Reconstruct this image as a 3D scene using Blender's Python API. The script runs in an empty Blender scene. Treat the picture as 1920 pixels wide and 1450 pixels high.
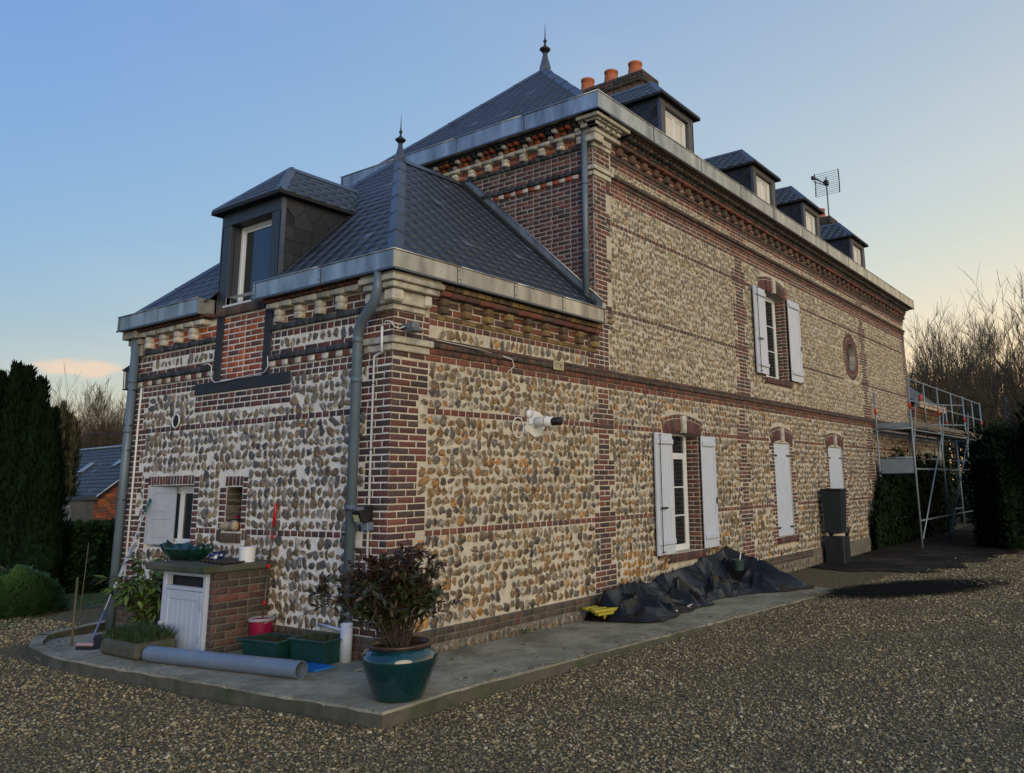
import bpy, math, random
import numpy as np
from mathutils import Vector, Matrix
SC = bpy.context.scene
rng = np.random.default_rng(7)
random.seed(7)
R_ = math.radians

# ---------------------------------------------------------------- camera
cam_d = bpy.data.cameras.new('camera')
cam = bpy.data.objects.new('camera', cam_d)
SC.collection.objects.link(cam)
SC.camera = cam
CAM = Vector((-5.62538939, -6.40481923, 1.62735607))
YAW, PITCH, ROLL = R_(55.54505132), R_(11.06674933), R_(-0.97211131)
F_, CX_, CY_ = 1530.64116, 1119.4947, 606.799677
fw = Vector((math.sin(YAW)*math.cos(PITCH), math.cos(YAW)*math.cos(PITCH), math.sin(PITCH)))
r0 = Vector((math.cos(YAW), -math.sin(YAW), 0))
u0 = r0.cross(fw)
cr = r0*math.cos(ROLL) + u0*math.sin(ROLL)
cu = -r0*math.sin(ROLL) + u0*math.cos(ROLL)
m = Matrix((cr, cu, -fw)).transposed().to_4x4()
m.translation = CAM
cam.matrix_world = m
cam_d.sensor_fit = 'HORIZONTAL'
cam_d.sensor_width = 36.0
cam_d.lens = F_/1920*36
cam_d.shift_x = -(CX_-960)/1920
cam_d.shift_y = (CY_-725)/1920
cam_d.clip_start = 0.05
cam_d.clip_end = 2000

# ---------------------------------------------------------------- world, sun fill, exposure
SUN_AZ = 212.0      # degrees from +Y towards +X
SUN_EL = 9.0
w = bpy.data.worlds.new('World'); SC.world = w; w.use_nodes = True
nt = w.node_tree; nt.nodes.clear()
def N(t, **kw):
    n = nt.nodes.new(t)
    for k, v in kw.items(): setattr(n, k, v)
    return n
out = N('ShaderNodeOutputWorld'); bg = N('ShaderNodeBackground')
sky = N('ShaderNodeTexSky'); sky.sky_type = 'NISHITA'; sky.sun_disc = False
sky.sun_elevation = R_(SUN_EL); sky.sun_rotation = R_(SUN_AZ)
sky.altitude = 80; sky.air_density = 1.0; sky.dust_density = 1.6; sky.ozone_density = 1.6
bg.inputs['Strength'].default_value = 0.15
# evening sky: bluer away from the afterglow and overhead, warming and paling towards the glow and the horizon;
# per channel  log L = a + b*cos(angle to glow) + c*exp(-el/.12) + d*el, on top of a share of the physical sky
tc = N('ShaderNodeTexCoord')
nrm_ = N('ShaderNodeVectorMath', operation='NORMALIZE'); nt.links.new(tc.outputs['Generated'], nrm_.inputs[0])
def Mth(op, *args):
    n = N('ShaderNodeMath', operation=op)
    for i_, v in enumerate(args):
        if isinstance(v, (int, float)): n.inputs[i_].default_value = v
        else: nt.links.new(v, n.inputs[i_])
    return n.outputs[0]
dot = N('ShaderNodeVectorMath', operation='DOT_PRODUCT'); nt.links.new(nrm_.outputs[0], dot.inputs[0])
GLOW = 118.0
dot.inputs[1].default_value = (math.sin(R_(GLOW)), math.cos(R_(GLOW)), 0)
cosg = dot.outputs['Value']
sep = N('ShaderNodeSeparateXYZ'); nt.links.new(nrm_.outputs[0], sep.inputs[0])
elv = Mth('MINIMUM', Mth('MAXIMUM', sep.outputs[2], 0.07), 0.55)
low = Mth('EXPONENT', Mth('MULTIPLY', elv, -1/.12))
chan = []
for a_, b_, c_, d_ in ((-.87,.974,1.315,-1.326), (-.37,.485,.029,-1.139), (-.126,-.061,-1.233,-.382)):
    v = Mth('MULTIPLY_ADD', cosg, b_, a_); v = Mth('MULTIPLY_ADD', low, c_, v); v = Mth('MULTIPLY_ADD', elv, d_, v); chan.append(Mth('EXPONENT', v))
cc = N('ShaderNodeCombineColor')
for i_, v in enumerate(chan): nt.links.new(v, cc.inputs[i_])
# cloud bank low over the left horizon, lit peach, and faint veils higher up
den = Mth('ADD', Mth('MAXIMUM', sep.outputs[2], 0.0), 0.10)
cmb = N('ShaderNodeCombineXYZ'); nt.links.new(Mth('DIVIDE', sep.outputs[0], den), cmb.inputs[0]); nt.links.new(Mth('DIVIDE', sep.outputs[1], den), cmb.inputs[1])
nz = N('ShaderNodeTexNoise'); nz.inputs['Scale'].default_value = 0.8; nz.inputs['Detail'].default_value = 6
nz.inputs['Roughness'].default_value = 0.5; nz.inputs['Distortion'].default_value = 0.5; nt.links.new(cmb.outputs[0], nz.inputs['Vector'])
mr = N('ShaderNodeMapRange', interpolation_type='SMOOTHSTEP')
for k_, v_ in (('From Min', .45), ('From Max', .75), ('To Min', 0), ('To Max', .16)): mr.inputs[k_].default_value = v_
nt.links.new(nz.outputs['Fac'], mr.inputs['Value'])
veil = N('ShaderNodeMix', data_type='RGBA'); nt.links.new(mr.outputs[0], veil.inputs['Factor']); nt.links.new(cc.outputs[0], veil.inputs['A']); veil.inputs['B'].default_value = (.80,.76,.72,1)
# the one distinct cloud: an ellipse with a ragged edge about a fixed compass direction
cld = (cr*((145-CX_)/F_)-cu*((690-CY_)/F_)+fw).normalized()
cside = Vector((cld.y, -cld.x, 0)).normalized(); cupv = cside.cross(cld).normalized()
if cupv.z < 0: cupv = -cupv
def dotc(vec):
    n = N('ShaderNodeVectorMath', operation='DOT_PRODUCT'); nt.links.new(nrm_.outputs[0], n.inputs[0]); n.inputs[1].default_value = vec; return n.outputs['Value']
nz2 = N('ShaderNodeTexNoise'); nz2.inputs['Scale'].default_value = 19; nz2.inputs['Detail'].default_value = 6
mp2 = N('ShaderNodeMapping'); mp2.inputs['Scale'].default_value = (1,1,3.2); nt.links.new(nrm_.outputs[0], mp2.inputs[0]); nt.links.new(mp2.outputs[0], nz2.inputs['Vector'])
wob = Mth('MULTIPLY_ADD', nz2.outputs['Fac'], 3.6, -1.8)
ex = Mth('DIVIDE', dotc(cside), .036); ey = Mth('DIVIDE', dotc(cupv), .0105)
rr2 = Mth('ADD', Mth('ADD', Mth('MULTIPLY', ex, ex), Mth('MULTIPLY', ey, ey)), wob)
mr2 = N('ShaderNodeMapRange', interpolation_type='SMOOTHSTEP')
for k_, v_ in (('From Min', .35), ('From Max', 1.5), ('To Min', .85), ('To Max', 0)): mr2.inputs[k_].default_value = v_
nt.links.new(rr2, mr2.inputs['Value'])
front = Mth('GREATER_THAN', dotc(cld), .5); cf = Mth('MULTIPLY', mr2.outputs[0], front)
cl = N('ShaderNodeMix', data_type='RGBA'); nt.links.new(cf, cl.inputs['Factor']); nt.links.new(veil.outputs['Result'], cl.inputs['A']); cl.inputs['B'].default_value = (.93,.66,.47,1)
# sum: twilight gradient + a share of the physical sky, both over the background strength
nsk = N('ShaderNodeVectorMath', operation='SCALE'); nt.links.new(sky.outputs[0], nsk.inputs[0]); nsk.inputs['Scale'].default_value = .12
tw = N('ShaderNodeVectorMath', operation='SCALE'); nt.links.new(cl.outputs['Result'], tw.inputs[0]); tw.inputs['Scale'].default_value = .90/0.15
sm = N('ShaderNodeVectorMath', operation='ADD'); nt.links.new(nsk.outputs[0], sm.inputs[0]); nt.links.new(tw.outputs[0], sm.inputs[1])
nt.links.new(sm.outputs[0], bg.inputs['Color'])
nt.links.new(bg.outputs[0], out.inputs[0])

sd = bpy.data.lights.new('sun_fill', 'SUN'); sd.energy = 2.5; sd.angle = R_(50); sd.color = (1.0, 0.85, 0.60)  # broad fill from behind the camera, added to brighten both house faces
sun_fill = bpy.data.objects.new('sun_fill', sd); SC.collection.objects.link(sun_fill)
az, el = R_(SUN_AZ), R_(SUN_EL)
sdir = Vector((math.sin(az)*math.cos(el), math.cos(az)*math.cos(el), math.sin(el)))
sun_fill.rotation_euler = sdir.to_track_quat('Z', 'Y').to_euler()

vs = SC.view_settings
vs.view_transform = 'Standard'; vs.look = 'None'; vs.gamma = 1; vs.exposure = 0.0
try: vs.use_curve_mapping = False
except Exception: pass
SC.cycles.max_bounces = 6

# ---------------------------------------------------------------- materials
MAT = {}
def srgb(r, g, b):
    f = lambda c: (c/255/12.92) if c <= 10 else ((c/255+0.055)/1.055)**2.4
    return (f(r), f(g), f(b))
def material(name, base=(.5,.5,.5), rough=.8, metal=0., vary=.25, scale=6., detail=6., bump=.3, bscale=40.,
             bdist=.004, attr=False, rand=0., dark=None, stretch=None, spec=None, second=None, secscale=2., secfac=(.5,.7), coat=0., trans=0., wpos=False):
    """procedural surface: base colour (or the mesh's own piece colour) broken up by noise, grain bump, optional second tone in patches"""
    mt = bpy.data.materials.new(name); mt.use_nodes = True
    t = mt.node_tree; t.nodes.clear()
    L = t.links.new
    def n(k, **kw):
        x = t.nodes.new(k)
        for a, b in kw.items(): setattr(x, a, b)
        return x
    o = n('ShaderNodeOutputMaterial'); p = n('ShaderNodeBsdfPrincipled'); L(p.outputs[0], o.inputs[0])
    geo = n('ShaderNodeTexCoord')
    co = geo.outputs['Object']
    if stretch:
        mp = n('ShaderNodeMapping'); mp.inputs['Scale'].default_value = stretch; L(co, mp.inputs[0]); co = mp.outputs[0]
    nz = n('ShaderNodeTexNoise'); nz.inputs['Scale'].default_value = scale; nz.inputs['Detail'].default_value = detail; nz.inputs['Roughness'].default_value = .6
    L(co, nz.inputs['Vector'])
    mr = n('ShaderNodeMapRange'); mr.inputs['From Min'].default_value = .3; mr.inputs['From Max'].default_value = .7
    mr.inputs['To Min'].default_value = 1-vary; mr.inputs['To Max'].default_value = 1+vary; L(nz.outputs['Fac'], mr.inputs['Value'])
    if attr:
        a = n('ShaderNodeAttribute', attribute_name='tone'); col = a.outputs['Color']
    else:
        rgb = n('ShaderNodeRGB'); rgb.outputs[0].default_value = (*base, 1); col = rgb.outputs[0]
    if second:
        n2 = n('ShaderNodeTexNoise'); n2.inputs['Scale'].default_value = secscale; n2.inputs['Detail'].default_value = 7; L(n('ShaderNodeNewGeometry').outputs['Position'] if wpos else co, n2.inputs['Vector'])
        m2 = n('ShaderNodeMapRange'); m2.inputs['From Min'].default_value = secfac[0]; m2.inputs['From Max'].default_value = secfac[1]; L(n2.outputs['Fac'], m2.inputs['Value'])
        mm = n('ShaderNodeMix', data_type='RGBA'); L(m2.outputs[0], mm.inputs['Factor']); L(col, mm.inputs['A']); mm.inputs['B'].default_value = (*second, 1); col = mm.outputs['Result']
    vm = n('ShaderNodeVectorMath', operation='SCALE'); L(col, vm.inputs[0]); L(mr.outputs[0], vm.inputs['Scale']); col = vm.outputs[0]
    if rand:
        oi = n('ShaderNodeObjectInfo'); mr3 = n('ShaderNodeMapRange'); mr3.inputs['To Min'].default_value = 1-rand; mr3.inputs['To Max'].default_value = 1+rand
        L(oi.outputs['Random'], mr3.inputs['Value'])
        v3 = n('ShaderNodeVectorMath', operation='SCALE'); L(col, v3.inputs[0]); L(mr3.outputs[0], v3.inputs['Scale']); col = v3.outputs[0]
    L(col, p.inputs['Base Color'])
    p.inputs['Roughness'].default_value = rough; p.inputs['Metallic'].default_value = metal
    if spec is not None: p.inputs['Specular IOR Level'].default_value = spec
    if coat: p.inputs['Coat Weight'].default_value = coat; p.inputs['Coat Roughness'].default_value = .08
    if bump:
        nb = n('ShaderNodeTexNoise'); nb.inputs['Scale'].default_value = bscale; nb.inputs['Detail'].default_value = 5; L(co, nb.inputs['Vector'])
        b = n('ShaderNodeBump'); b.inputs['Strength'].default_value = bump; b.inputs['Distance'].default_value = bdist
        L(nb.outputs['Fac'], b.inputs['Height']); L(b.outputs[0], p.inputs['Normal'])
        if rough > .25:
            mr4 = n('ShaderNodeMapRange'); mr4.inputs['To Min'].default_value = max(0, rough-.12); mr4.inputs['To Max'].default_value = min(1, rough+.12)
            L(nz.outputs['Fac'], mr4.inputs['Value']); L(mr4.outputs[0], p.inputs['Roughness'])
    MAT[name] = mt
    return mt

material('brick', attr=True, rough=.85, vary=.42, scale=38, bump=.55, bscale=70, bdist=.005, second=(.12,.10,.085), secscale=9, secfac=(.58,.85))
material('flint', attr=True, rough=.40, vary=.55, scale=48, bump=1., bscale=60, bdist=.010, second=(.045,.036,.03), secscale=34, secfac=(.60,.80))
material('stone', attr=True, rough=.85, vary=.22, scale=14, bump=.4, bscale=60, bdist=.004, second=(.13,.125,.11), secscale=5, secfac=(.52,.8))
material('mortar_white', base=(.73,.69,.61), rough=.9, vary=.16, scale=9, bump=.9, bscale=26, bdist=.012, second=(.50,.48,.44), secscale=3.2, secfac=(.5,.8))
material('mortar_beige', base=(.50,.445,.355), rough=.9, vary=.2, scale=9, bump=.9, bscale=26, bdist=.012, second=(.38,.335,.27), secscale=2.2, secfac=(.45,.75))
material('mortar_dark', base=(.13,.115,.09), rough=.95, vary=.3, scale=9, bump=.6, bscale=40)
material('mortar_grey', base=(.34,.32,.28), rough=.9, vary=.22, scale=9, bump=.6, bscale=40, bdist=.006)
material('slate', attr=True, rough=.46, vary=.16, scale=5, bump=.2, bscale=30, bdist=.003, spec=.4, second=(.055,.06,.065), secscale=1.2, secfac=(.55,.85))
material('roof_under', base=(.012,.014,.02), rough=.9)
material('zinc', base=(.43,.435,.40), rough=.40, metal=.8, vary=.35, scale=5, stretch=(1,1,.25), bump=.2, bscale=14, bdist=.003, second=(.27,.27,.25), secscale=3.5, secfac=(.42,.7))
material('zinc_dark', base=(.085,.10,.125), rough=.45, metal=.45, vary=.2, scale=4, bump=.1, bscale=14)
material('anthracite', base=(.030,.038,.048), rough=.5, vary=.15, bump=.1)
material('anthracite_wood', base=(.022,.025,.03), rough=.75, vary=.3, scale=20, stretch=(1,.2,1), bump=.4)
material('dormer_face', base=(.075,.075,.078), rough=.6, vary=.1, bump=.05)
material('white_paint', base=(.46,.51,.60), rough=.45, vary=.06, scale=3, bump=.12, bscale=20, second=(.38,.42,.48), secscale=4, secfac=(.55,.8))
material('white_frame', base=(.66,.67,.68), rough=.4, vary=.05, bump=.05)
material('old_white', base=(.34,.37,.42), rough=.7, vary=.1, scale=8, bump=.3, second=(.30,.30,.29), secscale=9, secfac=(.60,.78))
material('iron', base=(.012,.012,.014), rough=.55, metal=.2, bump=.1)
material('pvc_grey', base=(.11,.15,.185), rough=.42, vary=.12, bump=.05, second=(.08,.10,.12), secscale=3, secfac=(.5,.8))
material('pvc_pipe', base=(.13,.17,.23), rough=.3, vary=.1, bump=.04, second=(.2,.2,.19), secscale=7, secfac=(.6,.8))
material('pvc_white', base=(.55,.58,.62), rough=.4, vary=.08, bump=.05)
material('concrete', base=(.27,.245,.175), rough=.9, vary=.28, scale=9, bump=.9, bscale=70, bdist=.007, second=(.13,.12,.075), secscale=1.6, secfac=(.42,.68))
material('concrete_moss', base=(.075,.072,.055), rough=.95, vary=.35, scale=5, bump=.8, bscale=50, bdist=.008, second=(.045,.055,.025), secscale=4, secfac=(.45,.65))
material('terracotta', base=(.40,.115,.045), rough=.8, vary=.22, scale=8, bump=.2, second=(.2,.09,.06), secscale=6, secfac=(.6,.85))
material('door_red', base=(.5,.01,.01), rough=.35, bump=0)
material('soil', base=(.022,.016,.012), rough=1, vary=.4, bump=.8, bscale=30, bdist=.01)
material('bark', base=(.040,.034,.026), rough=.95, vary=.3, scale=12, bump=.6, bscale=24, bdist=.02)
material('bark_dark', base=(.068,.056,.034), rough=.95, vary=.3, scale=12, bump=.6, bscale=24, bdist=.02)
material('bark_warm', base=(.075,.055,.035), rough=.95, vary=.3, scale=12, bump=.4, bscale=24, bdist=.02)
def glass(name, col, ior, rough=.02):
    mt = material(name, base=col, rough=rough, vary=.02, bump=0); p = [x for x in mt.node_tree.nodes if x.type=='BSDF_PRINCIPLED'][0]
    p.inputs['IOR'].default_value = ior; return mt
glass('glass', (.012,.016,.02), 1.75)
glass('glass_sky_curtain', (.62,.55,.46), 1.8, .06)  # cream base paints in the warm sky reflection, along with the curtains

# ---------------------------------------------------------------- object helpers
COL = SC.collection
def tagit(o, label=None, cat=None, group=None, kind=None):
    if label: o['label'] = label
    if cat: o['category'] = cat
    if group: o['group'] = group
    if kind: o['kind'] = kind
    return o
def empty(name, loc, label=None, cat=None, group=None, rz=0):
    o = bpy.data.objects.new(name, None); COL.objects.link(o); o.location = loc; o.rotation_euler = (0,0,rz)
    o.empty_display_size = .2
    return tagit(o, label, cat, group)
def link(name, me, mat=None, parent=None, loc=(0,0,0), smooth=False):
    o = bpy.data.objects.new(name, me); COL.objects.link(o); o.location = loc
    if parent is not None: o.parent = parent
    if mat and not me.materials: me.materials.append(MAT[mat] if isinstance(mat, str) else mat)
    if smooth: me.polygons.foreach_set('use_smooth', [True]*len(me.polygons))
    return o
def np_mesh(name, V, Fc, C=None):
    """V (n,3), Fc (m,k) one face size, C (n,3) piece colours"""
    me = bpy.data.meshes.new(name); V = np.asarray(V, dtype=np.float32); Fc = np.asarray(Fc, dtype=np.int32)
    k = Fc.shape[1]
    me.vertices.add(len(V)); me.vertices.foreach_set('co', V.ravel())
    me.loops.add(Fc.size); me.loops.foreach_set('vertex_index', Fc.ravel())
    me.polygons.add(len(Fc)); me.polygons.foreach_set('loop_start', np.arange(0, Fc.size, k, dtype=np.int32))
    me.polygons.foreach_set('loop_total', np.full(len(Fc), k, dtype=np.int32))
    me.update(calc_edges=True)
    if C is not None:
        a = me.color_attributes.new('tone', 'FLOAT_COLOR', 'POINT')
        c4 = np.ones((len(V), 4), dtype=np.float32); c4[:, :3] = C; a.data.foreach_set('color', c4.ravel())
    return me

class MB:
    """collects simple solids and builds them as one mesh object"""
    def __init__(s): s.v = []; s.f = []; s.c = []
    def add(s, vs_, fs, col=None):
        b = len(s.v); s.v += [tuple(v) for v in vs_]; s.f += [tuple(i+b for i in f) for f in fs]; s.c += [col or (1,1,1)]*len(vs_)
    def box(s, a, b, col=None, bev=0.0, rot=None, about=None):
        a = Vector(a); b = Vector(b)
        lo = Vector((min(a[i], b[i]) for i in range(3))); hi = Vector((max(a[i], b[i]) for i in range(3)))
        if bev <= 0:
            vs_ = [Vector((x, y, z)) for z in (lo.z, hi.z) for y in (lo.y, hi.y) for x in (lo.x, hi.x)]
            fs = [(0,2,3,1),(4,5,7,6),(0,1,5,4),(2,6,7,3),(0,4,6,2),(1,3,7,5)]
        else:
            c = min(bev, (hi.x-lo.x)*.45, (hi.y-lo.y)*.45, (hi.z-lo.z)*.45)
            vs_ = []; idx = {}
            for i in range(8):
                sx, sy, sz = i & 1, i >> 1 & 1, i >> 2 & 1
                cx, cy, cz = (hi.x if sx else lo.x), (hi.y if sy else lo.y), (hi.z if sz else lo.z)
                dx, dy, dz = (-c if sx else c), (-c if sy else c), (-c if sz else c)
                for ax, q in enumerate(((cx, cy+dy, cz+dz), (cx+dx, cy, cz+dz), (cx+dx, cy+dy, cz))):
                    idx[(i, ax)] = len(vs_); vs_.append(Vector(q))
            fs = []
            for ax, (p, q) in enumerate(((1,2),(0,2),(0,1))):
                for side in (0, 1):
                    b0 = side << ax
                    loop = [b0, b0 | 1 << p, b0 | 1 << p | 1 << q, b0 | 1 << q]
                    f = [idx[(k, ax)] for k in loop]
                    fs.append(tuple(f))
            for ax in range(3):
                p, q = [k for k in range(3) if k != ax]
                for i in range(8):
                    if i >> ax & 1: continue
                    j = i | 1 << ax
                    if True:
                        fs.append((idx[(i, p)], idx[(j, p)], idx[(j, q)], idx[(i, q)]))
            for i in range(8): fs.append((idx[(i, 0)], idx[(i, 1)], idx[(i, 2)]))
            ctr = (lo+hi)/2; fs2 = []
            for f in fs:
                P = [vs_[k] for k in f]; nn = (P[1]-P[0]).cross(P[2]-P[0]); mid = sum(P, Vector())/len(P)
                fs2.append(f if nn.dot(mid-ctr) > 0 else f[::-1])
            fs = fs2
        if rot is not None:
            ab = Vector(about) if about is not None else (lo+hi)/2
            vs_ = [ab + rot @ (v-ab) for v in vs_]
        s.add(vs_, fs, col)
    def tube(s, pts, rad, n=8, caps=True, col=None):
        pts = [Vector(p) for p in pts]
        rads = rad if isinstance(rad, (list, tuple)) else [rad]*len(pts)
        base = len(s.v); up = None
        for i, p in enumerate(pts):
            if i == 0: d = pts[1]-p
            elif i == len(pts)-1: d = p-pts[i-1]
            else: d = (pts[i+1]-p).normalized() + (p-pts[i-1]).normalized()
            d.normalize()
            if up is None:
                up = Vector((0,0,1)) if abs(d.z) < .9 else Vector((1,0,0))
            a = d.cross(up).normalized(); up = a.cross(d).normalized()
            for k in range(n):
                t = 2*math.pi*k/n
                s.v.append(tuple(p + (a*math.cos(t)+up*math.sin(t))*rads[i])); s.c.append(col or (1,1,1))
        for i in range(len(pts)-1):
            for k in range(n):
                q = base+i*n; kk = (k+1) % n
                s.f.append((q+k, q+kk, q+n+kk, q+n+k))
        if caps:
            s.f.append(tuple(base+k for k in range(n))[::-1]); q = base+(len(pts)-1)*n; s.f.append(tuple(q+k for k in range(n)))
    def lathe(s, prof, c=(0,0,0), n=24, col=None, wob=None):
        base = len(s.v); c = Vector(c)
        for r, z in prof:
            for k in range(n):
                t = 2*math.pi*k/n; s.v.append((c.x+r*math.cos(t), c.y+r*math.sin(t), c.z+z)); s.c.append(col or (1,1,1))
        for i in range(len(prof)-1):
            for k in range(n):
                q = base+i*n; kk = (k+1) % n; s.f.append((q+k, q+kk, q+n+kk, q+n+k))
    def prism(s, poly, d, col=None):
        """poly: list of 3-D points, d: extrusion vector"""
        d = Vector(d); P = [Vector(p) for p in poly]; n = len(P)
        vs_ = P + [p+d for p in P]
        nn = Vector()
        for i in range(n): nn += P[i].cross(P[(i+1) % n])
        fs = [tuple(range(n)), tuple(range(2*n-1, n-1, -1))] + [(i, i+n, (i+1) % n + n, (i+1) % n) for i in range(n)]
        if nn.dot(d) > 0: fs = [f[::-1] for f in fs]
        s.add(vs_, fs, col)
    def build(s, name, mat, parent=None, loc=(0,0,0), smooth=False, local=False, flip=False, recalc=False):
        vs_ = s.v
        if local: vs_ = [(v[0]-loc[0], v[1]-loc[1], v[2]-loc[2]) for v in vs_]
        me = bpy.data.meshes.new(name); me.from_pydata(vs_, [], s.f); me.update()
        a = me.color_attributes.new('tone', 'FLOAT_COLOR', 'POINT')
        c4 = np.ones((len(vs_), 4), dtype=np.float32); c4[:, :3] = np.array(s.c, dtype=np.float32); a.data.foreach_set('color', c4.ravel())
        return link(name, me, mat, parent, loc, smooth)
def bx(name, a, b, mat, parent=None, bev=0., col=None, rot=None):
    m_ = MB(); m_.box(a, b, col, bev, rot); return m_.build(name, mat, parent)
def tb(name, pts, r, mat, parent=None, n=10, smooth=True):
    m_ = MB(); m_.tube(pts, r, n); return m_.build(name, mat, parent, smooth=smooth)
def loft_copy(o, name, loc=None, parent=None, rot=None, scale=None):
    c = o.copy(); COL.objects.link(c); c.name = name
    if parent is not None: c.parent = parent
    if loc is not None: c.location = loc
    if rot is not None: c.rotation_euler = rot
    if scale is not None: c.scale = scale
    return c
def copy_tree(root, loc, rz, label, group=None, scale=None):
    r = root.copy(); COL.objects.link(r); r.location = loc; r.rotation_euler = (0,0,rz); r['label'] = label
    if scale: r.scale = scale
    if group: r['group'] = group
    for ch in root.children:
        c = ch.copy(); COL.objects.link(c); c.parent = r
        for g in ch.children:
            d = g.copy(); COL.objects.link(d); d.parent = c
    return r

# frames: a plane in the world with s along it, t up it and d outwards
class Frame:
    def __init__(s, O, S, T=(0,0,1)):
        s.O = np.array(O, float); s.S = np.array(S, float); s.T = np.array(T, float)
        s.S /= np.linalg.norm(s.S); s.T /= np.linalg.norm(s.T); s.D = None
    def out(s, D):
        s.D = np.array(D, float); s.D /= np.linalg.norm(s.D)
        s.flip = np.dot(np.cross(s.S, s.T), s.D) < 0
        return s
    def P(s, a): # (...,3) of s,t,d
        a = np.asarray(a, float); return s.O + a[..., 0:1]*s.S + a[..., 1:2]*s.T + a[..., 2:3]*s.D
    def p(s, a, b, c): return Vector(s.O + a*s.S + b*s.T + c*s.D)
FR = Frame((0,0,0), (1,0,0)).out((0,-1,0))
FL = Frame((0,0,0), (0,1,0)).out((-1,0,0))
FM = Frame((3.69,0,0), (0,1,0)).out((-1,0,0))

def fbox(mb, fr, s0, s1, t0, t1, d0, d1, col=None, bev=0.):
    """box in a frame whose axes are world aligned"""
    mb.box(fr.p(s0, t0, d0), fr.p(s1, t1, d1), col, bev)

# ---------------------------------------------------------------- pieces: bricks, flints, slates
# palettes (linear albedo)
PAL = {
 'plum':  [(.085,.036,.034),(.10,.042,.036),(.068,.034,.034),(.125,.046,.036),(.072,.048,.042),(.052,.034,.034),(.14,.05,.036)],
 'red':   [(.13,.045,.033),(.15,.05,.034),(.10,.042,.034),(.085,.04,.034),(.16,.055,.038),(.075,.045,.038)],
 'brown': [(.085,.055,.042),(.10,.065,.045),(.07,.045,.038),(.11,.055,.04),(.06,.045,.038)],
 'orange':[(.30,.075,.028),(.26,.06,.028),(.36,.10,.034),(.19,.055,.032),(.13,.05,.036),(.12,.055,.045)],
 'vivid': [(.34,.075,.025),(.28,.06,.024),(.24,.055,.026)],
 'yellow':[(.17,.11,.045),(.13,.085,.04),(.10,.06,.036),(.20,.14,.06),(.075,.05,.035)],
 'glazed':[(.032,.036,.042),(.045,.05,.056),(.055,.06,.065),(.022,.025,.03)],
 'white': [(.46,.43,.36),(.52,.48,.41),(.40,.37,.31)],
 'dirty': [(.055,.042,.034),(.075,.055,.04),(.095,.05,.035),(.045,.036,.03),(.06,.05,.038)],
}
BR = []   # brick rows: frame, s0,s1,t0,t1,d0,d1,colour
FRAMES = []
def fid(fr):
    for i, f in enumerate(FRAMES):
        if f is fr: return i
    FRAMES.append(fr); return len(FRAMES)-1
def brick(fr, s0, s1, t0, t1, d=.004, pal='plum', d0=-.03, col=None):
    c = col or random.choice(PAL[pal]); k = random.uniform(.82, 1.22)
    j = .0022
    BR.append((fid(fr), s0+random.uniform(0, j), s1-random.uniform(0, j), t0+random.uniform(0, j), t1-random.uniform(0, j), d0, d+random.uniform(-.0022, .0022), c[0]*k, c[1]*k, c[2]*k))
HD, ST, J = .108, .220, .012
def row(fr, s0, s1, t0, t1, d=.004, pal='plum', unit='h', off=0., holes=(), alt=None, d0=-.03, pals=None):
    """one course between s0 and s1; unit h(eader), s(tretcher), f(lemish)"""
    s = s0; k = 0
    first = off
    while s < s1-.02:
        if first > 0: L = first; first = 0
        elif unit == 'h': L = HD+random.uniform(-.006, .006)
        elif unit == 's': L = ST+random.uniform(-.008, .008)
        else: L = (ST if (k % 2) else HD)+random.uniform(-.005, .005)
        e = min(s+L, s1)
        if s1-e < .035: e = s1
        mid = (s+e)/2; ok = True; a_, b_ = s, e
        for h in holes:
            if h[2] < t1 and h[3] > t0 and h[0] < e and h[1] > s:
                if h[0] <= s+.02 and h[1] >= e-.02: ok = False
                elif h[0] > s: b_ = min(b_, h[0])
                else: a_ = max(a_, h[1])
        if ok and b_-a_ > .025:
            pl = pal if not pals else pals[k % len(pals)]
            brick(fr, a_, b_, t0, t1, d, pl, d0)
        s = e+J; k += 1
def bond(fr, s0, s1, t0, t1, d=.004, pal='plum', holes=(), pitch=.07, mode='f', pred=None, jb=.011):
    n = max(1, round((t1-t0)/pitch)); h = (t1-t0)/n
    for i in range(n):
        a = t0+i*h; b = a+h-jb
        S0 = s0(a) if callable(s0) else s0; S1 = s1(a) if callable(s1) else s1
        off = (.05 if i % 2 else HD*.5+.11) if mode == 'f' else (0 if i % 2 else HD)
        row(fr, S0, S1, a, b, d, pal, {'f':'f','s':'s','h':'h'}[mode if mode in 'fsh' else 'f'], off if S1-S0 > .3 else (0 if i % 2 else HD), holes)
    return
QR = []
def quoin(fr, s0, w0, w1, t0, t1, pal='plum', grp=4, side=1, d=.004, pitch=.07, start=0):
    """toothed pilaster: groups of courses of width w0 then w1; side=1 grows to +s from s0, side=-1 to -s, side=0 both ways"""
    n = round((t1-t0)/pitch); h = (t1-t0)/n
    for i in range(n):
        w_ = w0 if ((i+start)//grp) % 2 == 0 else w1
        a = t0+i*h; b = a+h-.011
        if side == 1: x0, x1 = s0, s0+w_
        elif side == -1: x0, x1 = s0-w_, s0
        else: x0, x1 = s0-w_/2, s0+w_/2
        QR.append((fid(fr), x0-.008, x1+.008, a, b))
        if w_ < .3:
            if i % 2: brick(fr, x0, x1, a, b, d, pal)
            else: brick(fr, x0, (x0+x1)/2-J/2, a, b, d, pal); brick(fr, (x0+x1)/2+J/2, x1, a, b, d, pal)
        else:
            u = (w_-J)/2 if w_ < .56 else None
            if u and (i % 2): row(fr, x0, x1, a, b, d, pal, 's', u if w_ > .4 else ST)
            else: row(fr, x0, x1, a, b, d, pal, 's', HD)
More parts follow.
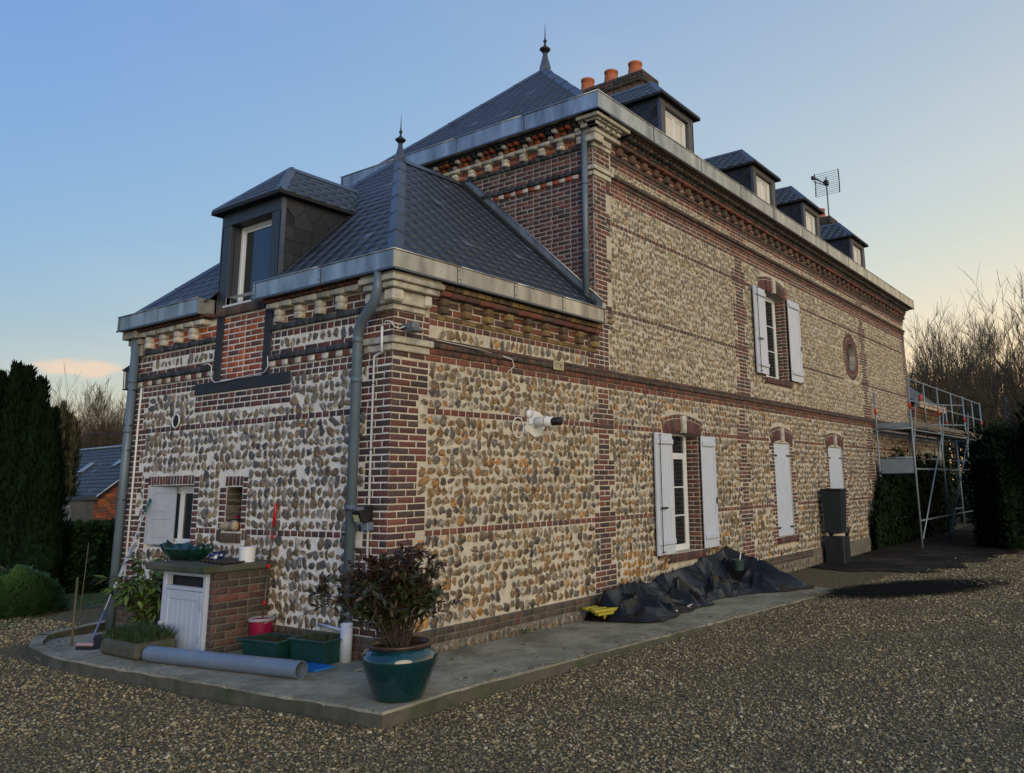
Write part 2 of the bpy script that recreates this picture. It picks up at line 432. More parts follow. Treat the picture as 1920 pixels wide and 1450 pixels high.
TEMPL_F = [(0,1,5,4),(1,2,6,5),(2,3,7,6),(3,0,4,7),(4,5,9,8),(5,6,10,9),(6,7,11,10),(7,4,8,11),(8,9,10,11)]
def brick_arrays(rows_):
    A = np.array(rows_, float); n = len(A)
    s0, s1, t0, t1, d0, d1 = A[:, 1:7].T
    c = .0035
    j = lambda a=.0016: rng.uniform(-a, a, n)
    def pt(s, t, d): return np.stack([s, t, d], -1)
    V = [pt(s0,t0,d0), pt(s1,t0,d0), pt(s1,t1,d0), pt(s0,t1,d0)]
    fo = [(s0,t0), (s1,t0), (s1,t1), (s0,t1)]
    sg = [(1,1), (-1,1), (-1,-1), (1,-1)]
    outer = [pt(a+j(), b+j(), d1-c) for a, b in fo]; V += outer
    V += [np.stack([o[:,0]+g[0]*c, o[:,1]+g[1]*c, d1+j(.001)], -1) for o, g in zip(outer, sg)]
    V = np.stack(V, 1)                     # n,12,3
    W = np.empty_like(V); Fc = np.empty((n, 9, 4), int)
    T = np.array(TEMPL_F)
    for i, fr in enumerate(FRAMES):
        mk = A[:, 0] == i
        W[mk] = fr.P(V[mk]); Fc[mk] = T[:, ::-1] if fr.flip else T
    C = np.repeat(A[:, None, 7:10], 12, 1)
    return W, Fc, C
def score(cen, nrm, size):
    d = cen - np.array(CAM); L = np.linalg.norm(d, axis=1)
    f = np.clip(-(d*nrm).sum(1)/L, .02, 1)
    vis = np.array([1.0]*len(cen))
    rr = np.stack([d@np.array(cr), d@np.array(cu), d@np.array(fw)], -1)
    U = CX_+F_*rr[:, 0]/rr[:, 2]; Vv = CY_-F_*rr[:, 1]/rr[:, 2]
    vis[(rr[:, 2] < 0) | (U < 0) | (U > 1920) | (Vv < 0) | (Vv > 1450)] = 0
    return size*f/L**2*vis, U, Vv
HIDE = []  # boxes in the picture hidden by nearer things (only used to choose which pieces are kept single)
def emit_pieces(name, W, Fc, C, nrm, parent, mat, limit=300, sizes=None, shadow_boxes=()):
    """the pieces that show largest become objects of their own, the rest one mesh"""
    n = len(W); cen = W.mean(1)
    sc, U, Vv = score(cen, nrm, sizes)
    for (a, b, c_, d_) in shadow_boxes: sc[(U > a) & (U < c_) & (Vv > b) & (Vv < d_)] = 0
    order = np.argsort(-sc); top = order[:limit]; rest = order[limit:]
    nm = MAT[mat]
    for i in top:
        me = np_mesh(name, W[i]-cen[i], Fc[i], C[i]); me.materials.append(nm)
        o = bpy.data.objects.new(name, me); COL.objects.link(o); o.parent = parent; o.location = cen[i]
    if len(rest):
        k = W.shape[1]
        Fr = (Fc[rest] + (np.arange(len(rest))*k)[:, None, None]).reshape(-1, Fc.shape[2])
        me = np_mesh(name, W[rest].reshape(-1, 3), Fr, C[rest].reshape(-1, 3)); me.materials.append(nm)
        o = bpy.data.objects.new(name, me); COL.objects.link(o); o.parent = parent; o['kind'] = 'stuff'
    return

# flints
FP = {
 'L': [(.30,.27,.21),(.25,.18,.09),(.16,.125,.08),(.22,.17,.10),(.12,.115,.10),(.28,.21,.12),(.18,.165,.14),(.07,.068,.066),(.25,.22,.18),(.20,.135,.07),(.32,.28,.22),(.24,.20,.14)],
 'R': [(.19,.12,.055),(.24,.155,.07),(.12,.08,.048),(.29,.18,.075),(.15,.135,.115),(.22,.19,.15),(.10,.065,.04),(.30,.27,.215),(.33,.165,.05),(.06,.056,.058),(.20,.13,.07),(.085,.085,.085),(.17,.155,.13)],
 'U': [(.34,.28,.19),(.38,.31,.20),(.30,.21,.10),(.20,.15,.085),(.25,.19,.11),(.17,.13,.085),(.28,.20,.10),(.22,.19,.14),(.15,.115,.075),(.30,.26,.19),(.13,.11,.09)],
 'D': [(.12,.11,.09),(.09,.085,.07),(.16,.14,.11),(.07,.065,.055)],
}
FL_ = []
def flints(fr, s0, s1, t0, t1, rowh=.092, wmin=.05, wmax=.13, gap=.009, pal='R', holes=(), h=.016, fill=.97, lichen=None, jit=.010, d0=0.):
    """coursed flints between s0 and s1, each row fitted between whatever brickwork interrupts it"""
    n = max(1, round((t1-t0)/rowh)); f_ = fid(fr); hs = [random.uniform(.86, 1.14) for _ in range(n)]; tot = sum(hs); lv_ = [t0]
    for q in hs: lv_.append(lv_[-1]+q/tot*(t1-t0))
    for i in range(n):
        a0, b0 = lv_[i], lv_[i+1]; rh = b0-a0
        zm = (a0+b0)/2
        blk = sorted([(q[0], q[1]) for q in holes if q[0] != 'c' and q[2] < b0-.02 and q[3] > a0+.02]+[(q[1]-math.sqrt(q[3]**2-(zm-q[2])**2), q[1]+math.sqrt(q[3]**2-(zm-q[2])**2)) for q in holes if q[0] == 'c' and abs(zm-q[2]) < q[3]]+[(q[1], q[2]) for q in QR if q[0] == f_ and q[3] < b0-.012 and q[4] > a0+.012])
        free = []; s = s0
        for a, b in blk:
            if b <= s: continue
            if a > s1: break
            if a > s+.03: free.append((s, min(a, s1)))
            s = max(s, b)
        if s < s1-.03: free.append((s, s1))
        for a, b in free:
            s = a+random.uniform(.004, .012)
            while s < b-.03:
                big = random.random(); wd = wmin+(wmax-wmin)*random.betavariate(1.4, 1.7)
                if big > .90: wd *= 1.4
                if b-(s+wd) < wmin*.9: wd = min(b-s, wmax*1.25)-.004
                hh = (rh-gap)*random.uniform(.68, 1.22)
                if big < .10: hh *= .72
                cs = s+wd/2; ct = (a0+b0)/2+random.uniform(-jit, jit)*1.35
                if random.random() < .985 and wd > .028:
                    c = random.choice(FP[pal]); k = random.uniform(.65, 1.3)
                    if lichen and ((cs-lichen[0])/lichen[2])**2+((ct-lichen[1])/lichen[3])**2 < random.uniform(.2, 1.1): c = (.40, .19, .03); k = random.uniform(.6, 1.1)
                    FL_.append((f_, cs, ct, wd*fill/2*(1.26 if pal == 'L' else 1.19), hh/2*(1.26 if pal == 'L' else 1.19), h*random.uniform(.2, .75), d0, c[0]*k, c[1]*k, c[2]*k))
                s += wd+gap*random.uniform(.5, 1.4)
NF = 9
def flint_arrays():
    A = np.array(FL_, float); n = len(A)
    _, cs, ct, a, b, h, d0 = A[:, :7].T
    th = np.linspace(0, 2*np.pi, NF, endpoint=False)[None]+rng.uniform(-.30, .30, (n, NF))
    pw = rng.uniform(2.0, 3.2, (n, 1))
    co, si = np.cos(th), np.sin(th)
    rad = (np.abs(co)**pw+np.abs(si)**pw)**(-1/pw)*rng.uniform(.66, 1.12, (n, NF))
    rot = rng.uniform(-.7, .7, (n, 1))
    X = a[:, None]*rad*np.cos(th); Y = b[:, None]*rad*np.sin(th)
    X, Y = X*np.cos(rot)-Y*np.sin(rot), X*np.sin(rot)+Y*np.cos(rot)
    def ring(k, hz): return np.stack([cs[:, None]+X*k, ct[:, None]+Y*k, d0[:, None]+hz], -1)
    hh = h[:, None]
    r0_ = ring(1.06, np.full((n, NF), -.006)); r1_ = ring(1.0, hh*.42*rng.uniform(.6, 1.3, (n, NF)))
    r2_ = ring(.76, hh*rng.uniform(.60, 1.25, (n, NF)))
    ctr = np.stack([cs+rng.uniform(-.3, .3, n)*a, ct+rng.uniform(-.3, .3, n)*b, d0+h*rng.uniform(.75, 1.25, n)], -1)[:, None]
    V = np.concatenate([r0_, r1_, r2_, ctr], 1)
    tris = []
    for r in range(2):
        for k in range(NF):
            q = r*NF; kk = (k+1) % NF
            tris += [(q+k, q+kk, q+NF+kk), (q+k, q+NF+kk, q+NF+k)]
    for k in range(NF): tris.append((2*NF+k, 2*NF+(k+1) % NF, 3*NF))
    T = np.array(tris)
    W = np.empty_like(V); Fc = np.empty((n, len(T), 3), int); NR = np.empty((n, 3))
    for i, fr in enumerate(FRAMES):
        mk = A[:, 0] == i
        if mk.any(): W[mk] = fr.P(V[mk]); Fc[mk] = T[:, ::-1] if fr.flip else T; NR[mk] = fr.D
    C = np.repeat(A[:, None, 7:10], 3*NF+1, 1).copy()
    rim = np.array([.50, .44, .34])
    mixr = rng.uniform(.25, .9, (n, 1, 1)); C[:, :NF] = C[:, :NF]*(1-mixr)+rim*mixr
    C[:, NF:2*NF] = C[:, NF:2*NF]*(1-mixr*.55)+rim*mixr*.55
    alt = np.array(FP['R'])[rng.integers(0, len(FP['R']), (n, 2*NF+1))]; pk_ = (rng.random((n, 2*NF+1, 1)) < .30)
    C[:, NF:] = np.where(pk_, alt*.9, C[:, NF:])*rng.uniform(.45, 1.5, (n, 2*NF+1, 1))
    return W, Fc, C, NR, a*b*4
def slates(fr, t0, t1, sl, sr, pitch=.125, wd=.22, thick=.0032, store=None, base=(.036,.042,.056)):
    """slates in rows on a sloping frame; sl(t), sr(t) give the ends of the slope at height t"""
    n = int((t1-t0)/pitch)+1
    for i in range(n):
        a = t0+i*pitch; b = min(a+pitch*1.02, t1)
        if b-a < .015: continue
        lo_a, hi_a, lo_b, hi_b = sl(a), sr(a), sl(b), sr(b)
        s = min(lo_a, lo_b)-(wd/2 if i % 2 else 0)
        while s < max(hi_a, hi_b):
            e = s+wd-.003
            q = [(min(max(s, lo_a), hi_a), a), (min(max(e, lo_a), hi_a), a), (min(max(e, lo_b), hi_b), b), (min(max(s, lo_b), hi_b), b)]
            if max(q[1][0]-q[0][0], q[2][0]-q[3][0]) > .01:
                k = random.uniform(.92, 1.08); c = (base[0]*k, base[1]*k, base[2]*k)
                if random.random() < .012: c = (c[0]*2.2, c[1]*2.2, c[2]*2.1)
                if random.random() < .006: c = (c[0]*.45, c[1]*.45, c[2]*.45)
                store.append((fid(fr), q, thick*random.uniform(.85, 1.15), c))
            s += wd
def slate_arrays(st):
    n = len(st); V = np.zeros((n, 8, 3)); C = np.zeros((n, 8, 3)); ids = np.array([s[0] for s in st]); NR = np.zeros((n, 3)); sz = np.zeros(n)
    for i, (f_, q, th_, c) in enumerate(st):
        up = th_*1.35; dn = th_*.15
        for k, (s, t) in enumerate(q):
            z = up if k < 2 else dn
            V[i, k] = (s, t, z-th_-.004); V[i, 4+k] = (s, t, z)
        C[i] = c; sz[i] = abs((q[1][0]-q[0][0])*(q[2][1]-q[1][1]))
    T = np.array([(0,1,5,4),(1,2,6,5),(2,3,7,6),(3,0,4,7),(4,5,6,7)])
    W = np.empty_like(V); Fc = np.empty((n, 5, 4), int)
    for i, fr in enumerate(FRAMES):
        mk = ids == i
        if mk.any(): W[mk] = fr.P(V[mk]); Fc[mk] = T[:, ::-1] if fr.flip else T; NR[mk] = fr.D
    return W, Fc, C, NR, sz

def wall_panel(mb, fr, s0, s1, t0, t1, holes, d=0., depth=.28, topf=None):
    """front face of a wall with openings and their reveals"""
    ss = sorted({s0, s1, *[h[0] for h in holes], *[h[1] for h in holes]}); ts = sorted({t0, t1, *[h[2] for h in holes], *[h[3] for h in holes]})
    ss = [s for s in ss if s0 <= s <= s1]; ts = [t for t in ts if t0 <= t <= t1]
    def quad(P):
        P = [Vector(p) for p in P]
        if fr.flip: P = P[::-1]
        mb.add(P, [(0,1,2,3)])
    for a, b in zip(ss, ss[1:]):
        for c, e in zip(ts, ts[1:]):
            ms, mt_ = (a+b)/2, (c+e)/2
            if any(h[0] < ms < h[1] and h[2] < mt_ < h[3] for h in holes): continue
            quad([fr.p(a,c,d), fr.p(b,c,d), fr.p(b,e,d), fr.p(a,e,d)])
    for h in holes:
        a, b, c, e = h[:4]; D = d-(h[4] if len(h) > 4 else depth)
        quad([fr.p(a,c,d), fr.p(a,e,d), fr.p(a,e,D), fr.p(a,c,D)])
        quad([fr.p(b,c,D), fr.p(b,e,D), fr.p(b,e,d), fr.p(b,c,d)])
        quad([fr.p(a,c,D), fr.p(b,c,D), fr.p(b,c,d), fr.p(a,c,d)])
        quad([fr.p(a,e,d), fr.p(b,e,d), fr.p(b,e,D), fr.p(a,e,D)])
# ================================================================= SETTING
def zslab(x): return -.03-.013*max(x, 0)
GZ = -.145
# ================================================================= HOUSE
house = empty('brick_flint_house', (0,0,0), 'long flint and brick house with slate roofs, low hipped wing at the near end', 'house')
W_ = 5.17; XM = 3.69; XE = 20.8; XA = 24.6
holesL = [(3.53,4.61,.92,1.69,.22), (2.49,2.81,1.15,1.655,.22), (2.24,3.12,3.84,4.0,.1)]
holesR = [(5.60,6.60,.55,2.43,.27), (9.83,10.67,.54,2.36,.06), (13.0,13.96,.54,2.36,.06), (9.66,10.84,3.66,5.50,.27), (14.88,15.56,4.36,5.06,.20)]
def wl(name, fr, s0, s1, t0, t1, holes, mat, **k):
    mb = MB(); wall_panel(mb, fr, s0, s1, t0, t1, holes, **k); return mb.build(name, mat, house)
wallL = wl('wall', FL, 0, W_, -.3, 3.8, holesL, 'mortar_white')
wallR = wl('wall', FR, 0, XM, -.3, 3.8, [], 'mortar_beige')
wallU = wl('wall', FR, XM, XE, -.3, 6.9, holesR, 'mortar_beige')
wallM = wl('wall', FM, 0, W_, 3.6, 6.9, [], 'mortar_grey')
wallA = wl('wall', FR, XE, XA, -.3, 3.8, [(22.2,23.0,.3,2.4,.1)], 'mortar_beige')
mb = MB(); mb.box((.55,.55,-.3), (XA-.3,W_-.02,3.75)); mb.box((XM+.55,.55,3.7), (XE-.03,W_-.02,6.85)); mb.box((XE-.04,.01,3.7),(XE,W_,6.9)); mb.box((0.0,W_-.02,-.3),(XA,W_,3.8)); mb.box((XM,W_-.02,3.8),(XE,W_,6.9))
mb.box((XA-.02,.01,-.3),(XA,W_,3.8))
mb.build('unseen_core_walls', 'mortar_grey', house)  # unseen core boxes added to block light, with the back and end walls
# plinth
mb = MB(); fbox(mb, FR, -.045, XA, -.3, .19, 0, .045); fbox(mb, FL, 0, W_, -.3, .19, 0, .045); mb.build('plinth', 'mortar_dark', house)

def soldier(fr, s0, s1, t0, t1, d=.006, pal='brown', wd=.058):
    n = max(1, round((s1-s0)/(wd+J))); L = (s1-s0)/n
    for i in range(n): brick(fr, s0+i*L+J/2, s0+(i+1)*L-J/2, t0+random.uniform(0,.006), t1-random.uniform(0,.006), d, pal)
BQ = []
def bq(fr, q, d0, d1, pal='plum'):
    c = random.choice(PAL[pal]); k = random.uniform(.82, 1.22); BQ.append((fid(fr), q, d0, d1+random.uniform(-.002,.002), (c[0]*k, c[1]*k, c[2]*k)))
def arc(fr, cs, ct, R0, R1, a0, a1, n, pal='brown', d=.006, skip=None):
    for i in range(n):
        u0 = a0+(a1-a0)*i/n; u1 = a0+(a1-a0)*(i+1)/n; g = .0065/R0
        if skip and skip(.5*(u0+u1)): continue
        f = lambda r, u: (cs+r*math.sin(u), ct+r*math.cos(u))
        g0, g1 = g, .0065/R1
        bq(fr, [f(R0,u0+g0), f(R0,u1-g0), f(R1,u1-g1), f(R1,u0+g1)], -.03, d, pal)
def arch(fr, c, a, tsp, rise, hgt, n=13, key=True, pal='plum'):
    R = (a*a+rise*rise)/(2*rise); ct = tsp+rise-R; al = math.asin(a/R)
    ext = .13/a*al
    A = al+ext
    arc(fr, c, ct, R, R+hgt, -A, A, n*2//2+4, pal, .008, (lambda u: abs(u)*R < .05) if key else None)
    # header course riding over the arch
    m_ = int(2*A*(R+hgt)/.118); arc(fr, c, ct, R+hgt+.012, R+hgt+.07, -A, A, m_, pal, .004)
    if key:
        mb = MB(); z0 = tsp+rise-.02; z1 = z0+hgt+.07
        P = [fr.p(c-.055, z0, -.02), fr.p(c+.055, z0, -.02), fr.p(c+.072, z1, -.02), fr.p(c-.072, z1, -.02)]
        mb.prism(P, fr.D*.065, random.choice(PAL['white'])); mb.build('keystone', 'stone', house)
    # infill between the flat opening head and the curved soffit
    mb = MB(); nseg = 10
    for i in range(nseg):
        x0 = -a+2*a*i/nseg; x1 = -a+2*a*(i+1)/nseg; f = lambda x: ct+math.sqrt(R*R-x*x)
        mb.prism([fr.p(c+x0, f(x0), -.25), fr.p(c+x1, f(x1), -.25), fr.p(c+x1, tsp+.075, -.25), fr.p(c+x0, tsp+.075, -.25)], fr.D*.24)
    mb.build('arch_soffit', 'mortar_grey', house)
    return lambda s: ct+math.sqrt(max(R*R-(s-c)**2, 0))

# ---- left face bricks
hL = [(h[0], h[1], h[2], h[3]) for h in holesL]
quoin(FL, 0, .46, .36, .2, 2.865, 'plum', 4, 1)
quoin(FL, W_, .27, .38, .2, 2.865, 'plum', 4, -1)
row(FL, .47, 4.80, 1.115, 1.178, holes=hL+[(2.38,2.97,1.0,1.3), (3.40,4.73,.8,1.9)])
row(FL, .37, 4.80, 2.378, 2.441, pal='plum')
soldier(FL, 3.53, 4.62, 1.695, 1.812, .006, 'plum')
soldier(FL, 2.48, 2.85, 1.665, 1.78, .006, 'plum')
soldier(FL, 2.46, 2.87, 1.02, 1.13, .03, 'brown')
soldier(FL, 2.87, 2.97, 1.03, 1.17, .006, 'brown'); soldier(FL, 2.34, 2.46, 1.05, 1.17, .006, 'brown')
bond(FL, 2.39, 2.485, 1.18, 1.78, mode='h'); bond(FL, 2.815, 2.95, 1.18, 1.66, mode='h')
bond(FL, 3.41, 3.525, .90, 1.80, mode='h'); bond(FL, 4.615, 4.72, .55, 1.80, mode='h')
# panel under the beam and flanking rows
bond(FL, 1.68, 3.645, 2.585, 2.795, mode='f')
bond(FL, 3.66, 5.17, 2.87, 3.01, mode='h', pal='plum'); bond(FL, .0, 1.68, 2.87, 3.01, mode='h', pal='plum')
bond(FL, 1.68, 2.09, 2.945, 3.01, mode='h'); bond(FL, 3.26, 3.66, 2.945, 3.01, mode='h')
for a, b in ((.3, 2.09), (3.27, 5.14)):
    row(FL, a, b, 3.018, 3.082, .032, pals=['white', 'red'])
    row(FL, a, b, 3.092, 3.152, .056, 'glazed')
    row(FL, a, b, 3.162, 3.212, .004, 'plum', 's')
    row(FL, a if a > 1 else .0, b, 3.357, 3.425, .004, 'plum')
    row(FL, a, b, 3.447, 3.512, .045, 'glazed')
    bond(FL, a, b, 3.525, 3.68, pal='vivid' if a > 1 else 'red', mode='s', pitch=.075)
    row(FL, a, b, 3.757, 3.80, .15, 'red', 'h')
bond(FL, 0, .60, 3.16, 3.43, mode='f', pal='plum'); bond(FL, 4.78, W_, 3.215, 3.35, mode='f'); bond(FL, 1.93, 2.09, 3.215, 3.35, mode='h'); bond(FL, 3.25, 3.30, 3.215, 3.35, mode='h')
for s in (5.20, 4.83, 4.465, 4.10, 3.735, 1.91, 1.53, 1.165, .80):
    for k in (0, 1):
        brick(FL, s-.052, s+.052, 3.525+k*.078, 3.598+k*.078, .085, 'white', 0)
for a, b in ((.45, 2.08), (3.40, 5.20)):
    row(FL, a, b, 3.688, 3.748, .12, 'white', 's', d0=-.02)
# infill under the wing window
bond(FL, 2.235, 3.115, 2.955, 3.735, pal='orange', mode='f', d=.004)
soldier(FL, 2.22, 3.26, 3.745, 3.855, .05, 'brown')
wb = MB()
wb.box(FL.p(1.69, 2.80, -.02), FL.p(3.655, 2.942, .02), bev=.006); wb.build('beam', 'anthracite_wood', house)
for a, b in ((3.115, 3.255), (2.095, 2.235)): bx('post', FL.p(a, 2.943, -.02), FL.p(b, 3.80, .022), 'anthracite_wood', house, .005)
tb('cable', [FL.p(3.45,3.17,.06), FL.p(3.29,3.17,.07), FL.p(3.25,3.13,.05), FL.p(3.25,2.98,.045), FL.p(3.16,2.925,.045), FL.p(2.9,2.93,.04), FL.p(2.5,2.955,.03), FL.p(2.15,2.96,.04), FL.p(2.07,3.02,.05), FL.p(2.07,3.14,.06)], .006, 'white_frame', house, 6)

# ---- right face, wing storey (runs on under the main block)
hR = [(h[0], h[1], h[2], h[3]) for h in holesR]
jam = [(5.44,6.80,.3,2.9), (9.60,10.93,.3,2.9), (12.8,14.2,.3,2.9)]
quoin(FR, 0, .372, .495, .2, 2.93, 'plum', 5, 1, start=1)
for c_ in (3.83, 8.42, 16.3): quoin(FR, c_, .50, .25, .2, 2.93, 'plum', 5, 0)
quoin(FR, XE, .3, .42, .2, 6.1, 'plum', 5, -1)
row(FR, .50, 20.4, 1.115, 1.178, holes=jam, pal='red'); row(FR, .50, 20.4, 2.378, 2.441, holes=jam, pal='red')
for a, b, k in ((.0, XE, 0), (XE+.02, XA, 0)):
    row(FR, a, b, 2.945, 3.012, .004, 'red', 's'); row(FR, max(a, .5), b, 3.022, 3.082, .032, 'red'); row(FR, max(a, .5), b, 3.09, 3.148, .058, 'dirty')
    row(FR, max(a, .5), b, 3.157, 3.198, .034, 'brown', 's')
row(FR, -.045, 11.5, .125, .19, .052, 'dirty'); row(FR, -.045, 11.5, .055, .115, .052, 'dirty')
row(FL, -.045, W_, .125, .19, .052, 'brown'); row(FL, -.045, W_, .055, .115, .052, 'brown'); row(FL, -.045, W_, -.02, .045, .05, 'brown')
# wing cornice (same at the far wing)
for a, b in ((.50, XM+.0), (XE+.02, XA)):
    row(FR, a, b-.08, 3.345, 3.405, .006, 'plum'); row(FR, a, b-.04, 3.414, 3.472, .018, 'yellow')
    bond(FR, a, b-.1, 3.482, 3.65, pal='red', mode='s', pitch=.084)
    s = a+.16
    while s < b-.05:
        for k in (0, 1): brick(FR, s-.052, s+.052, 3.482+k*.086, 3.56+k*.086, .085, 'yellow', 0)
        s += .365
    row(FR, a, b-.08, 3.662, 3.722, .12, 'red', 's', d0=-.01); row(FR, a, b-.06, 3.73, 3.785, .15, 'yellow', d0=-.01)
bond(FR, 0, .5, 3.155, 3.43, mode='f', pal='plum')
bond(FR, 3.47, 3.99, 3.20, 3.80, mode='f', pal='plum')
# main corner strip above
bond(FR, XM, lambda t: 3.99 if int((t-3.8)/.35) % 2 else 4.10, 3.80, 6.05, mode='f', pal='plum')
quoin(FR, 8.57, .62, .32, 3.2, 5.85, 'plum', 5, 0); quoin(FR, 16.3, .60, .32, 3.2, 5.85, 'plum', 5, 0)
row(FR, 4.0, 20.5, 4.045, 4.108, .004, 'brown', holes=[(8.8,11.6,3.6,5.6), (14.6,15.85,4.0,5.4)])
row(FR, 4.0, 20.5, 5.39, 5.453, .004, 'plum', holes=[(9.4,11.1,3.6,5.8)])
# main cornice
row(FR, 4.0, XE, 5.85, 5.912, .004, 'red', 's'); row(FR, 4.0, XE, 5.922, 5.984, .004, 'red', 's', ST*.5); row(FR, 4.0, XE, 5.993, 6.05, .006, 'red')
row(FR, 4.13, XE, 6.06, 6.12, .03, 'plum'); row(FR, 4.13, XE, 6.13, 6.19, .06, 'dirty')
bond(FR, XM, 4.1, 6.195, 6.50, mode='f', pal='plum')
for c_ in (8.57, 16.3): bond(FR, c_-.3, c_+.3, 6.2, 6.33, mode='h', pal='red')
row(FR, 4.13, XE, 6.33, 6.392, .004, 'red', 's'); row(FR, 4.13, XE, 6.402, 6.46, .012, 'plum'); row(FR, 4.13, XE, 6.47, 6.53, .03, 'dirty')
bond(FR, 4.13, XE, 6.54, 6.665, pal='red', mode='s', pitch=.0625)
s = 4.33
while s < XE:
    brick(FR, s-.055, s+.055, 6.54, 6.66, .085, 'brown', 0); s += .365
row(FR, 4.2, XE, 6.672, 6.732, .12, 'red', 's', d0=-.01)
# corbelled saw-tooth course: bricks set at an angle under the gutter
def sawtooth(fr, s0, s1, t0, t1, d, pals, step=.125):
    s = s0; k = 0
    while s < s1-step*.6:
        for j_, (a, b) in enumerate(((t0, (t0+t1)/2-.004), ((t0+t1)/2+.004, t1))):
            w2 = step*.34; dd = d*(.62 if j_ == 0 else 1.0); sh = step*.5 if j_ else 0
            c = s+step/2+sh*0
            q = [(c-w2, a), (c+w2, a), (c+w2*1.1, b), (c-w2*.6, b)]
            pal = pals[(k+j_) % len(pals)]
            bq(fr, q, 0, dd, pal)
        s += step; k += 1
sawtooth(FR, 4.35, XE+.1, 6.742, 6.862, .215, ['dirty', 'glazed'])
row(FR, 4.0, XE+.2, 6.866, 6.895, .25, 'dirty', d0=.0)
for z_, d_ in ((3.80, .20),): pass
# ---- end wall of the main block above the wing
roofl = lambda y: 6.47-.917*abs(y-2.585)
def mrow(t0, t1, d, pal, unit, off=0, pals=None, s0=.02, s1=W_):
    # only what stands clear of the wing roof
    k0 = 2.585-(6.47-t0+.02)/.917; k1 = 2.585+(6.47-t0+.02)/.917
    for a, b in ((s0, min(k0, s1)), (max(k1, s0), s1)):
        if t0 > 6.45: a, b = s0, s1
        if b-a > .05: row(FM, a, b, t0, t1, d, pal, unit, off, pals=pals)
        if t0 > 6.45: break
for i in range(35):
    t0 = 3.62+i*.07
    if t0 < 6.03: mrow(t0, t0+.059, .004, 'plum', 'f', .05 if i % 2 else .165)
for i in range(4): mrow(6.20+i*.073, 6.262+i*.073, .004, 'plum', 'f', .05 if i % 2 else .165)
mrow(6.058, 6.12, .03, 'red', 'h', pals=['white', 'vivid']); mrow(6.13, 6.19, .056, 'glazed', 'h')
mrow(6.50, 6.557, .045, 'glazed', 'h'); mrow(6.565, 6.62, .004, 'vivid', 's'); mrow(6.628, 6.68, .004, 'vivid', 's', .1)
s = .20
while s < W_:
    for k in (0, 1): brick(FM, s-.052, s+.052, 6.565+k*.06, 6.62+k*.06, .085, 'white', 0)
    s += .365
mrow(6.687, 6.742, .12, 'white', 's'); 
sawtooth(FM, .02, W_, 6.752, 6.862, .20, ['vivid', 'white', 'glazed', 'vivid'])
mrow(6.866, 6.895, .24, 'glazed', 'h')

# ---- corner stones (pale limestone)
def cstone(x0, y0, lx, ly, t0, t1, d, name='corner_stone', mat='stone', bev=.008, col=None):
    """an L of stone wrapped round a corner at x0,y0"""
    kq = random.uniform(.85, 1.05); c = col or tuple(v*kq for v in PAL['white'][0]); mb = MB()
    mb.box((x0-d, y0-d, t0), (x0+lx, y0+.02, t1), c, bev); mb.build(name, mat, house)
    mb = MB(); mb.box((x0-d, y0+.0205, t0), (x0+.02, y0+ly, t1), c, bev); mb.build(name, mat, house)
for x0, dz, lx, ly in ((0, 0, .52, .42), (XM, 3.052, .45, .12)):
    cstone(x0, 0, lx-.03, ly, 3.003+dz, 3.076+dz, .03); cstone(x0, 0, lx, ly+.03, 3.08+dz, 3.15+dz, .062)
    if dz == 0:
        cstone(x0, 0, .42, .30, 3.428, 3.49, .035); cstone(x0, 0, .44, .34, 3.49, 3.628, .075)
        cstone(x0, 0, .50, .32, 3.63, 3.695, .155); cstone(x0, 0, .54, .36, 3.697, 3.76, .19)
        cstone(x0, 0, .52, .36, 3.762, 3.80, .17)
        for (a, b) in (((-.125,-.125,3.50), (.03,.03,3.628)), ((.34,-.115,3.50), (.44,0,3.628)), ((-.115,.26,3.50), (0,.34,3.628))):
            bx('corner_stone', a, b, 'stone', house, .02, PAL['white'][1])
    else:
        cstone(x0, 0, .42, .12, 6.50, 6.563, .035); cstone(x0, 0, .40, .12, 6.565, 6.665, .06); bx('corner_stone', (x0-.11,-.11,6.555), (x0+.12,.1,6.668), 'stone', house, .006, PAL['white'][0])
        cstone(x0, 0, .55, .12, 6.67, 6.74, .125)
        cstone(x0, 0, .60, .12, 6.83, 6.89, .28)
        for k in range(5):
            bx('corner_stone', (x0-.19+k*.14, -.19, 6.745), (x0-.10+k*.14, -.02, 6.80), 'stone', house, .006, PAL['white'][2]); bx('corner_stone', (x0-.22+k*.14, -.23, 6.802), (x0-.12+k*.14, -.02, 6.828), 'stone', house, .004, PAL['white'][0])
        bx('corner_stone', (x0-.19, -.18, 6.745), (x0-.02, .1, 6.80), 'stone', house, .006, PAL['white'][2])
# left corner stones under the gutter end
for a, b, d in ((3.68, 3.79, .17), (3.60, 3.675, .11), (3.44, 3.595, .07)): bx('corner_stone', (-d, 4.98, a), (.02, W_+d, b), 'stone', house, .006, tuple(.6*v for v in PAL['white'][2]))
bx('corner_stone', (-.03, 4.9, 3.01), (.02, W_+.03, 3.08), 'stone', house, .004, PAL['white'][2])

# ---- arches, jambs, sills on the right face
soff = []
for c_, a_ in ((6.10, .50), (10.25, .42), (13.48, .48)):
    arch(FR, c_, a_, 2.36, .06, .205, 11)
arch(FR, 10.25, .59, 5.41, .08, .235, 15)
for (a, b, c, d) in holesR[:1]+[h[:4] for h in holesR[1:3]]+[holesR[3][:4]] if False else [h[:4] for h in holesR[:4]]:
    wj = .24
    quoin(FR, a-.005, .24, .12, c, min(d, c+1.82), 'plum', 3, -1); quoin(FR, b+.005, .12, .24, c, min(d, c+1.82), 'plum', 3, 1)
    bond(FR, a-.24, a-.02, c-.15, c, mode='h', pal='plum'); bond(FR, b+.02, b+.24, c-.15, c, mode='h', pal='plum')
    soldier(FR, a-.06, b+.06, c-.13, c-.005, .055, 'plum')
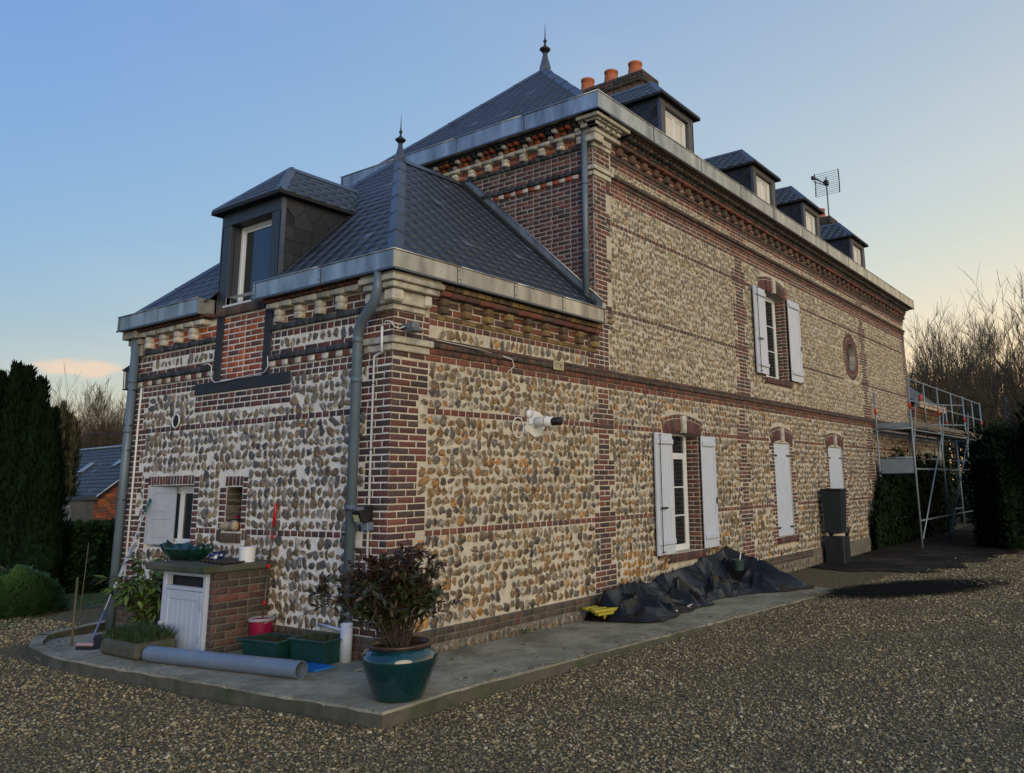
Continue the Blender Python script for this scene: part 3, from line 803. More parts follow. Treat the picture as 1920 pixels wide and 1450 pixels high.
# brick reveals seen on the right-hand jambs
for X, t0, t1 in ((6.60, .55, 2.40), (10.84, 3.66, 5.48)):
    fj = Frame((X, 0, 0), (0,1,0)).out((-1,0,0)); n_ = round((t1-t0)/.07)
    for i in range(n_):
        a = t0+i*.07
        if i % 2: brick(fj, .004, .215, a, a+.059, .006, 'plum', 0)
        else: brick(fj, .004, .104, a, a+.059, .006, 'plum', 0); brick(fj, .116, .222, a, a+.059, .006, 'plum', 0)
# niche lining
fj = Frame((0, 2.81, 0), (1,0,0)).out((0,-1,0))
for i in range(7): brick(fj, .004, .2, 1.16+i*.07, 1.219+i*.07, .006, 'dirty', 0)
bx('niche_back', (.2165,2.49,1.15), (.22,2.81,1.655), 'mortar_dark', house); bx('niche_side', (.002,2.8045,1.15), (.214,2.8095,1.655), 'mortar_dark', house)
FN = Frame((.215, 0, 0), (0,1,0)).out((-1,0,0)); bond(FN, 2.50, 2.80, 1.16, 1.65, mode='f', pal='dirty')
# oculus
arc(FR, 15.22, 4.71, .345, .475, 0, 2*math.pi, 34, 'plum', .012); arc(FR, 15.22, 4.71, .487, .61, 0, 2*math.pi, 44, 'red', .006)
mb = MB()
for k in range(24):
    t0, t1 = 2*math.pi*k/24, 2*math.pi*(k+1)/24; f = lambda r, t: (15.22+r*math.sin(t), 4.71+r*math.cos(t))
    (a, b), (c, d) = f(.345, t0), f(.345, t1); (e, g), (h_, i_) = f(.50, t0), f(.50, t1)
    mb.add([FR.p(a,b,.01), FR.p(c,d,.01), FR.p(h_,i_,.002), FR.p(e,g,.002)], [(0,1,2,3)]); mb.add([FR.p(a,b,.01), FR.p(a,b,-.16), FR.p(c,d,-.16), FR.p(c,d,.01)], [(0,1,2,3)])
mb.build('oculus_ring', 'mortar_grey', house)
bx('oculus_panel', (14.86,.148,4.34), (15.58,.155,5.08), 'mortar_dark', house)
fo = Frame((0,.145,0), (1,0,0)).out((0,-1,0)); bond(fo, 14.9, 15.55, 4.38, 5.04, mode='f', pal='dirty', d=.012)

# ---- chimneys
FC = {}
def chimney(x0, x1, y0, y1, z0, z1, pots, label=None):
    ch = empty('chimney', ((x0+x1)/2, (y0+y1)/2, z0)); ch.parent = house
    o = bx('stack', (x0-ch.location.x, y0-ch.location.y, 0), (x1-ch.location.x, y1-ch.location.y, z1-z0-.02), 'mortar_grey', ch)
    fa = Frame((x0,0,0), (0,1,0)).out((-1,0,0)); fb = Frame((0,y0,0), (1,0,0)).out((0,-1,0))
    for fr, a, b in ((fa, y0, y1), (fb, x0, x1)):
        bond(fr, a, b, z0, z1-.42, mode='f', pal='red'); bond(fr, a-.02, b+.0, z1-.42, z1-.35, mode='h', pal='dirty', d=.03)
        bond(fr, a-.0, b, z1-.35, z1-.21, mode='f', pal='brown', d=.012)
        bond(fr, a-.05, b+.05, z1-.21, z1-.14, mode='f', pal='dirty', d=.055); bond(fr, a-.08, b+.08, z1-.14, z1-.0, mode='f', pal='dirty', d=.085)
    cxx, cyy = ch.location.x, ch.location.y
    bx('chimney_cap', (x0-.07-cxx, y0-.07-cyy, z1-z0-.20), (x1+.07-cxx, y1+.07-cyy, z1-z0+.02), 'concrete_moss', ch, .02)
    for (px, py, r, h) in pots:
        mb = MB(); mb.lathe([(r*1.18,0),(r*1.15,.03),(r,h*.55),(r*.92,h*.85),(r*1.03,h*.88),(r*1.03,h),(r*.8,h),(r*.78,h*.5),(0,h*.5)], (px-cxx, py-cyy, z1-z0+.02), 20); mb.build('chimney_pot', 'terracotta', ch, smooth=True)
    return ch
chimney(8.0, 8.48, 1.70, 3.9, 8.4, 10.10, [(8.24, 2.0, .15, .36), (8.24, 2.62, .15, .36), (8.24, 3.25, .15, .36)])
chimney(19.75, 20.3, 1.75, 2.9, 8.4, 10.05, [(20.0, 2.1, .15, .36)])
# ================================================================= ROOFS
SL = []
def hiproof(x0, x1, y0, y1, ze, zr, ax0, ax1, name='roof', notch=None):
    """roof body just under the slates"""
    ym = (y0+y1)/2; e = .012
    V = [(x0,y0,ze-e),(x1,y0,ze-e),(x1,y1,ze-e),(x0,y1,ze-e),(ax0,ym,zr-e),(ax1,ym,zr-e)]
    mb = MB()
    if notch:
        za = notch[2]; k = (za-ze)/(zr-ze); xa = x0+(ax0-x0)*k; fy = lambda s_, z_: (x0+(ax0-x0)*(z_-ze)/(zr-ze), s_, z_-e)
        lo_, hi_ = y0+(ym-y0)*k, y1-(y1-ym)*k
        V += [fy(notch[0], ze), fy(notch[0], za), (xa, lo_, za-e), fy(notch[1], ze), fy(notch[1], za), (xa, hi_, za-e)]
        mb.add(V, [(0,1,5,4),(2,3,4,5),(1,2,5),(0,6,7,8),(3,11,10,9),(8,7,10,11,4)]); return mb.build(name, 'roof_under', house)
    mb.add(V, [(0,1,5,4),(2,3,4,5),(3,0,4),(1,2,5),(0,3,2,1)]); return mb.build(name, 'roof_under', house)
# wing roof
wy0, wy1, wze, wzr, wax = -.15, 5.32, 3.962, 6.47, 2.29
roof1 = hiproof(-.15, XM-.005, wy0, wy1, wze, wzr, wax, XM-.006, notch=(2.08, 3.29, 5.08))
def slope(O, Sd, run, rise):
    T = np.array(run+(rise,), float); L = np.linalg.norm(T); fr = Frame(O, Sd, T/L)
    D = np.cross(fr.S, fr.T)
    if D[2] < 0: D = -D
    return fr.out(D), L
f1, L1 = slope((0, wy0, wze), (1,0,0), (0, 2.585-wy0), wzr-wze)
slates(f1, 0, L1, lambda t: -.15+2.44*t/L1, lambda t: XM-.005, .16, .23, store=SL)
f2, L2 = slope((-.15, 0, wze), (0,1,0), (2.44, 0), wzr-wze)
dlim = 1.12/2.508*L2
slates(f2, 0, dlim, lambda t: wy0+2.735*t/L2, lambda t: 2.08, .16, .23, store=SL)
slates(f2, 0, dlim, lambda t: 3.28, lambda t: wy1-2.735*t/L2, .16, .23, store=SL)
slates(f2, dlim, L2, lambda t: wy0+2.735*t/L2, lambda t: wy1-2.735*t/L2, .16, .23, store=SL)
# main roof
my0, my1, mze, mzr, max_ = -.2, 5.37, 7.05, 9.50, 5.85
roof2 = hiproof(XM-.22, XE+.2, my0, my1, mze, mzr, max_, XE-2.1)
f3, L3 = slope((0, my0, mze), (1,0,0), (0, 2.585-my0), mzr-mze)
f4, L4 = slope((XM-.22, 0, mze), (0,1,0), (max_-XM+.22, 0), mzr-mze)
slates(f4, 0, L4, lambda t: my0+2.785*t/L4, lambda t: my1-2.785*t/L4, .16, .23, store=SL)
DM = [(6.0,7.2), (9.92,11.12), (12.85,14.0), (16.55,17.75)]
dl3 = 1.0/2.45*L3; edges = [XM-.22]+[v for d in DM for v in (d[0]-.02, d[1]+.02)]+[XE+.2]
for i in range(0, len(edges), 2):
    a, b = edges[i], edges[i+1]
    slates(f3, 0, dl3, (lambda t, a=a: (a+(max_-a)*t/L3) if a < 4 else a), (lambda t, b=b: (b-2.3*t/L3) if b > 20 else b), .16, .24, store=SL)
slates(f3, dl3, L3, lambda t: (XM-.22)+(max_-XM+.22)*t/L3, lambda t: XE+.2-2.3*t/L3, .16, .24, store=SL)
# far wing roof
roof3 = hiproof(XE+.005, XA+.15, wy0, wy1, wze, wzr, XE+.006, XA-2.29)
slates(f1, 0, L1, lambda t: XE+.005, lambda t: XA+.15-2.44*t/L1, .16, .24, store=SL)

# hip and ridge covers: folded metal in lengths
def hipcover(p0, p1, side, n, wdt=.13, name='hip_cover', lift=.03):
    p0, p1 = Vector(p0), Vector(p1); d = p1-p0
    for i in range(n):
        a = p0+d*(i/n); b = p0+d*((i+1)/n+.02/n)
        lf = Vector((0,0,lift)); up = lf*(1.15 if i % 2 else 1.0)
        s1, s2 = [Vector(s)*wdt for s in side]
        vs_ = [a+s1, a+up, a+s2, b+s1+Vector((0,0,.002)), b+up, b+s2+Vector((0,0,.002)), a+s1-Vector((0,0,.02)), a+s2-Vector((0,0,.02))]
        mb = MB(); mb.add(vs_, [(0,1,4,3),(1,2,5,4),(6,1,0),(7,2,1)])
        t_ = d.normalized()
        mb.tube([a+s1+Vector((0,0,.004)), a+up+Vector((0,0,.006)), a+s2+Vector((0,0,.004))], .006, 6)
        for s in (s1, s2):
            mb.box(a+s*.8+t_*.05-Vector((.008,.008,-.006)), a+s*.8+t_*.05+Vector((.008,.008,.014)))
        mb.build(name, 'zinc_dark', house)
nfx = Vector((-wzr+wze, 0, 2.44)).normalized()
sA = Vector((1, .0, .0))   # along the right slope, away from the hip
hipcover((-.15,wy0,wze+.012), (wax,2.585,wzr+.012), ((.80,0,-.02),(0,.80,-.02)), 6, .15)
hipcover((-.15,wy1,wze+.012), (wax,2.585,wzr+.012), ((.80,0,-.02),(0,-.80,-.02)), 6, .15)
hipcover((wax,2.585,wzr+.012), (XM,2.585,wzr+.012), ((0,.8,-.6),(0,-.8,-.6)), 2, .13)
hipcover((XM-.22,my0,mze+.012), (max_,2.585,mzr+.012), ((.8,0,-.02),(0,.8,-.02)), 6, .17)
hipcover((XM-.22,my1,mze+.012), (max_,2.585,mzr+.012), ((.8,0,-.02),(0,-.8,-.02)), 6, .15)
hipcover((max_,2.585,mzr+.012), (XE-2.1,2.585,mzr+.012), ((0,.8,-.6),(0,-.8,-.6)), 12, .13)
# finials
def finial(x, y, z, s=1.0):
    f = empty('finial', (x, y, z)); f.parent = house
    mb = MB(); mb.lathe([(.115*s,-.12*s),(.105*s,.0),(.055*s,.20*s),(.042*s,.27*s),(.05*s,.275*s),(.05*s,.285*s),(.03*s,.29*s)], (0,0,0), 6); mb.build('finial_base', 'zinc_dark', f)
    mb = MB(); mb.lathe([(.03*s,.28*s),(.045*s,.30*s),(.09*s,.345*s),(.105*s,.365*s),(.09*s,.385*s),(.045*s,.42*s),(.02*s,.45*s),(.018*s,.50*s),(.034*s,.525*s),(.034*s,.545*s),(.014*s,.57*s),(.009*s,.66*s),(.002*s,.90*s)], (0,0,0), 14); mb.build('finial_knob', 'iron', f, smooth=True)
finial(wax, 2.585, 6.50, .78); finial(max_, 2.585, 9.53, 1.05)

# ---- gutters (folded zinc, lengths with lapped joints)
def gutter(fr, s0, s1, t0, t1, d, mat='zinc', seg=1.0, ends=(True, True), lip=.016):
    n = max(1, round(abs(s1-s0)/seg)); L = (s1-s0)/n
    for i in range(n):
        a = s0+i*L; b = s0+(i+1)*L; w_ = random.uniform(-.0015, .0015)
        mb = MB()
        fbox(mb, fr, a+.003, b-.003, t0, t1, d-.004+w_, d+w_)
        fbox(mb, fr, a+.003, b-.003, t0, t0+.006, .0, d-.005)
        mb.build('gutter_panel', mat, house)
        mb = MB(); fbox(mb, fr, a+.001, b-.001, t0-.012, t0+.010, d+.0022, d+.016); mb.build('gutter_lip', 'zinc_dark', house)
        tb('gutter_bead', [fr.p(a, t1, d+.002), fr.p(b, t1, d+.002)], .011, mat, house, 8)
        sx = b-.046
        mb = MB(); fbox(mb, fr, sx, sx+.040, t0+.013, t1-.012, d+.002, d+.006); mb.build('joint_strip', mat, house)
        mb = MB(); fbox(mb, fr, sx-.007, sx-.0002, t0+.013, t1-.012, d+.0018, d+.0035); mb.build('joint_gap', 'iron', house)
        for k in range(2): mb = MB(); fbox(mb, fr, sx+.014, sx+.025, t0+.045+k*(t1-t0-.10), t0+.056+k*(t1-t0-.10), d+.0065, d+.010); mb.build('rivet', 'iron', house)
    for e, s in zip(ends, (s0, s1)):
        if e: mb = MB(); fbox(mb, fr, s-.003, s+.003, t0, t1, 0, d-.006); mb.build('gutter_end', mat, house)
gutter(FR, -.22, XM-.07, 3.80, 4.0, .22, seg=1.0, ends=(False, True))
gutter(FL, -.22, 2.20, 3.80, 4.0, .22, seg=1.2, ends=(False, True))
gutter(FL, 3.37, 5.39, 3.80, 4.0, .22, seg=.85, ends=(True, True))
gutter(FR, 3.36, XE+.33, 6.90, 7.168, .32, seg=1.55, ends=(False, True))
gutter(FM, -.32, 5.36, 6.90, 7.168, .33, seg=1.55, ends=(False, True))
gutter(FR, XE+.4, XA+.22, 3.80, 4.0, .22, seg=.6, ends=(True, True))
# flashing where the wing roof meets the main block
mb = MB(); u = Vector((0, 2.735, 2.508)).normalized(); nn = Vector((0,-u.z,u.y))
a = Vector((XM-.035, -.05, 3.962+.10)); b = Vector((XM-.035, 2.60, 6.50))
mb.prism([a, b, b+nn*.12, a+nn*.12], (.03,0,0)); mb.build('flashing', 'zinc', house)
mb = MB(); mb.prism([a+Vector((-.10,0,0)), b+Vector((-.10,0,0)), b+nn*.035+Vector((-.10,0,0)), a+nn*.035+Vector((-.10,0,0))], (.12,0,0)); mb.build('flashing', 'roof_under', house)
tb('flashing_bead', [a+nn*.125, b+nn*.125], .012, 'zinc', house, 8)

# ---- downpipes
tb('downpipe', [(-.10,.43,.30), (-.10,.43,3.16), (-.115,.41,3.24), (-.135,.33,3.33), (-.165,.19,3.42), (-.185,.09,3.50), (-.195,.04,3.62), (-.195,.03,3.81)], [.052,.052,.054,.056,.054,.052,.048,.046], 'pvc_grey', house, 16)
for z in (3.14, 2.72, 1.42, .42): tb('pipe_collar', [(-.10,.43,z-.03), (-.10,.43,z+.03)], .0585, 'pvc_grey', house, 16)
tb('pipe_bracket', [(-.10,.43,1.40), (-.10,.43,1.428)], .064, 'zinc_dark', house, 16)
tb('pipe_stub', [(-.12,.40,-.03), (-.12,.40,.33)], .058, 'pvc_white', house, 18)
tb('overflow_pipe', [(-.03,.95,.26), (-.06,.45,.23)], .016, 'pvc_white', house, 8)
tb('downpipe', [(-.09,5.10,-.15), (-.09,5.10,3.80)], .054, 'pvc_grey', house, 16)
for z in (2.42, 3.1): tb('pipe_collar', [(-.09,5.10,z-.025), (-.09,5.10,z+.025)], .0605, 'pvc_grey', house, 16)
for z in (2.98, 2.50, 2.17, 1.52): tb('pipe_bracket', [(-.09,5.17,z), (-.148,5.10,z), (-.09,5.035,z-.005), (.0,4.99,z-.005)], .008, 'iron', house, 6)
tb('conduit', [(-.02,4.985,.2), (-.02,4.985,2.05), (-.02,4.99,2.5), (-.02,4.985,3.0)], .014, 'white_frame', house, 8)
tb('downpipe', [(3.60,.10,4.02), (3.60,.10,6.92)], .046, 'pvc_grey', house, 14)
tb('pipe_collar', [(3.60,.10,4.86), (3.60,.10,4.92)], .053, 'pvc_grey', house, 14); tb('pipe_bracket', [(3.60,.10,5.9), (3.60,.10,5.918)], .05, 'zinc_dark', house, 14)
mb = MB(); mb.prism([(3.63,-.16,4.0),(3.69,.05,4.0),(3.69,.05,4.2),(3.63,-.02,4.2)], (.0,-.01,.0)); mb.box((3.60,-.17,4.0),(3.685,-.03,4.10)); mb.build('gutter_apron', 'zinc', house)
# conduit up the quoin with lamp and box
tb('conduit', [(-.022,.255,.25), (-.022,.255,2.96), (-.022,.20,2.975), (-.03,.12,2.985), (-.075,.085,3.0), (-.078,.085,3.25)], .0135, 'white_frame', house, 8)
for z in (2.68, 2.0): tb('conduit_clip', [(-.022,.255,z-.005), (-.022,.255,z+.005)], .0165, 'iron', house, 8)

# ================================================================= DORMERS
def clip(poly, a, b, c):
    out_ = []
    for i in range(len(poly)):
        p, q = poly[i], poly[(i+1) % len(poly)]; fp, fq = a*p[0]+b*p[1]-c, a*q[0]+b*q[1]-c
        if fp <= 0: out_.append(p)
        if (fp < 0) != (fq < 0) and abs(fp-fq) > 1e-9: t = fp/(fp-fq); out_.append((p[0]+(q[0]-p[0])*t, p[1]+(q[1]-p[1])*t))
    return out_
def dormer(P, w_, zb, ze, zrf, k, wide, gl, face, label=None, hipr=.48, single=False, open_top=.16, side=.20, curtain=False):
    """P(u,v,z) maps local to world (u along the front, v into the roof); zrf(v): height of the main slope at v; k: that slope"""
    dm = empty('dormer', P(w_/2, 0, zb)); dm.parent = house; o0 = Vector(dm.location)
    def Q(u, v, z): return Vector(P(u, v, z))-o0
    def box(nm, a, b, mat, bev=0., par=dm):
        m_ = MB(); m_.box(Q(*a), Q(*b), None, bev); return m_.build(nm, mat, par)
    # front posts and head
    box('side_board', (0,0,zb), (side,.06,ze), face, .004); box('side_board', (w_-side,0,zb), (w_,.06,ze), face, .004)
    box('head_board', (-.002,-.006,ze-open_top), (w_+.002,.058,ze-.004), face, .004)
    box('reveal', (side-.01,.0605,zb), (side+.012,.32,ze-open_top), face); box('reveal', (w_-side-.012,.0605,zb), (w_-side+.01,.32,ze-open_top), face); box('reveal', (side,.0605,ze-open_top-.0), (w_-side,.32,ze-open_top+.02), face)
    # window
    wn = empty('window', Q(w_/2, .22, zb)); wn.parent = dm; q0 = Vector(wn.location)
    def wbx(nm, a, b, mat, bev=0.):
        m_ = MB(); m_.box(Q(*a)-q0, Q(*b)-q0, None, bev); return m_.build(nm, mat, wn)
    a0, a1, z0, z1 = side+.012, w_-side-.012, zb+.005, ze-open_top-.002; f = .05
    vv = .14 if wide else .065
    for (u0, u1, c, e) in ((a0, a0+f, z0, z1), (a1-f, a1, z0, z1), (a0+f, a1-f, z0, z0+f), (a0+f, a1-f, z1-f, z1)): wbx('window_frame', (u0, vv, c), (u1, vv+.05, e), 'white_frame', .004)
    um = (a0+a1)/2
    for (u0, u1) in (((a0+f, um), (um, a1-f)) if not single else ((a0+f, a1-f),)):
        g = .035
        for (x0, x1, c, e) in ((u0+.002, u0+g, z0+f, z1-f), (u1-g, u1-.002, z0+f, z1-f), (u0+g, u1-g, z0+f, z0+f+g), (u0+g, u1-g, z1-f-g, z1-f)): wbx('sash', (x0, vv+.012, c), (x1, vv+.042, e), 'white_frame', .003)
        wbx('pane', (u0+g, vv+.024, z0+f+g), (u1-g, vv+.030, z1-f-g), gl)
    # cheeks in slate, each slate cut on the roof line
    for u_, sg in ((0, -1), (w_, 1)):
        zt = ze-.02; vmax = (zt-zrf(0))/k
        base = [(.055, zrf(.055)+.02), (vmax, zt), (.055, zt)]
        m_ = MB(); m_.prism([Q(u_-sg*.02, v, z) for v, z in [(.0,zb),(.0,zt),(vmax+.1,zt),(max(0,(zb-zrf(0))/k)+.0,zb)]], (Q(u_, .0, 0)-Q(u_-sg*.02, .0, 0))*.7); m_.build('cheek', 'roof_under', dm)
        rows_ = 4; hgt = .27
        z_ = zt; i = 0
        while z_ > zrf(0)-.1:
            zl = z_-hgt*(1.0 if i == 0 else .62); vx = .055+(-.12 if i % 2 else 0)
            while vx < vmax+.1:
                wdd = .255
                if i == 0: poly = [(vx, z_), (vx+wdd-.006, z_), (vx+wdd-.006, z_-.13), (vx+wdd*.5, zl+.02), (vx, z_-.13)]; poly2 = [(vx+wdd*.5, zl+.012), (vx+wdd, z_-.135), (vx+wdd*1.5-.006, zl+.012), (vx+wdd*1.5-.006, zl-.10), (vx+wdd*.5, zl-.10)]
                else: poly = [(vx, z_), (vx+wdd-.006, z_), (vx+wdd-.006, zl+.005), (vx, zl+.005)]; poly2 = None
                for pl in (poly, poly2):
                    if not pl: continue
                    pl = clip(pl, -1, 0, -.056); pl = clip(pl, k, -1, k*0-zrf(0)-.0) if len(pl) > 2 else pl   # above the roof: k v + zrf(0) <= z
                    if len(pl) > 2: pl = clip(pl, 0, 1, zt)
                    if len(pl) > 2: pl = clip(pl, 0, -1, -zb)
                    if len(pl) < 3: continue
                    m_ = MB(); t_ = random.uniform(.005, .009); kk = random.uniform(.8, 1.25); m_.prism([Q(u_+sg*.001, v, z) for v, z in pl], (Q(u_+sg*t_, 0, 0)-Q(u_, 0, 0)), (.022*kk, .023*kk, .028*kk)); m_.build('slate', 'slate', dm)
                vx += wdd
            z_ = zl-(.105 if i == 0 else 0); i += 1
        box('corner_trim', (u_-(.012 if sg < 0 else -.0), -.004, zb), (u_+(.0 if sg < 0 else .012), .055, ze-.02), 'zinc_dark')
    # roof: hipped front, ridge running back into the slope
    ov = .11; hw = w_/2+ov; rise = hipr; zr = ze+rise+.02; vb = (zr-zrf(0))/k
    ze2 = ze+.0; vh = -ov+hw*.84
    A, B, Cc = (-ov, -ov, ze2), (w_+ov, -ov, ze2), (w_/2, vh, zr); vE = (ze2-zrf(0))/k
    D1, D2, E_ = (-ov, vE, ze2), (w_+ov, vE, ze2), (w_/2, vb, zr)
    m_ = MB(); th_ = .035
    low = lambda p: (p[0], p[1], p[2]-th_)
    PP = [Q(*p) for p in (A, B, Cc, D1, D2, E_)]+[Q(*low(p)) for p in (A, B, D1, D2)]
    m_.add(PP, [(0,1,2),(0,2,5,3),(1,4,5,2),(0,6,7,1),(0,3,8,6),(1,7,9,4),(6,8,9,7)]); m_.build('soffit', 'roof_under', dm)
    st_ = []
    def fr_(o, s, up):
        o, s, up = [np.array(x, float) for x in (o, s, up)]; T = up-o; S = (s-o)/np.linalg.norm(s-o); T = T-np.dot(T, S)*S; L = np.linalg.norm(T)
        f_ = Frame(o, S, T/L); D = np.cross(f_.S, f_.T); D = D if D[2] > 0 else -D; return f_.out(D), L
    Aw, Bw, Cw, Dw1, Dw2, Ew = [np.array(P(*p), float)+np.array((0,0,.006)) for p in (A, B, Cc, D1, D2, E_)]
    fa, La = fr_(Aw, Bw, Cw); WW = np.linalg.norm(Bw-Aw); slates(fa, 0, La, lambda t: WW/2*t/La, lambda t: WW-WW/2*t/La, .15, .22, .004, st_)
    for (o, d, up) in ((Aw, Dw1, Cw), (Bw, Dw2, Cw)):
        fs_, Ls = fr_(o, d, up); Ld = np.linalg.norm(d-o); cs = float(np.dot(Cw-o, fs_.S)); es = float(np.dot(Ew-o, fs_.S))
        slates(fs_, 0, Ls, lambda t, cs=cs, Ls=Ls: cs*t/Ls, lambda t, es=es, Ld=Ld, Ls=Ls: Ld+(es-Ld)*t/Ls, .15, .22, .004, st_)
    W, Fc, C, NR, sz = slate_arrays(st_)
    dm['_n'] = 0; del dm['_n']
    W = W-np.array(o0)
    lim = 60 if wide else 0
    order = np.argsort(-sz)[:lim] if lim else []
    rest = [i for i in range(len(W)) if i not in set(order)]
    for i in order:
        me = np_mesh('slate', W[i]-W[i].mean(0), Fc[i], C[i]); me.materials.append(MAT['slate']); o = bpy.data.objects.new('slate', me); COL.objects.link(o); o.parent = dm; o.location = W[i].mean(0)
    me = np_mesh('slate_cover', W[rest].reshape(-1,3), (Fc[rest]+(np.arange(len(rest))*8)[:,None,None]).reshape(-1,4), C[rest].reshape(-1,3)); me.materials.append(MAT['slate'])
    o = bpy.data.objects.new('slate_cover', me); COL.objects.link(o); o.parent = dm; o['kind'] = 'stuff'
    # hips, ridge
    def cov(p, q, w1, w2, nm='hip_cover'):
        p, q = Vector(p)-o0, Vector(q)-o0; m_ = MB(); up = Vector((0,0,.028))
        m_.add([p+w1, p+up, p+w2, q+w1, q+up, q+w2, p+w1-up*.6, p+w2-up*.6], [(0,1,4,3),(1,2,5,4),(6,1,0),(7,2,1)]); m_.build(nm, 'zinc_dark', dm)
    U = (Vector(P(1,0,0))-Vector(P(0,0,0))); Vv = (Vector(P(0,1,0))-Vector(P(0,0,0)))
    cov(Aw, Cw, U*.10, Vv*.10); cov(Bw, Cw, -U*.10, Vv*.10); cov(Cw, Ew, U*.06-Vector((0,0,.04)), -U*.06-Vector((0,0,.04)), 'ridge_cover')
    return dm
# wing dormer: front flush with the left wall
dormer(lambda u, v, z: (v, 2.06+u, z), 1.25, 3.862, 5.15, lambda v: 3.962+(v+.15)*1.028, 1.028, True, 'glass', 'anthracite', hipr=.60, side=.19, open_top=.20, single=True)
bx('window_sill', (-.045,2.26,3.857), (.14,3.12,3.885), 'white_frame', house, .005)
for i, (a, b) in enumerate(DM):
    dormer(lambda u, v, z, a=a: (a+u, .15+v, z), b-a, 7.32, 8.30, lambda v: 7.36+v*.88, .88, False, 'glass_sky_curtain', 'dormer_face', hipr=.60, side=.17, open_top=.15)

# ================================================================= WINDOWS AND SHUTTERS OF THE WALLS
def window(fr, s0, s1, t0, t1, d, cols=2, rows_=2, par=None, top=0., gl='glass'):
    wn = empty('window', fr.p((s0+s1)/2, t0, d)); wn.parent = house; q0 = Vector(wn.location)
    def wbx(nm, a, b, mat, bev=.004):
        m_ = MB(); m_.box(fr.p(*a)-q0, fr.p(*b)-q0, None, bev); return m_.build(nm, mat, wn)
    f = .055
    for (u0, u1, c, e) in ((s0, s0+f, t0, t1), (s1-f, s1, t0, t1), (s0+f, s1-f, t0, t0+f), (s0+f, s1-f, t1-f, t1)): wbx('window_frame', (u0, c, d), (u1, e, d+.05), 'white_frame')
    W = (s1-s0-2*f)/cols; tt = t1-f
    if top: wbx('transom', (s0+f, t1-top-.03, d), (s1-f, t1-top+.03, d+.045), 'white_frame'); tt = t1-top-.03; wbx('pane', (s0+f, t1-top+.03, d+.012), (s1-f, t1-f, d+.016), gl, 0)
    for i in range(cols):
        a, b = s0+f+i*W, s0+f+(i+1)*W; g = .04
        for (u0, u1, c, e) in ((a+.002, a+g, t0+f, tt), (b-g, b-.002, t0+f, tt), (a+g, b-g, t0+f, t0+f+g), (a+g, b-g, tt-g, tt)): wbx('sash', (u0, c, d+.008), (u1, e, d+.042), 'white_frame', .003)
        z0, z1 = t0+f+g, tt-g
        for k in range(rows_):
            c, e = z0+(z1-z0)*k/rows_, z0+(z1-z0)*(k+1)/rows_
            wbx('pane', (a+g, c+.01, d+.018), (b-g, e-.01, d+.022), gl, 0)
            if k: wbx('glazing_bar', (a+g, c-.011, d+.012), (b-g, c+.011, d+.034), 'white_frame', .002)
    return wn
window(FR, 5.62, 6.58, .55, 2.42, -.255, 2, 3, top=.36)
window(FR, 9.68, 10.82, 3.66, 5.46, -.255, 2, 3)
window(FL, 3.56, 4.58, .93, 1.68, -.20, 2, 1)
# cream lining boards beside the frames
for X, t0, t1 in ((6.578, .56, 2.40), (10.818, 3.67, 5.46)): bx('frame_lining', (X-.02, .222, t0), (X-.0, .262, t1), 'old_white', house)
def shutter(fr, s0, s1, t0, t1, d, hinge_side, boards=5, batt=True, bar=False, label=None):
    sh = empty('shutter', fr.p((s0+s1)/2, t0, d)); sh.parent = house; q0 = Vector(sh.location); W = (s1-s0)/boards
    if label: sh['label'] = label
    def bb(nm, a, b, mat='white_paint', bev=.004):
        m_ = MB(); m_.box(fr.p(*a)-q0, fr.p(*b)-q0, None, bev); return m_.build(nm, mat, sh)
    for i in range(boards): bb('plank', (s0+i*W+.0028, t0, d), (s0+(i+1)*W-.0028, t1, d+.026), bev=.007)
    bb('backing', (s0+.01, t0+.01, d+.002), (s1-.01, t1-.01, d+.012), 'white_paint', 0)
    if batt:
        for z in (t0+.14, t1-.17): bb('batten', (s0+.03, z, d+.027), (s1-.012, z+.085, d+.055), bev=.012)
        bb('edge_board', (s0-.0 if hinge_side < 0 else s1-.075, t0, d+.0265), (s0+.075 if hinge_side < 0 else s1, t1, d+.034))
    else:
        for z in (t0+.16, t1-.24):
            a, b = (s0-.05, s0+.17) if hinge_side < 0 else (s1-.17, s1+.05)
            bb('strap_hinge', (a, z-.018, d+.027), (b, z+.018, d+.034), 'iron', .003); m_ = MB(); xh = a if hinge_side < 0 else b; m_.tube([fr.p(xh, z-.05, d+.02)-q0, fr.p(xh, z+.05, d+.02)-q0], .012, 8); m_.build('hinge_pin', 'iron', sh)
    if bar:
        m_ = MB(); x = s0+.10 if hinge_side < 0 else s0+.1; m_.tube([fr.p(x, t0+.03, d+.062)-q0, fr.p(x, t1-.02, d+.062)-q0], .0075, 6)
        m_.tube([fr.p(x, t0+.05, d+.062)-q0, fr.p(x+.09, t0+.045, d+.05)-q0], .008, 6); m_.tube([fr.p(x, t1-.03, d+.062)-q0, fr.p(x+.05, t1-.03, d+.05)-q0], .008, 6)
        m_.box(fr.p(x-.03, t0+.67, d+.06)-q0, fr.p(x+.17, t0+.70, d+.078)-q0, None, .006); m_.build('espagnolette_bar', 'iron', sh, smooth=False)
    else:
        if batt: bb('latch', (s1-.05, t0+.70, d+.0345), (s1-.01, t0+.80, d+.05), 'iron', .003)
    return sh
shutter(FR, 5.09, 5.63, .56, 2.365, .045, -1, 6, bar=True)
shutter(FR, 6.60, 7.09, .56, 2.365, .045, 1, 6)
shutter(FR, 9.06, 9.63, 3.68, 5.42, .055, -1, 6, bar=True)
shutter(FR, 10.86, 11.49, 3.68, 5.45, .055, 1, 6)
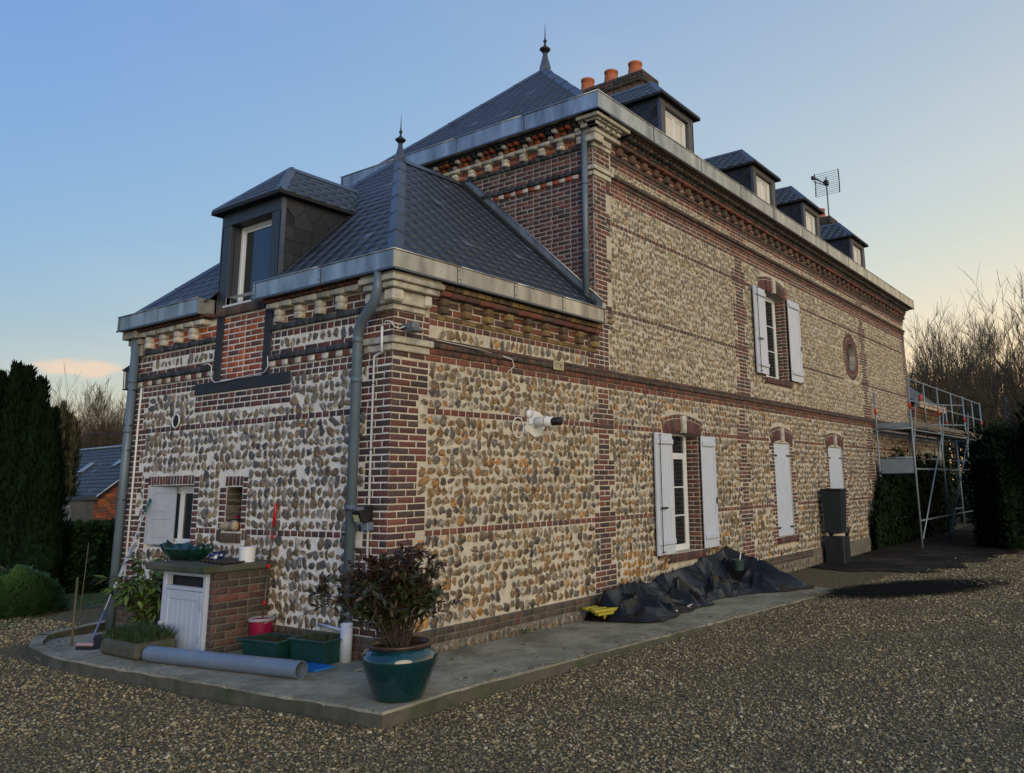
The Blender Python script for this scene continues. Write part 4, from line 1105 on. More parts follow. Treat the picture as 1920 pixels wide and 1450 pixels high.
for a, m_, b in ((9.835, 10.25, 10.665), (13.005, 13.48, 13.955)):
    shutter(FR, a, m_-.003, .545, 2.35, -.045, -1, 5, batt=False); shutter(FR, m_+.003, b, .545, 2.35, -.045, 1, 5, batt=False)
for x in (5.2, 6.98, 9.2, 11.4): tb('shutter_stay', [(x, 0, (.535 if x < 8 else 3.655)), (x, -.10, (.535 if x < 8 else 3.655)), (x+.015, -.105, (.575 if x < 8 else 3.695))], .009, 'iron', house, 6)
for x in (9.73, 10.80): tb('shutter_stay', [(x, 0, .50), (x, -.09, .50), (x, -.095, .46)], .009, 'iron', house, 6)
# old panelled shutter of the small window, half open
sh = empty('shutter', (.12, 4.13, .955)); sh.parent = house; sh['label'] = 'grey panelled wooden shutter standing half open'
sh.rotation_euler = (0, 0, R_(-66.8))
def sb(nm, a, b, mat='old_white', bev=.004): m_ = MB(); m_.box(a, b, None, bev); return m_.build(nm, mat, sh)
# local: x along the leaf (outwards from hinge), y thickness, z up
Lh = .41
for a, b in (((-Lh,-.012,0),(-Lh+.075,.012,.72)), ((-.075,-.012,0),(0,.012,.72))): sb('stile', a, b)
for z in (0, .31, .64): sb('rail', (-Lh+.0755,-.0115,z), (-.0755,.0115,z+.08))
for z in (.0805, .3905): sb('panel', (-Lh+.075,-.006,z), (-.075,.004,z+(.229 if z < .2 else .249)))
for z in (.081, .391): sb('panel_field', (-Lh+.10,-.010,z+.025), (-.10,-.0065,z+(.20 if z < .2 else .222)), bev=.003)
# ================================================================= FLINTWORK
boxL = [(1.67,3.66,2.56,3.1), (3.40,4.73,.90,1.83), (2.38,2.97,1.0,1.80)]
for t0, t1 in ((.20, 1.108), (1.185, 2.372), (2.447, 2.865)):
    flints(FL, .365, 4.90, t0, t1, .112, .065, .135, .013, 'L', boxL, .018, jit=.012)
flints(FL, .62, 1.92, 3.222, 3.35, .125, .05, .11, .03, 'L', (), .014); flints(FL, 3.31, 4.76, 3.222, 3.35, .125, .05, .10, .03, 'L', (), .014)
flints(FL, .0, W_, -.16, -.03, .12, .06, .12, .02, 'D', (), .015, d0=.045)
lich = (4.45, .45, .55, .26)
jb = [(5.50,6.70,.40,2.40), (9.72,10.78,.40,2.40), (12.90,14.06,.40,2.40), (5.55,6.65,2.38,2.70), (9.78,10.72,2.38,2.70), (12.94,14.0,2.38,2.70)]
for t0, t1 in ((.20, 1.108), (1.185, 2.372), (2.447, 2.94)):
    flints(FR, .378, 20.48, t0, t1, .108, .060, .135, .008, 'R', jb, .019, lichen=lich, jit=.014)
flints(FR, .52, 3.45, 3.205, 3.34, .13, .05, .12, .020, 'R', (), .018)
ju = [(9.55,10.95,3.50,5.43), (9.60,10.90,5.40,5.78), ('c',15.22,4.71,.61)]
for t0, t1 in ((3.205, 4.04), (4.112, 5.385), (5.458, 5.845)):
    flints(FR, 4.0, 20.48, t0, t1, .093, .042, .105, .009, 'U', ju+[(3.9,4.105,4.15,4.5),(3.9,4.105,4.85,5.2),(3.9,4.105,5.55,5.9)], .019, jit=.020)
flints(FR, 4.12, 20.5, 6.20, 6.325, .062, .035, .08, .010, 'U', [(8.26,8.88,6,7),(15.99,16.61,6,7)], .014)
flints(FR, 0, 12.0, -.2, .05, .11, .06, .13, .016, 'D', (), .015, d0=.045)
for t0, t1 in ((.2, 1.1), (1.19, 2.37), (2.45, 2.94)): flints(FR, XE+.1, XA-.3, t0, t1, .11, .06, .11, .02, 'D', [(22.1,23.1,.2,2.5)], .015)
W, Fc, C, NR, sz = flint_arrays()
NL = len(W); idL = np.array([f[0] for f in FL_])
hid = [(590,1000,860,1330), (1100,1040,1540,1180), (215,1040,400,1240), (380,1080,480,1240), (440,1150,660,1260), (650,500,700,1240)]
# 300 single flints for the house, shared between the two faces; the rest of each face is one mesh
cen = W.mean(1); sc_, U_, V_ = score(cen, NR, sz)
for (a, b, c_, d_) in hid: sc_[(U_ > a) & (U_ < c_) & (V_ > b) & (V_ < d_)] = 0
top = np.argsort(-sc_)[:300]; mask = np.zeros(NL, bool); mask[top] = True
def fr_parent(i):
    if FRAMES[idL[i]] is FL: return wallL
    return wallR if cen[i][0] < XM else (wallU if cen[i][0] < XE else wallA)
for i in top:
    me = np_mesh('flint', W[i]-cen[i], Fc[i], C[i]); me.materials.append(MAT['flint'])
    o = bpy.data.objects.new('flint', me); COL.objects.link(o); o.parent = fr_parent(i); o.location = cen[i]
for wp in (wallL, wallR, wallU, wallA):
    ids = np.array([i for i in range(NL) if not mask[i] and fr_parent(i) is wp])
    me = np_mesh('flint', W[ids].reshape(-1,3), (Fc[ids]+(np.arange(len(ids))*W.shape[1])[:,None,None]).reshape(-1,3), C[ids].reshape(-1,3)); me.materials.append(MAT['flint'])
    o = bpy.data.objects.new('flint', me); COL.objects.link(o); o.parent = wp; o['kind'] = 'stuff'
# ================================================================= BRICKWORK of the house
def bq_arrays(lst):
    n = len(lst); V = np.zeros((n, 12, 3)); C = np.zeros((n, 12, 3)); ids = np.zeros(n, int); c_ = .003
    for i, (f_, q, d0, d1, col) in enumerate(lst):
        m_ = np.mean(q, 0); ids[i] = f_; C[i] = col
        for k, (s, t) in enumerate(q):
            V[i, k] = (s, t, d0); V[i, 4+k] = (s, t, d1-c_); dv = m_-np.array((s, t)); dv = dv/np.linalg.norm(dv)*c_*1.3
            V[i, 8+k] = (s+dv[0], t+dv[1], d1)
    T = np.array(TEMPL_F); W = np.empty_like(V); Fc = np.empty((n, 9, 4), int)
    for i, fr in enumerate(FRAMES):
        mk = ids == i
        for j in np.nonzero(mk)[0]:
            q = lst[j][1]; ar = sum(q[a][0]*q[(a+1) % 4][1]-q[(a+1) % 4][0]*q[a][1] for a in range(4))
            W[j] = fr.P(V[j]); Fc[j] = T[:, ::-1] if (fr.flip != (ar < 0)) else T
    return W, Fc, C, ids
def emit_bricks(lo, lq, pick, limit, parents, name='brick'):
    W, Fc, C = brick_arrays(lo); ids = np.array([r[0] for r in lo])
    if lq:
        W2, F2, C2, i2 = bq_arrays(lq); W = np.concatenate([W, W2]); Fc = np.concatenate([Fc, F2]); C = np.concatenate([C, C2]); ids = np.concatenate([ids, i2])
    cen = W.mean(1); NR = np.array([FRAMES[i].D for i in ids]); e1 = np.linalg.norm(W[:,4]-W[:,5],axis=1)*np.linalg.norm(W[:,5]-W[:,6],axis=1)
    s_, U_, V_ = score(cen, NR, e1)
    for (a, b, c_, d_) in pick: s_[(U_ > a) & (U_ < c_) & (V_ > b) & (V_ < d_)] = 0
    top = np.argsort(-s_)[:limit]; m_ = np.zeros(len(W), bool); m_[top] = True
    for i in top:
        wp = parents(ids[i], cen[i]); wo = np.array(wp.location)
        me = np_mesh(name, W[i]-cen[i], Fc[i], C[i]); me.materials.append(MAT['brick']); o = bpy.data.objects.new(name, me); COL.objects.link(o); o.parent = wp; o.location = cen[i]-wo
    groups = {}
    for i in np.nonzero(~m_)[0]: groups.setdefault(parents(ids[i], cen[i]).name, []).append(i)
    for nm_, ix in groups.items():
        wp = bpy.data.objects[nm_]; ix = np.array(ix); wo = np.array(wp.location)
        me = np_mesh(name, W[ix].reshape(-1,3)-wo, (Fc[ix]+(np.arange(len(ix))*12)[:,None,None]).reshape(-1,4), C[ix].reshape(-1,3)); me.materials.append(MAT['brick'])
        o = bpy.data.objects.new(name, me); COL.objects.link(o); o.parent = wp; o['kind'] = 'stuff'
chs = [o for o in bpy.data.objects if o.name.startswith('chimney') and o.type == 'EMPTY']
def par(fi, c):
    fr = FRAMES[fi]
    if c[2] > 8.3:
        return min(chs, key=lambda o: abs(o.location.x-c[0]))
    if fr is FL or fr is FN or abs(c[0]) < .3: return wallL
    if fr is FM: return wallM
    return wallR if c[0] < XM else (wallU if c[0] < XE else wallA)
emit_bricks(BR, BQ, hid, 300, par)
# ================================================================= SLATES of the house roofs
W, Fc, C, NR, sz = slate_arrays(SL); cen = W.mean(1); s_, U_, V_ = score(cen, NR, sz)
s_[(U_ > 400) & (U_ < 530) & (V_ > 300) & (V_ < 560)] = 0
top = np.argsort(-s_)[:300]; m_ = np.zeros(len(W), bool); m_[top] = True
def rp(i): return roof3 if (cen[i][0] > XE and cen[i][2] < 6.6) else (roof1 if cen[i][2] < 6.6 and cen[i][0] < XM else roof2)
for i in top:
    me = np_mesh('slate', W[i]-cen[i], Fc[i], C[i]); me.materials.append(MAT['slate']); o = bpy.data.objects.new('slate', me); COL.objects.link(o); o.parent = rp(i); o.location = cen[i]
for rf in (roof1, roof2, roof3):
    ids = np.array([i for i in range(len(W)) if not m_[i] and rp(i) is rf])
    me = np_mesh('slate', W[ids].reshape(-1,3), (Fc[ids]+(np.arange(len(ids))*8)[:,None,None]).reshape(-1,4), C[ids].reshape(-1,3)); me.materials.append(MAT['slate'])
    o = bpy.data.objects.new('slate', me); COL.objects.link(o); o.parent = rf; o['kind'] = 'stuff'
BR.clear(); BQ.clear()
# ================================================================= GROUND
def noise2(x, y, s=1.0):
    return (math.sin(x*1.7*s+y*.9*s)+math.sin(y*2.3*s-x*1.1*s+1.3)+math.sin((x+y)*3.1*s+.7)*.5)/2.5
def gz(x, y):
    z = GZ+.012*noise2(x, y)
    d = max(0, y-13.5)
    z -= min(1.9, d*.13)
    return z
def sheet(name, mat, poly_fn, x0, x1, y0, y1, st, dz=0., kind='structure'):
    xs = np.arange(x0, x1+st, st); ys = np.arange(y0, y1+st, st); V = []; idx = {}; F = []
    for i, x in enumerate(xs):
        for j, y in enumerate(ys): idx[(i,j)] = len(V); V.append((x, y, gz(x, y)+dz))
    for i in range(len(xs)-1):
        for j in range(len(ys)-1):
            if poly_fn((xs[i]+xs[i+1])/2, (ys[j]+ys[j+1])/2): F.append((idx[(i,j)], idx[(i+1,j)], idx[(i+1,j+1)], idx[(i,j+1)]))
    me = np_mesh(name, V, F); o = link(name, me, mat, smooth=True); o['kind'] = kind; return o
material('gravel_bed', base=(.17,.138,.078), rough=1, vary=.6, scale=45, bump=1, bscale=60, bdist=.03, second=(.085,.072,.045), secscale=28, secfac=(.45,.58), spec=.1)
material('pebble', base=(.23,.20,.15), rough=.8, vary=.3, scale=20, bump=.2, rand=.75)
material('grass_ground', base=(.030,.052,.012), rough=1, vary=.5, scale=30, bump=.8, bscale=60, bdist=.02, second=(.05,.06,.02), secscale=2)
material('field', base=(.05,.06,.025), rough=1, vary=.4, scale=.3, bump=0)
material('dark_patch_flat', base=(.007,.007,.008), rough=1, vary=.4, scale=12, bump=.6, bscale=60, bdist=.01, spec=0)
# far ground sheet
mb = MB(); z_ = -2.3
mb.add([(-600,-600,z_),(900,-600,z_),(900,900,z_),(-600,900,z_)], [(0,1,2,3)]); g_ = mb.build('far_ground', 'field'); g_['kind'] = 'structure'
lawn_e = lambda x: 7.7+.62*(x+.3) if x < 2 else 9.1+.06*(x-2)
sheet('gravel_ground', 'gravel_bed', lambda x, y: y < lawn_e(x), -14, 40, -16, 13.2, .4)
sheet('lawn', 'grass_ground', lambda x, y: y >= lawn_e(x)-.6, -14, 40, 5.6, 30, .5, .006)
sheet('terrain_slope', 'field', lambda x, y: not (-14 < x < 40 and -16 < y < 29.5), -120, 140, -60, 140, 4, -.06)

# concrete apron round the house (thick slabs, worn edges)
def slab(name, poly, top, bot, mat='concrete', nd=10):
    """poly corners (x,y); top(x,y)"""
    mb = MB(); pts = []
    for i in range(len(poly)):
        a, b = Vector((*poly[i],0)), Vector((*poly[(i+1) % len(poly)],0)); n = max(1, int((b-a).length/.12))
        for k in range(n):
            p = a+(b-a)*k/n; j = 0 if k == 0 else .008; pts.append((p.x+random.uniform(-j,j), p.y+random.uniform(-j,j)))
    c = (sum(p[0] for p in pts)/len(pts), sum(p[1] for p in pts)/len(pts))
    sh_ = lambda p, k: (p[0]+(c[0]-p[0])*0+k*(1 if c[0] > p[0] else -1)*.0, p[1])
    n = len(pts); V = []
    for i, p in enumerate(pts):
        a, b = pts[i-1], pts[(i+1) % n]; t = Vector((b[0]-a[0], b[1]-a[1])).normalized(); nn = Vector((-t.y, t.x))
        e = random.uniform(.008, .02)
        V.append((p[0]+nn.x*e, p[1]+nn.y*e, top(*p)))
    for i, p in enumerate(pts): V.append((p[0], p[1], top(*p)-random.uniform(.008,.02)))
    for i, p in enumerate(pts): V.append((p[0], p[1], bot))
    F = [tuple(range(n))]+[(i+n, (i+1) % n+n, (i+1) % n, i) for i in range(n)]+[(i+2*n, (i+1) % n+2*n, (i+1) % n+n, i+n) for i in range(n)]
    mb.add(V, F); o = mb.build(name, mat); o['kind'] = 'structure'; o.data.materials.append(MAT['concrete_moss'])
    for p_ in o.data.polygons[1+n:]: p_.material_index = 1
    return o
tp = lambda x, y: zslab(x)
slab('concrete_apron', [(-1.17,-1.34),(-.33,-1.34),(-.33,-.002),(-.002,-.002),(-.002,3.30),(-1.50,3.30),(-1.50,2.9)][::1], tp, -.30)
slab('concrete_apron', [(-.322,-1.33),(7.2,-1.73),(13.5,-1.85),(13.5,-.05),(-.322,-.05)], lambda x, y: zslab(x)-.004, -.45)
slab('concrete_apron', [(-1.50,3.308),(-.002,3.308),(-.002,4.9),(-1.0,4.9),(-1.36,4.2)], lambda x, y: -.10, -.30)
for a, b, nm in (((-1.50,3.3),(-1.36,4.2),'kerb'), ((-1.36,4.2),(-1.0,4.95),'kerb'), ((-1.0,4.95),(-.05,5.35),'kerb')):
    t = (Vector(b)-Vector(a)).normalized(); nn = Vector((t.y,-t.x))*-.10
    slab(nm, [a, b, (b[0]-nn.x, b[1]-nn.y), (a[0]-nn.x, a[1]-nn.y)][::1], lambda x, y: -.035, -.30)
# black soft-edged patch, made up to darken the gravel beyond the tarpaulin
def dark_patch():
    mt = material('dark_patch', base=(.006,.006,.007), rough=1, vary=.3, bump=0, spec=.05); t = mt.node_tree; L = t.links.new; p = [x for x in t.nodes if x.type == 'BSDF_PRINCIPLED'][0]
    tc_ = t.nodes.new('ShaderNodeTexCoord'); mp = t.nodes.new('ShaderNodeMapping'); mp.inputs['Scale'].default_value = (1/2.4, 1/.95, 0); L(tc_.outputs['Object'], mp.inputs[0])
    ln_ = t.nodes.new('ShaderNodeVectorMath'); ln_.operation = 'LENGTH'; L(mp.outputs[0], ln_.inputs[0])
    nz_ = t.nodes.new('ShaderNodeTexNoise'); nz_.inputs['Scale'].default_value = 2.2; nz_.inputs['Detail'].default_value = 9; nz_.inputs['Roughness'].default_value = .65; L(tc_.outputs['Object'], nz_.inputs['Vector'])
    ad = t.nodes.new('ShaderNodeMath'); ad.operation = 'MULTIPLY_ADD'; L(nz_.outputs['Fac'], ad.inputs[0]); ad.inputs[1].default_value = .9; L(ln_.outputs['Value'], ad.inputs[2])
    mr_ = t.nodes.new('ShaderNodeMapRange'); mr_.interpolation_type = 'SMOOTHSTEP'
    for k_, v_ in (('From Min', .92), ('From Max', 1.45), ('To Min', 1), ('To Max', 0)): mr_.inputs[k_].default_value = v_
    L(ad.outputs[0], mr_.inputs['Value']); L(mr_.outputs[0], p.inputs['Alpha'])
    mb = MB(); mb.add([(-3.6,-1.8,0),(3.6,-1.8,0),(3.6,1.8,0),(-3.6,1.8,0)], [(0,1,2,3)]); so = mb.build('added_dark_patch', mt, None, (8.7,-2.75,GZ+.024)); so.rotation_euler = (0,0,R_(-29)); so['kind'] = 'structure'
dark_patch()

# pebbles of the yard: one mass of loose stones
def pebbles():
    np.random.seed(3)
    pts = []; rad = []
    Cx, Cy = CAM.x, CAM.y
    # distance-weighted scatter inside the view
    n = 400000
    r = 1.6+ (np.random.rand(n)**1.35)*20
    a = np.radians(np.random.uniform(12, 98, n))      # from +Y towards +X
    x = Cx+r*np.sin(a); y = Cy+r*np.cos(a)
    k = np.ones(n, bool)
    inslab = ((x > -1.18) & (y > -1.35) & (x < -.33) & (y < 3.3)) | ((x > -1.5+.0) & (x < 0) & (y > -1.0) & (y < 5.0) & (x > -1.26-.053*(y+1.4))) | ((x > -.33) & (y > -1.33-.052*(x+.33)) & (x < 21)) | ((x > -.1) & (y > -.1))
    le = np.where(x < 2, 7.7+.62*(x+.3), 9.1)
    k &= (~(inslab & ~((x < .0) & (y > 5.2)))) & (y < le-.02)
    k &= ~((x > 0) & (y > -.1) & (y < 5.2))
    x, y, r = x[k], y[k], r[k]
    z = np.array([gz(a_, b_) for a_, b_ in zip(x, y)])+np.random.uniform(-.004, .010, len(x))
    sc = np.clip(np.random.lognormal(math.log(.0074), .33, len(x)), .005, .028)*(1+.045*np.maximum(r-5, 0))
    # a few stones kicked up on to the concrete
    m = 1500; ax = np.random.uniform(-1.45, 9, m); off = np.random.exponential(.10, m)
    ay = np.where(ax < -.33, np.random.uniform(-1.4, 3.2, m), -1.38-.048*(ax+.33)+off); bxx_ = np.where(ax < -.33, -1.26-.053*(ay+1.4)+np.abs(off), ax)
    kk = (ay < -.1) | (bxx_ < -.1)
    P2 = np.stack([bxx_, ay, -.026-.013*np.maximum(bxx_, 0)], -1)[kk]
    return np.concatenate([np.stack([x, y, z], -1), P2]), np.concatenate([sc, np.random.uniform(.003, .008, kk.sum())])
PP, SCP = pebbles()
variants = []
for v in range(7):
    bm_v = []; n_ = 0
    import bmesh
    bm = bmesh.new(); bmesh.ops.create_icosphere(bm, subdivisions=1, radius=1)
    sx, sy, sz_ = random.uniform(.85,1.4), random.uniform(.65,1.0), random.uniform(.45,.75)
    for vt in bm.verts:
        q = random.uniform(.78, 1.15); vt.co = Vector((vt.co.x*sx*q, vt.co.y*sy*q, vt.co.z*sz_*q))
    me = bpy.data.meshes.new('pebble_shape'); bm.to_mesh(me); bm.free()
    variants.append(me)
pal_p = [(.23,.18,.085),(.30,.24,.12),(.14,.11,.052),(.38,.32,.20),(.21,.14,.055),(.085,.07,.04),(.27,.21,.105)]
pm = bpy.data.meshes.new('gravel'); pm.vertices.add(len(PP)); pm.vertices.foreach_set('co', PP.astype(np.float32).ravel())
at_ = pm.attributes.new('size', 'FLOAT', 'POINT'); at_.data.foreach_set('value', SCP.astype(np.float32))
at_ = pm.attributes.new('turn', 'FLOAT_VECTOR', 'POINT'); rv = np.random.uniform(-.55, .55, (len(PP), 3)); rv[:, 2] = np.random.uniform(0, 6.28, len(PP)); at_.data.foreach_set('vector', rv.astype(np.float32).ravel())
at_ = pm.attributes.new('kind_index', 'INT', 'POINT'); at_.data.foreach_set('value', np.random.randint(0, 7, len(PP)).astype(np.int32))
go = link('gravel', pm); go['kind'] = 'stuff'; go['label'] = 'loose pale and brown gravel covering the yard in front of the house'; go['category'] = 'gravel'
ng = bpy.data.node_groups.new('gravel_nodes', 'GeometryNodeTree')
ng.interface.new_socket('Geometry', in_out='INPUT', socket_type='NodeSocketGeometry'); ng.interface.new_socket('Geometry', in_out='OUTPUT', socket_type='NodeSocketGeometry')
gi = ng.nodes.new('NodeGroupInput'); gout = ng.nodes.new('NodeGroupOutput'); iop = ng.nodes.new('GeometryNodeInstanceOnPoints'); j_ = ng.nodes.new('GeometryNodeGeometryToInstance')
hidden = bpy.data.collections.new('pebble_shapes')
for i, me in enumerate(variants):
    mtl = material('pebble_%s' % 'abcdefg'[i], base=pal_p[i], rough=.75, vary=.25, scale=60, bump=0, rand=.55, second=(.115,.10,.055), secscale=.8, secfac=(.45,.75), wpos=True); me.materials.append(mtl)
    oi_ = bpy.data.objects.new('pebble', me); hidden.objects.link(oi_)
ci = ng.nodes.new('GeometryNodeCollectionInfo'); ci.inputs['Collection'].default_value = hidden; ci.inputs['Separate Children'].default_value = True; ci.inputs['Reset Children'].default_value = True
def named(nm, typ):
    q = ng.nodes.new('GeometryNodeInputNamedAttribute'); q.data_type = typ; q.inputs['Name'].default_value = nm; return q.outputs['Attribute']
ng.links.new(gi.outputs[0], iop.inputs['Points']); ng.links.new(ci.outputs[0], iop.inputs['Instance']); iop.inputs['Pick Instance'].default_value = True
ng.links.new(named('kind_index', 'INT'), iop.inputs['Instance Index'])
ng.links.new(named('turn', 'FLOAT_VECTOR'), iop.inputs['Rotation']); ng.links.new(named('size', 'FLOAT'), iop.inputs['Scale'])
ng.links.new(iop.outputs[0], gout.inputs[0])
md = go.modifiers.new('scatter', 'NODES'); md.node_group = ng

# ================================================================= LEAVES
def leaf_mesh(name, L, Wd, mat, bend=.2):
    V = [(0,0,0),(Wd*.38,L*.28,L*.02),(Wd*.5,L*.55,-bend*L*.1),(Wd*.25,L*.85,-bend*L*.4),(0,L,-bend*L*.6),(-Wd*.25,L*.85,-bend*L*.4),(-Wd*.5,L*.55,-bend*L*.1),(-Wd*.38,L*.28,L*.02),(0,L*.5,-.06*Wd-bend*L*.12)]
    F = [(0,1,8),(1,2,8),(2,3,8),(3,4,8),(4,5,8),(5,6,8),(6,7,8),(7,0,8)]
    me = bpy.data.meshes.new(name); me.from_pydata(V, [], F); me.materials.append(MAT[mat]); me.update(); return me
def leafmat(name, base, var=.4, rough=.42, second=None, spec=None):
    mt = material(name, base=base, rough=rough, vary=var, scale=25, bump=0, rand=.5, second=second, secscale=4, secfac=(.4,.65), spec=spec); return mt
leafmat('leaf_red', (.072,.038,.021)); leafmat('leaf_green', (.042,.054,.019)); leafmat('leaf_bright', (.055,.095,.018)); leafmat('leaf_yew', (.007,.016,.007), .5, .85, spec=.1); leafmat('leaf_hedge', (.011,.024,.008), .5, .85, spec=.1); leafmat('grass_blade', (.035,.075,.018), .4, .7); leafmat('leaf_brown', (.085,.060,.028), .4, .8, spec=.1); leafmat('needle_warm', (.06,.055,.018), .4, .8); leafmat('sprig', (.06,.08,.03), .4, .7)
leafmat('grass_dull', (.045,.055,.02), .4, .8)
def mat_from(p, d, up=Vector((0,0,1)), s=1.0):
    d = d.normalized(); x = d.cross(up)
    if x.length < 1e-3: x = Vector((1,0,0))
    x.normalize(); z = x.cross(d)
    M = Matrix((x, d, z)).transposed()*s; M = M.to_4x4(); M.translation = p; return M
def leaves_out(root, name, me_list, mats_, limit=300):
    """the largest-showing leaves single, the rest joined"""
    if limit: 
        def sc(M): 
            q = (root.matrix_basis @ M).translation - CAM; return -M.to_scale()[1]/q.length
        mats_ = sorted(mats_, key=lambda t: sc(t[1]))
    for k, M in mats_[:limit]:
        o = bpy.data.objects.new(name, me_list[k]); COL.objects.link(o); o.parent = root; o.matrix_local = M
    rest = mats_[limit:]
    for k in range(len(me_list)):
        sel = [M for kk, M in rest if kk == k]
        if not sel: continue
        me0 = me_list[k]; v0 = np.array([list(v.co)+[1] for v in me0.vertices]); f0 = np.array([list(p.vertices) for p in me0.polygons])
        MM = np.array([np.array(M) for M in sel]); V = np.einsum('nij,vj->nvi', MM, v0)[..., :3]
        F = f0[None]+(np.arange(len(sel))*len(v0))[:, None, None]
        me = np_mesh(name, V.reshape(-1,3), F.reshape(-1, f0.shape[1])); me.materials.append(me0.materials[0])
        o = bpy.data.objects.new(name+'s', me); COL.objects.link(o); o.parent = root; o['kind'] = 'stuff'
def tuft(root, name, x0, x1, y0, y1, z, h, n, mat, lean=.35, wd=.006):
    V = []; F = []
    for i in range(n):
        x, y = random.uniform(x0, x1), random.uniform(y0, y1); a = random.uniform(0, 6.28); hh = h*random.uniform(.4, 1.1); lx, ly = random.gauss(0, lean)*hh, random.gauss(0, lean)*hh
        b = len(V); dx, dy = math.cos(a)*wd, math.sin(a)*wd
        V += [(x-dx,y-dy,z),(x+dx,y+dy,z),(x+lx*.4+dx*.7,y+ly*.4+dy*.7,z+hh*.6),(x+lx*.4-dx*.7,y+ly*.4-dy*.7,z+hh*.6),(x+lx,y+ly,z+hh)]
        F += [(b,b+1,b+2),(b,b+2,b+3),(b+3,b+2,b+4)]
    me = np_mesh(name, V, F); o = link(name, me, mat, root); o['kind'] = 'stuff'; return o

# ================================================================= THINGS ON THE APRON
# --- glazed pot with red-leaved shrub
pot = empty('plant_pot', (-.79,-1.10,-.03), 'large glazed dark teal pot with brown rim on the corner of the concrete', 'plant pot')
material('teal_glaze', base=(.003,.034,.038), rough=.10, vary=.3, scale=5, bump=.06, bscale=9, bdist=.01, second=(.003,.018,.026), secscale=6, secfac=(.45,.7), coat=.8)
material('brown_glaze', base=(.05,.028,.018), rough=.3, vary=.3, scale=12, bump=.1)
mb = MB(); mb.lathe([(0,.0),(.188,.0),(.196,.012),(.215,.06),(.258,.16),(.296,.255),(.306,.30),(.300,.335),(.275,.372),(.245,.392)], (0,0,0), 48); mb.build('pot_body', 'teal_glaze', pot, smooth=True)
mb = MB(); mb.lathe([(.243,.390),(.262,.402),(.268,.414),(.262,.424),(.236,.424),(.215,.410),(.222,.36),(.25,.30)], (0,0,0), 48); mb.build('rim', 'brown_glaze', pot, smooth=True)
mb = MB(); mb.lathe([(.225,.355),(.12,.368),(0,.372)], (0,0,0), 24); mb.build('soil', 'soil', pot)
def shrub(root, base, stems, spread, h, c_off, lv, leaf_n, name, bark, per=9, low=.35, size=(.8,1.2), twig_r=.006, cloud=None):
    mb = MB(); tips = []
    for i in range(stems):
        a = 6.28*i/stems+random.uniform(-.3,.3); rr = random.uniform(.25, 1)*spread
        p0 = base+Vector((math.cos(a)*.05, math.sin(a)*.05, 0)); p2 = base+c_off+Vector((math.cos(a)*rr, math.sin(a)*rr, h*random.uniform(.55, 1.0)*(1-.25*(rr/spread)**2)))
        p1 = p0.lerp(p2, .45)+Vector((random.gauss(0,.03), random.gauss(0,.03), h*.06))
        mb.tube([p0, p1, p2], [twig_r*1.3, twig_r, twig_r*.35], 5); tips.append((p0, p1, p2))
        for k in range(per):
            t = random.uniform(low, .98); q = (p0.lerp(p1, t*2) if t < .5 else p1.lerp(p2, t*2-1)); b_ = random.uniform(0, 6.28); l_ = random.uniform(.1, .30)*spread*1.3
            e = q+Vector((math.cos(b_)*l_, math.sin(b_)*l_, random.uniform(-.05,.7)*l_)); mb.tube([q, e], [twig_r*.5, twig_r*.22], 4, caps=False); tips.append((q, q.lerp(e,.5), e))
    mb.build('stem', bark, root)
    mats_ = []
    for (a, b, c) in tips:
        for k in range(leaf_n):
            t = random.uniform(.25, 1); q = a.lerp(b, t*2) if t < .5 else b.lerp(c, t*2-1); d = (c-b).normalized()*.6+Vector((random.gauss(0,.6), random.gauss(0,.6), random.gauss(.1,.45)))
            mats_.append((lv(q), mat_from(q, d, Vector((random.gauss(0,.4), random.gauss(0,.4), 1)).normalized(), random.uniform(*size))))
    return mats_
ph = empty('potted_shrub', (-.79,-1.10,.34), 'bushy shrub with dark red and green leaves growing in the teal pot', 'shrub')
l1 = leaf_mesh('leaf', .072, .023, 'leaf_red'); l2 = leaf_mesh('leaf', .070, .026, 'leaf_green')
ms = shrub(ph, Vector((0,0,.0)), 30, .44, .88, Vector((-.07,.09,0)), lambda q: (0 if (q.z > .50+random.gauss(0,.13)) else 1), 17, 'leaf', 'bark', 9, .42, (.7,1.25), .006)
ms += shrub(ph, Vector((-.03,.02,.0)), 16, .60, .62, Vector((-.13,.14,0)), lambda q: (0 if random.random() < .55 else 1), 12, 'leaf', 'bark', 6, .5, (.7,1.2), .005)
leaves_out(ph, 'leaf', [l1, l2], ms, 300)

# --- grey pipe lying on the slab
pp = empty('drain_pipe', (-.93,1.1,.05), 'long grey plastic drain pipe lying on the concrete in front of the white door', 'pipe')
a, b = Vector((-1.115,2.14,.045))-pp.location, Vector((-.80,.15,.045))-pp.location
mb = MB(); n_ = 28; d_ = (b-a).normalized(); sx_ = d_.cross(Vector((0,0,1))).normalized(); uz_ = sx_.cross(d_)
for rr in (.076, .071):
    for p in (a, b):
        for k in range(n_): t = 2*math.pi*k/n_; mb.v.append(tuple(p+(sx_*math.cos(t)+uz_*math.sin(t))*rr)); mb.c.append((1,1,1))
for k in range(n_):
    kk = (k+1) % n_; mb.f += [(k, n_+k, n_+kk, kk), (2*n_+k, 2*n_+kk, 3*n_+kk, 3*n_+k), (n_+k, 3*n_+k, 3*n_+kk, n_+kk), (k, kk, 2*n_+kk, 2*n_+k)]
mb.build('pipe_barrel', 'pvc_pipe', pp, smooth=False)
material('pipe_inside', base=(.02,.022,.025), rough=.7)
mb = MB(); mb.tube([a-d_*.0+d_*.01, a+d_*.04], .0795, 26, caps=False); mb.build('socket', 'pvc_pipe', pp, smooth=True)

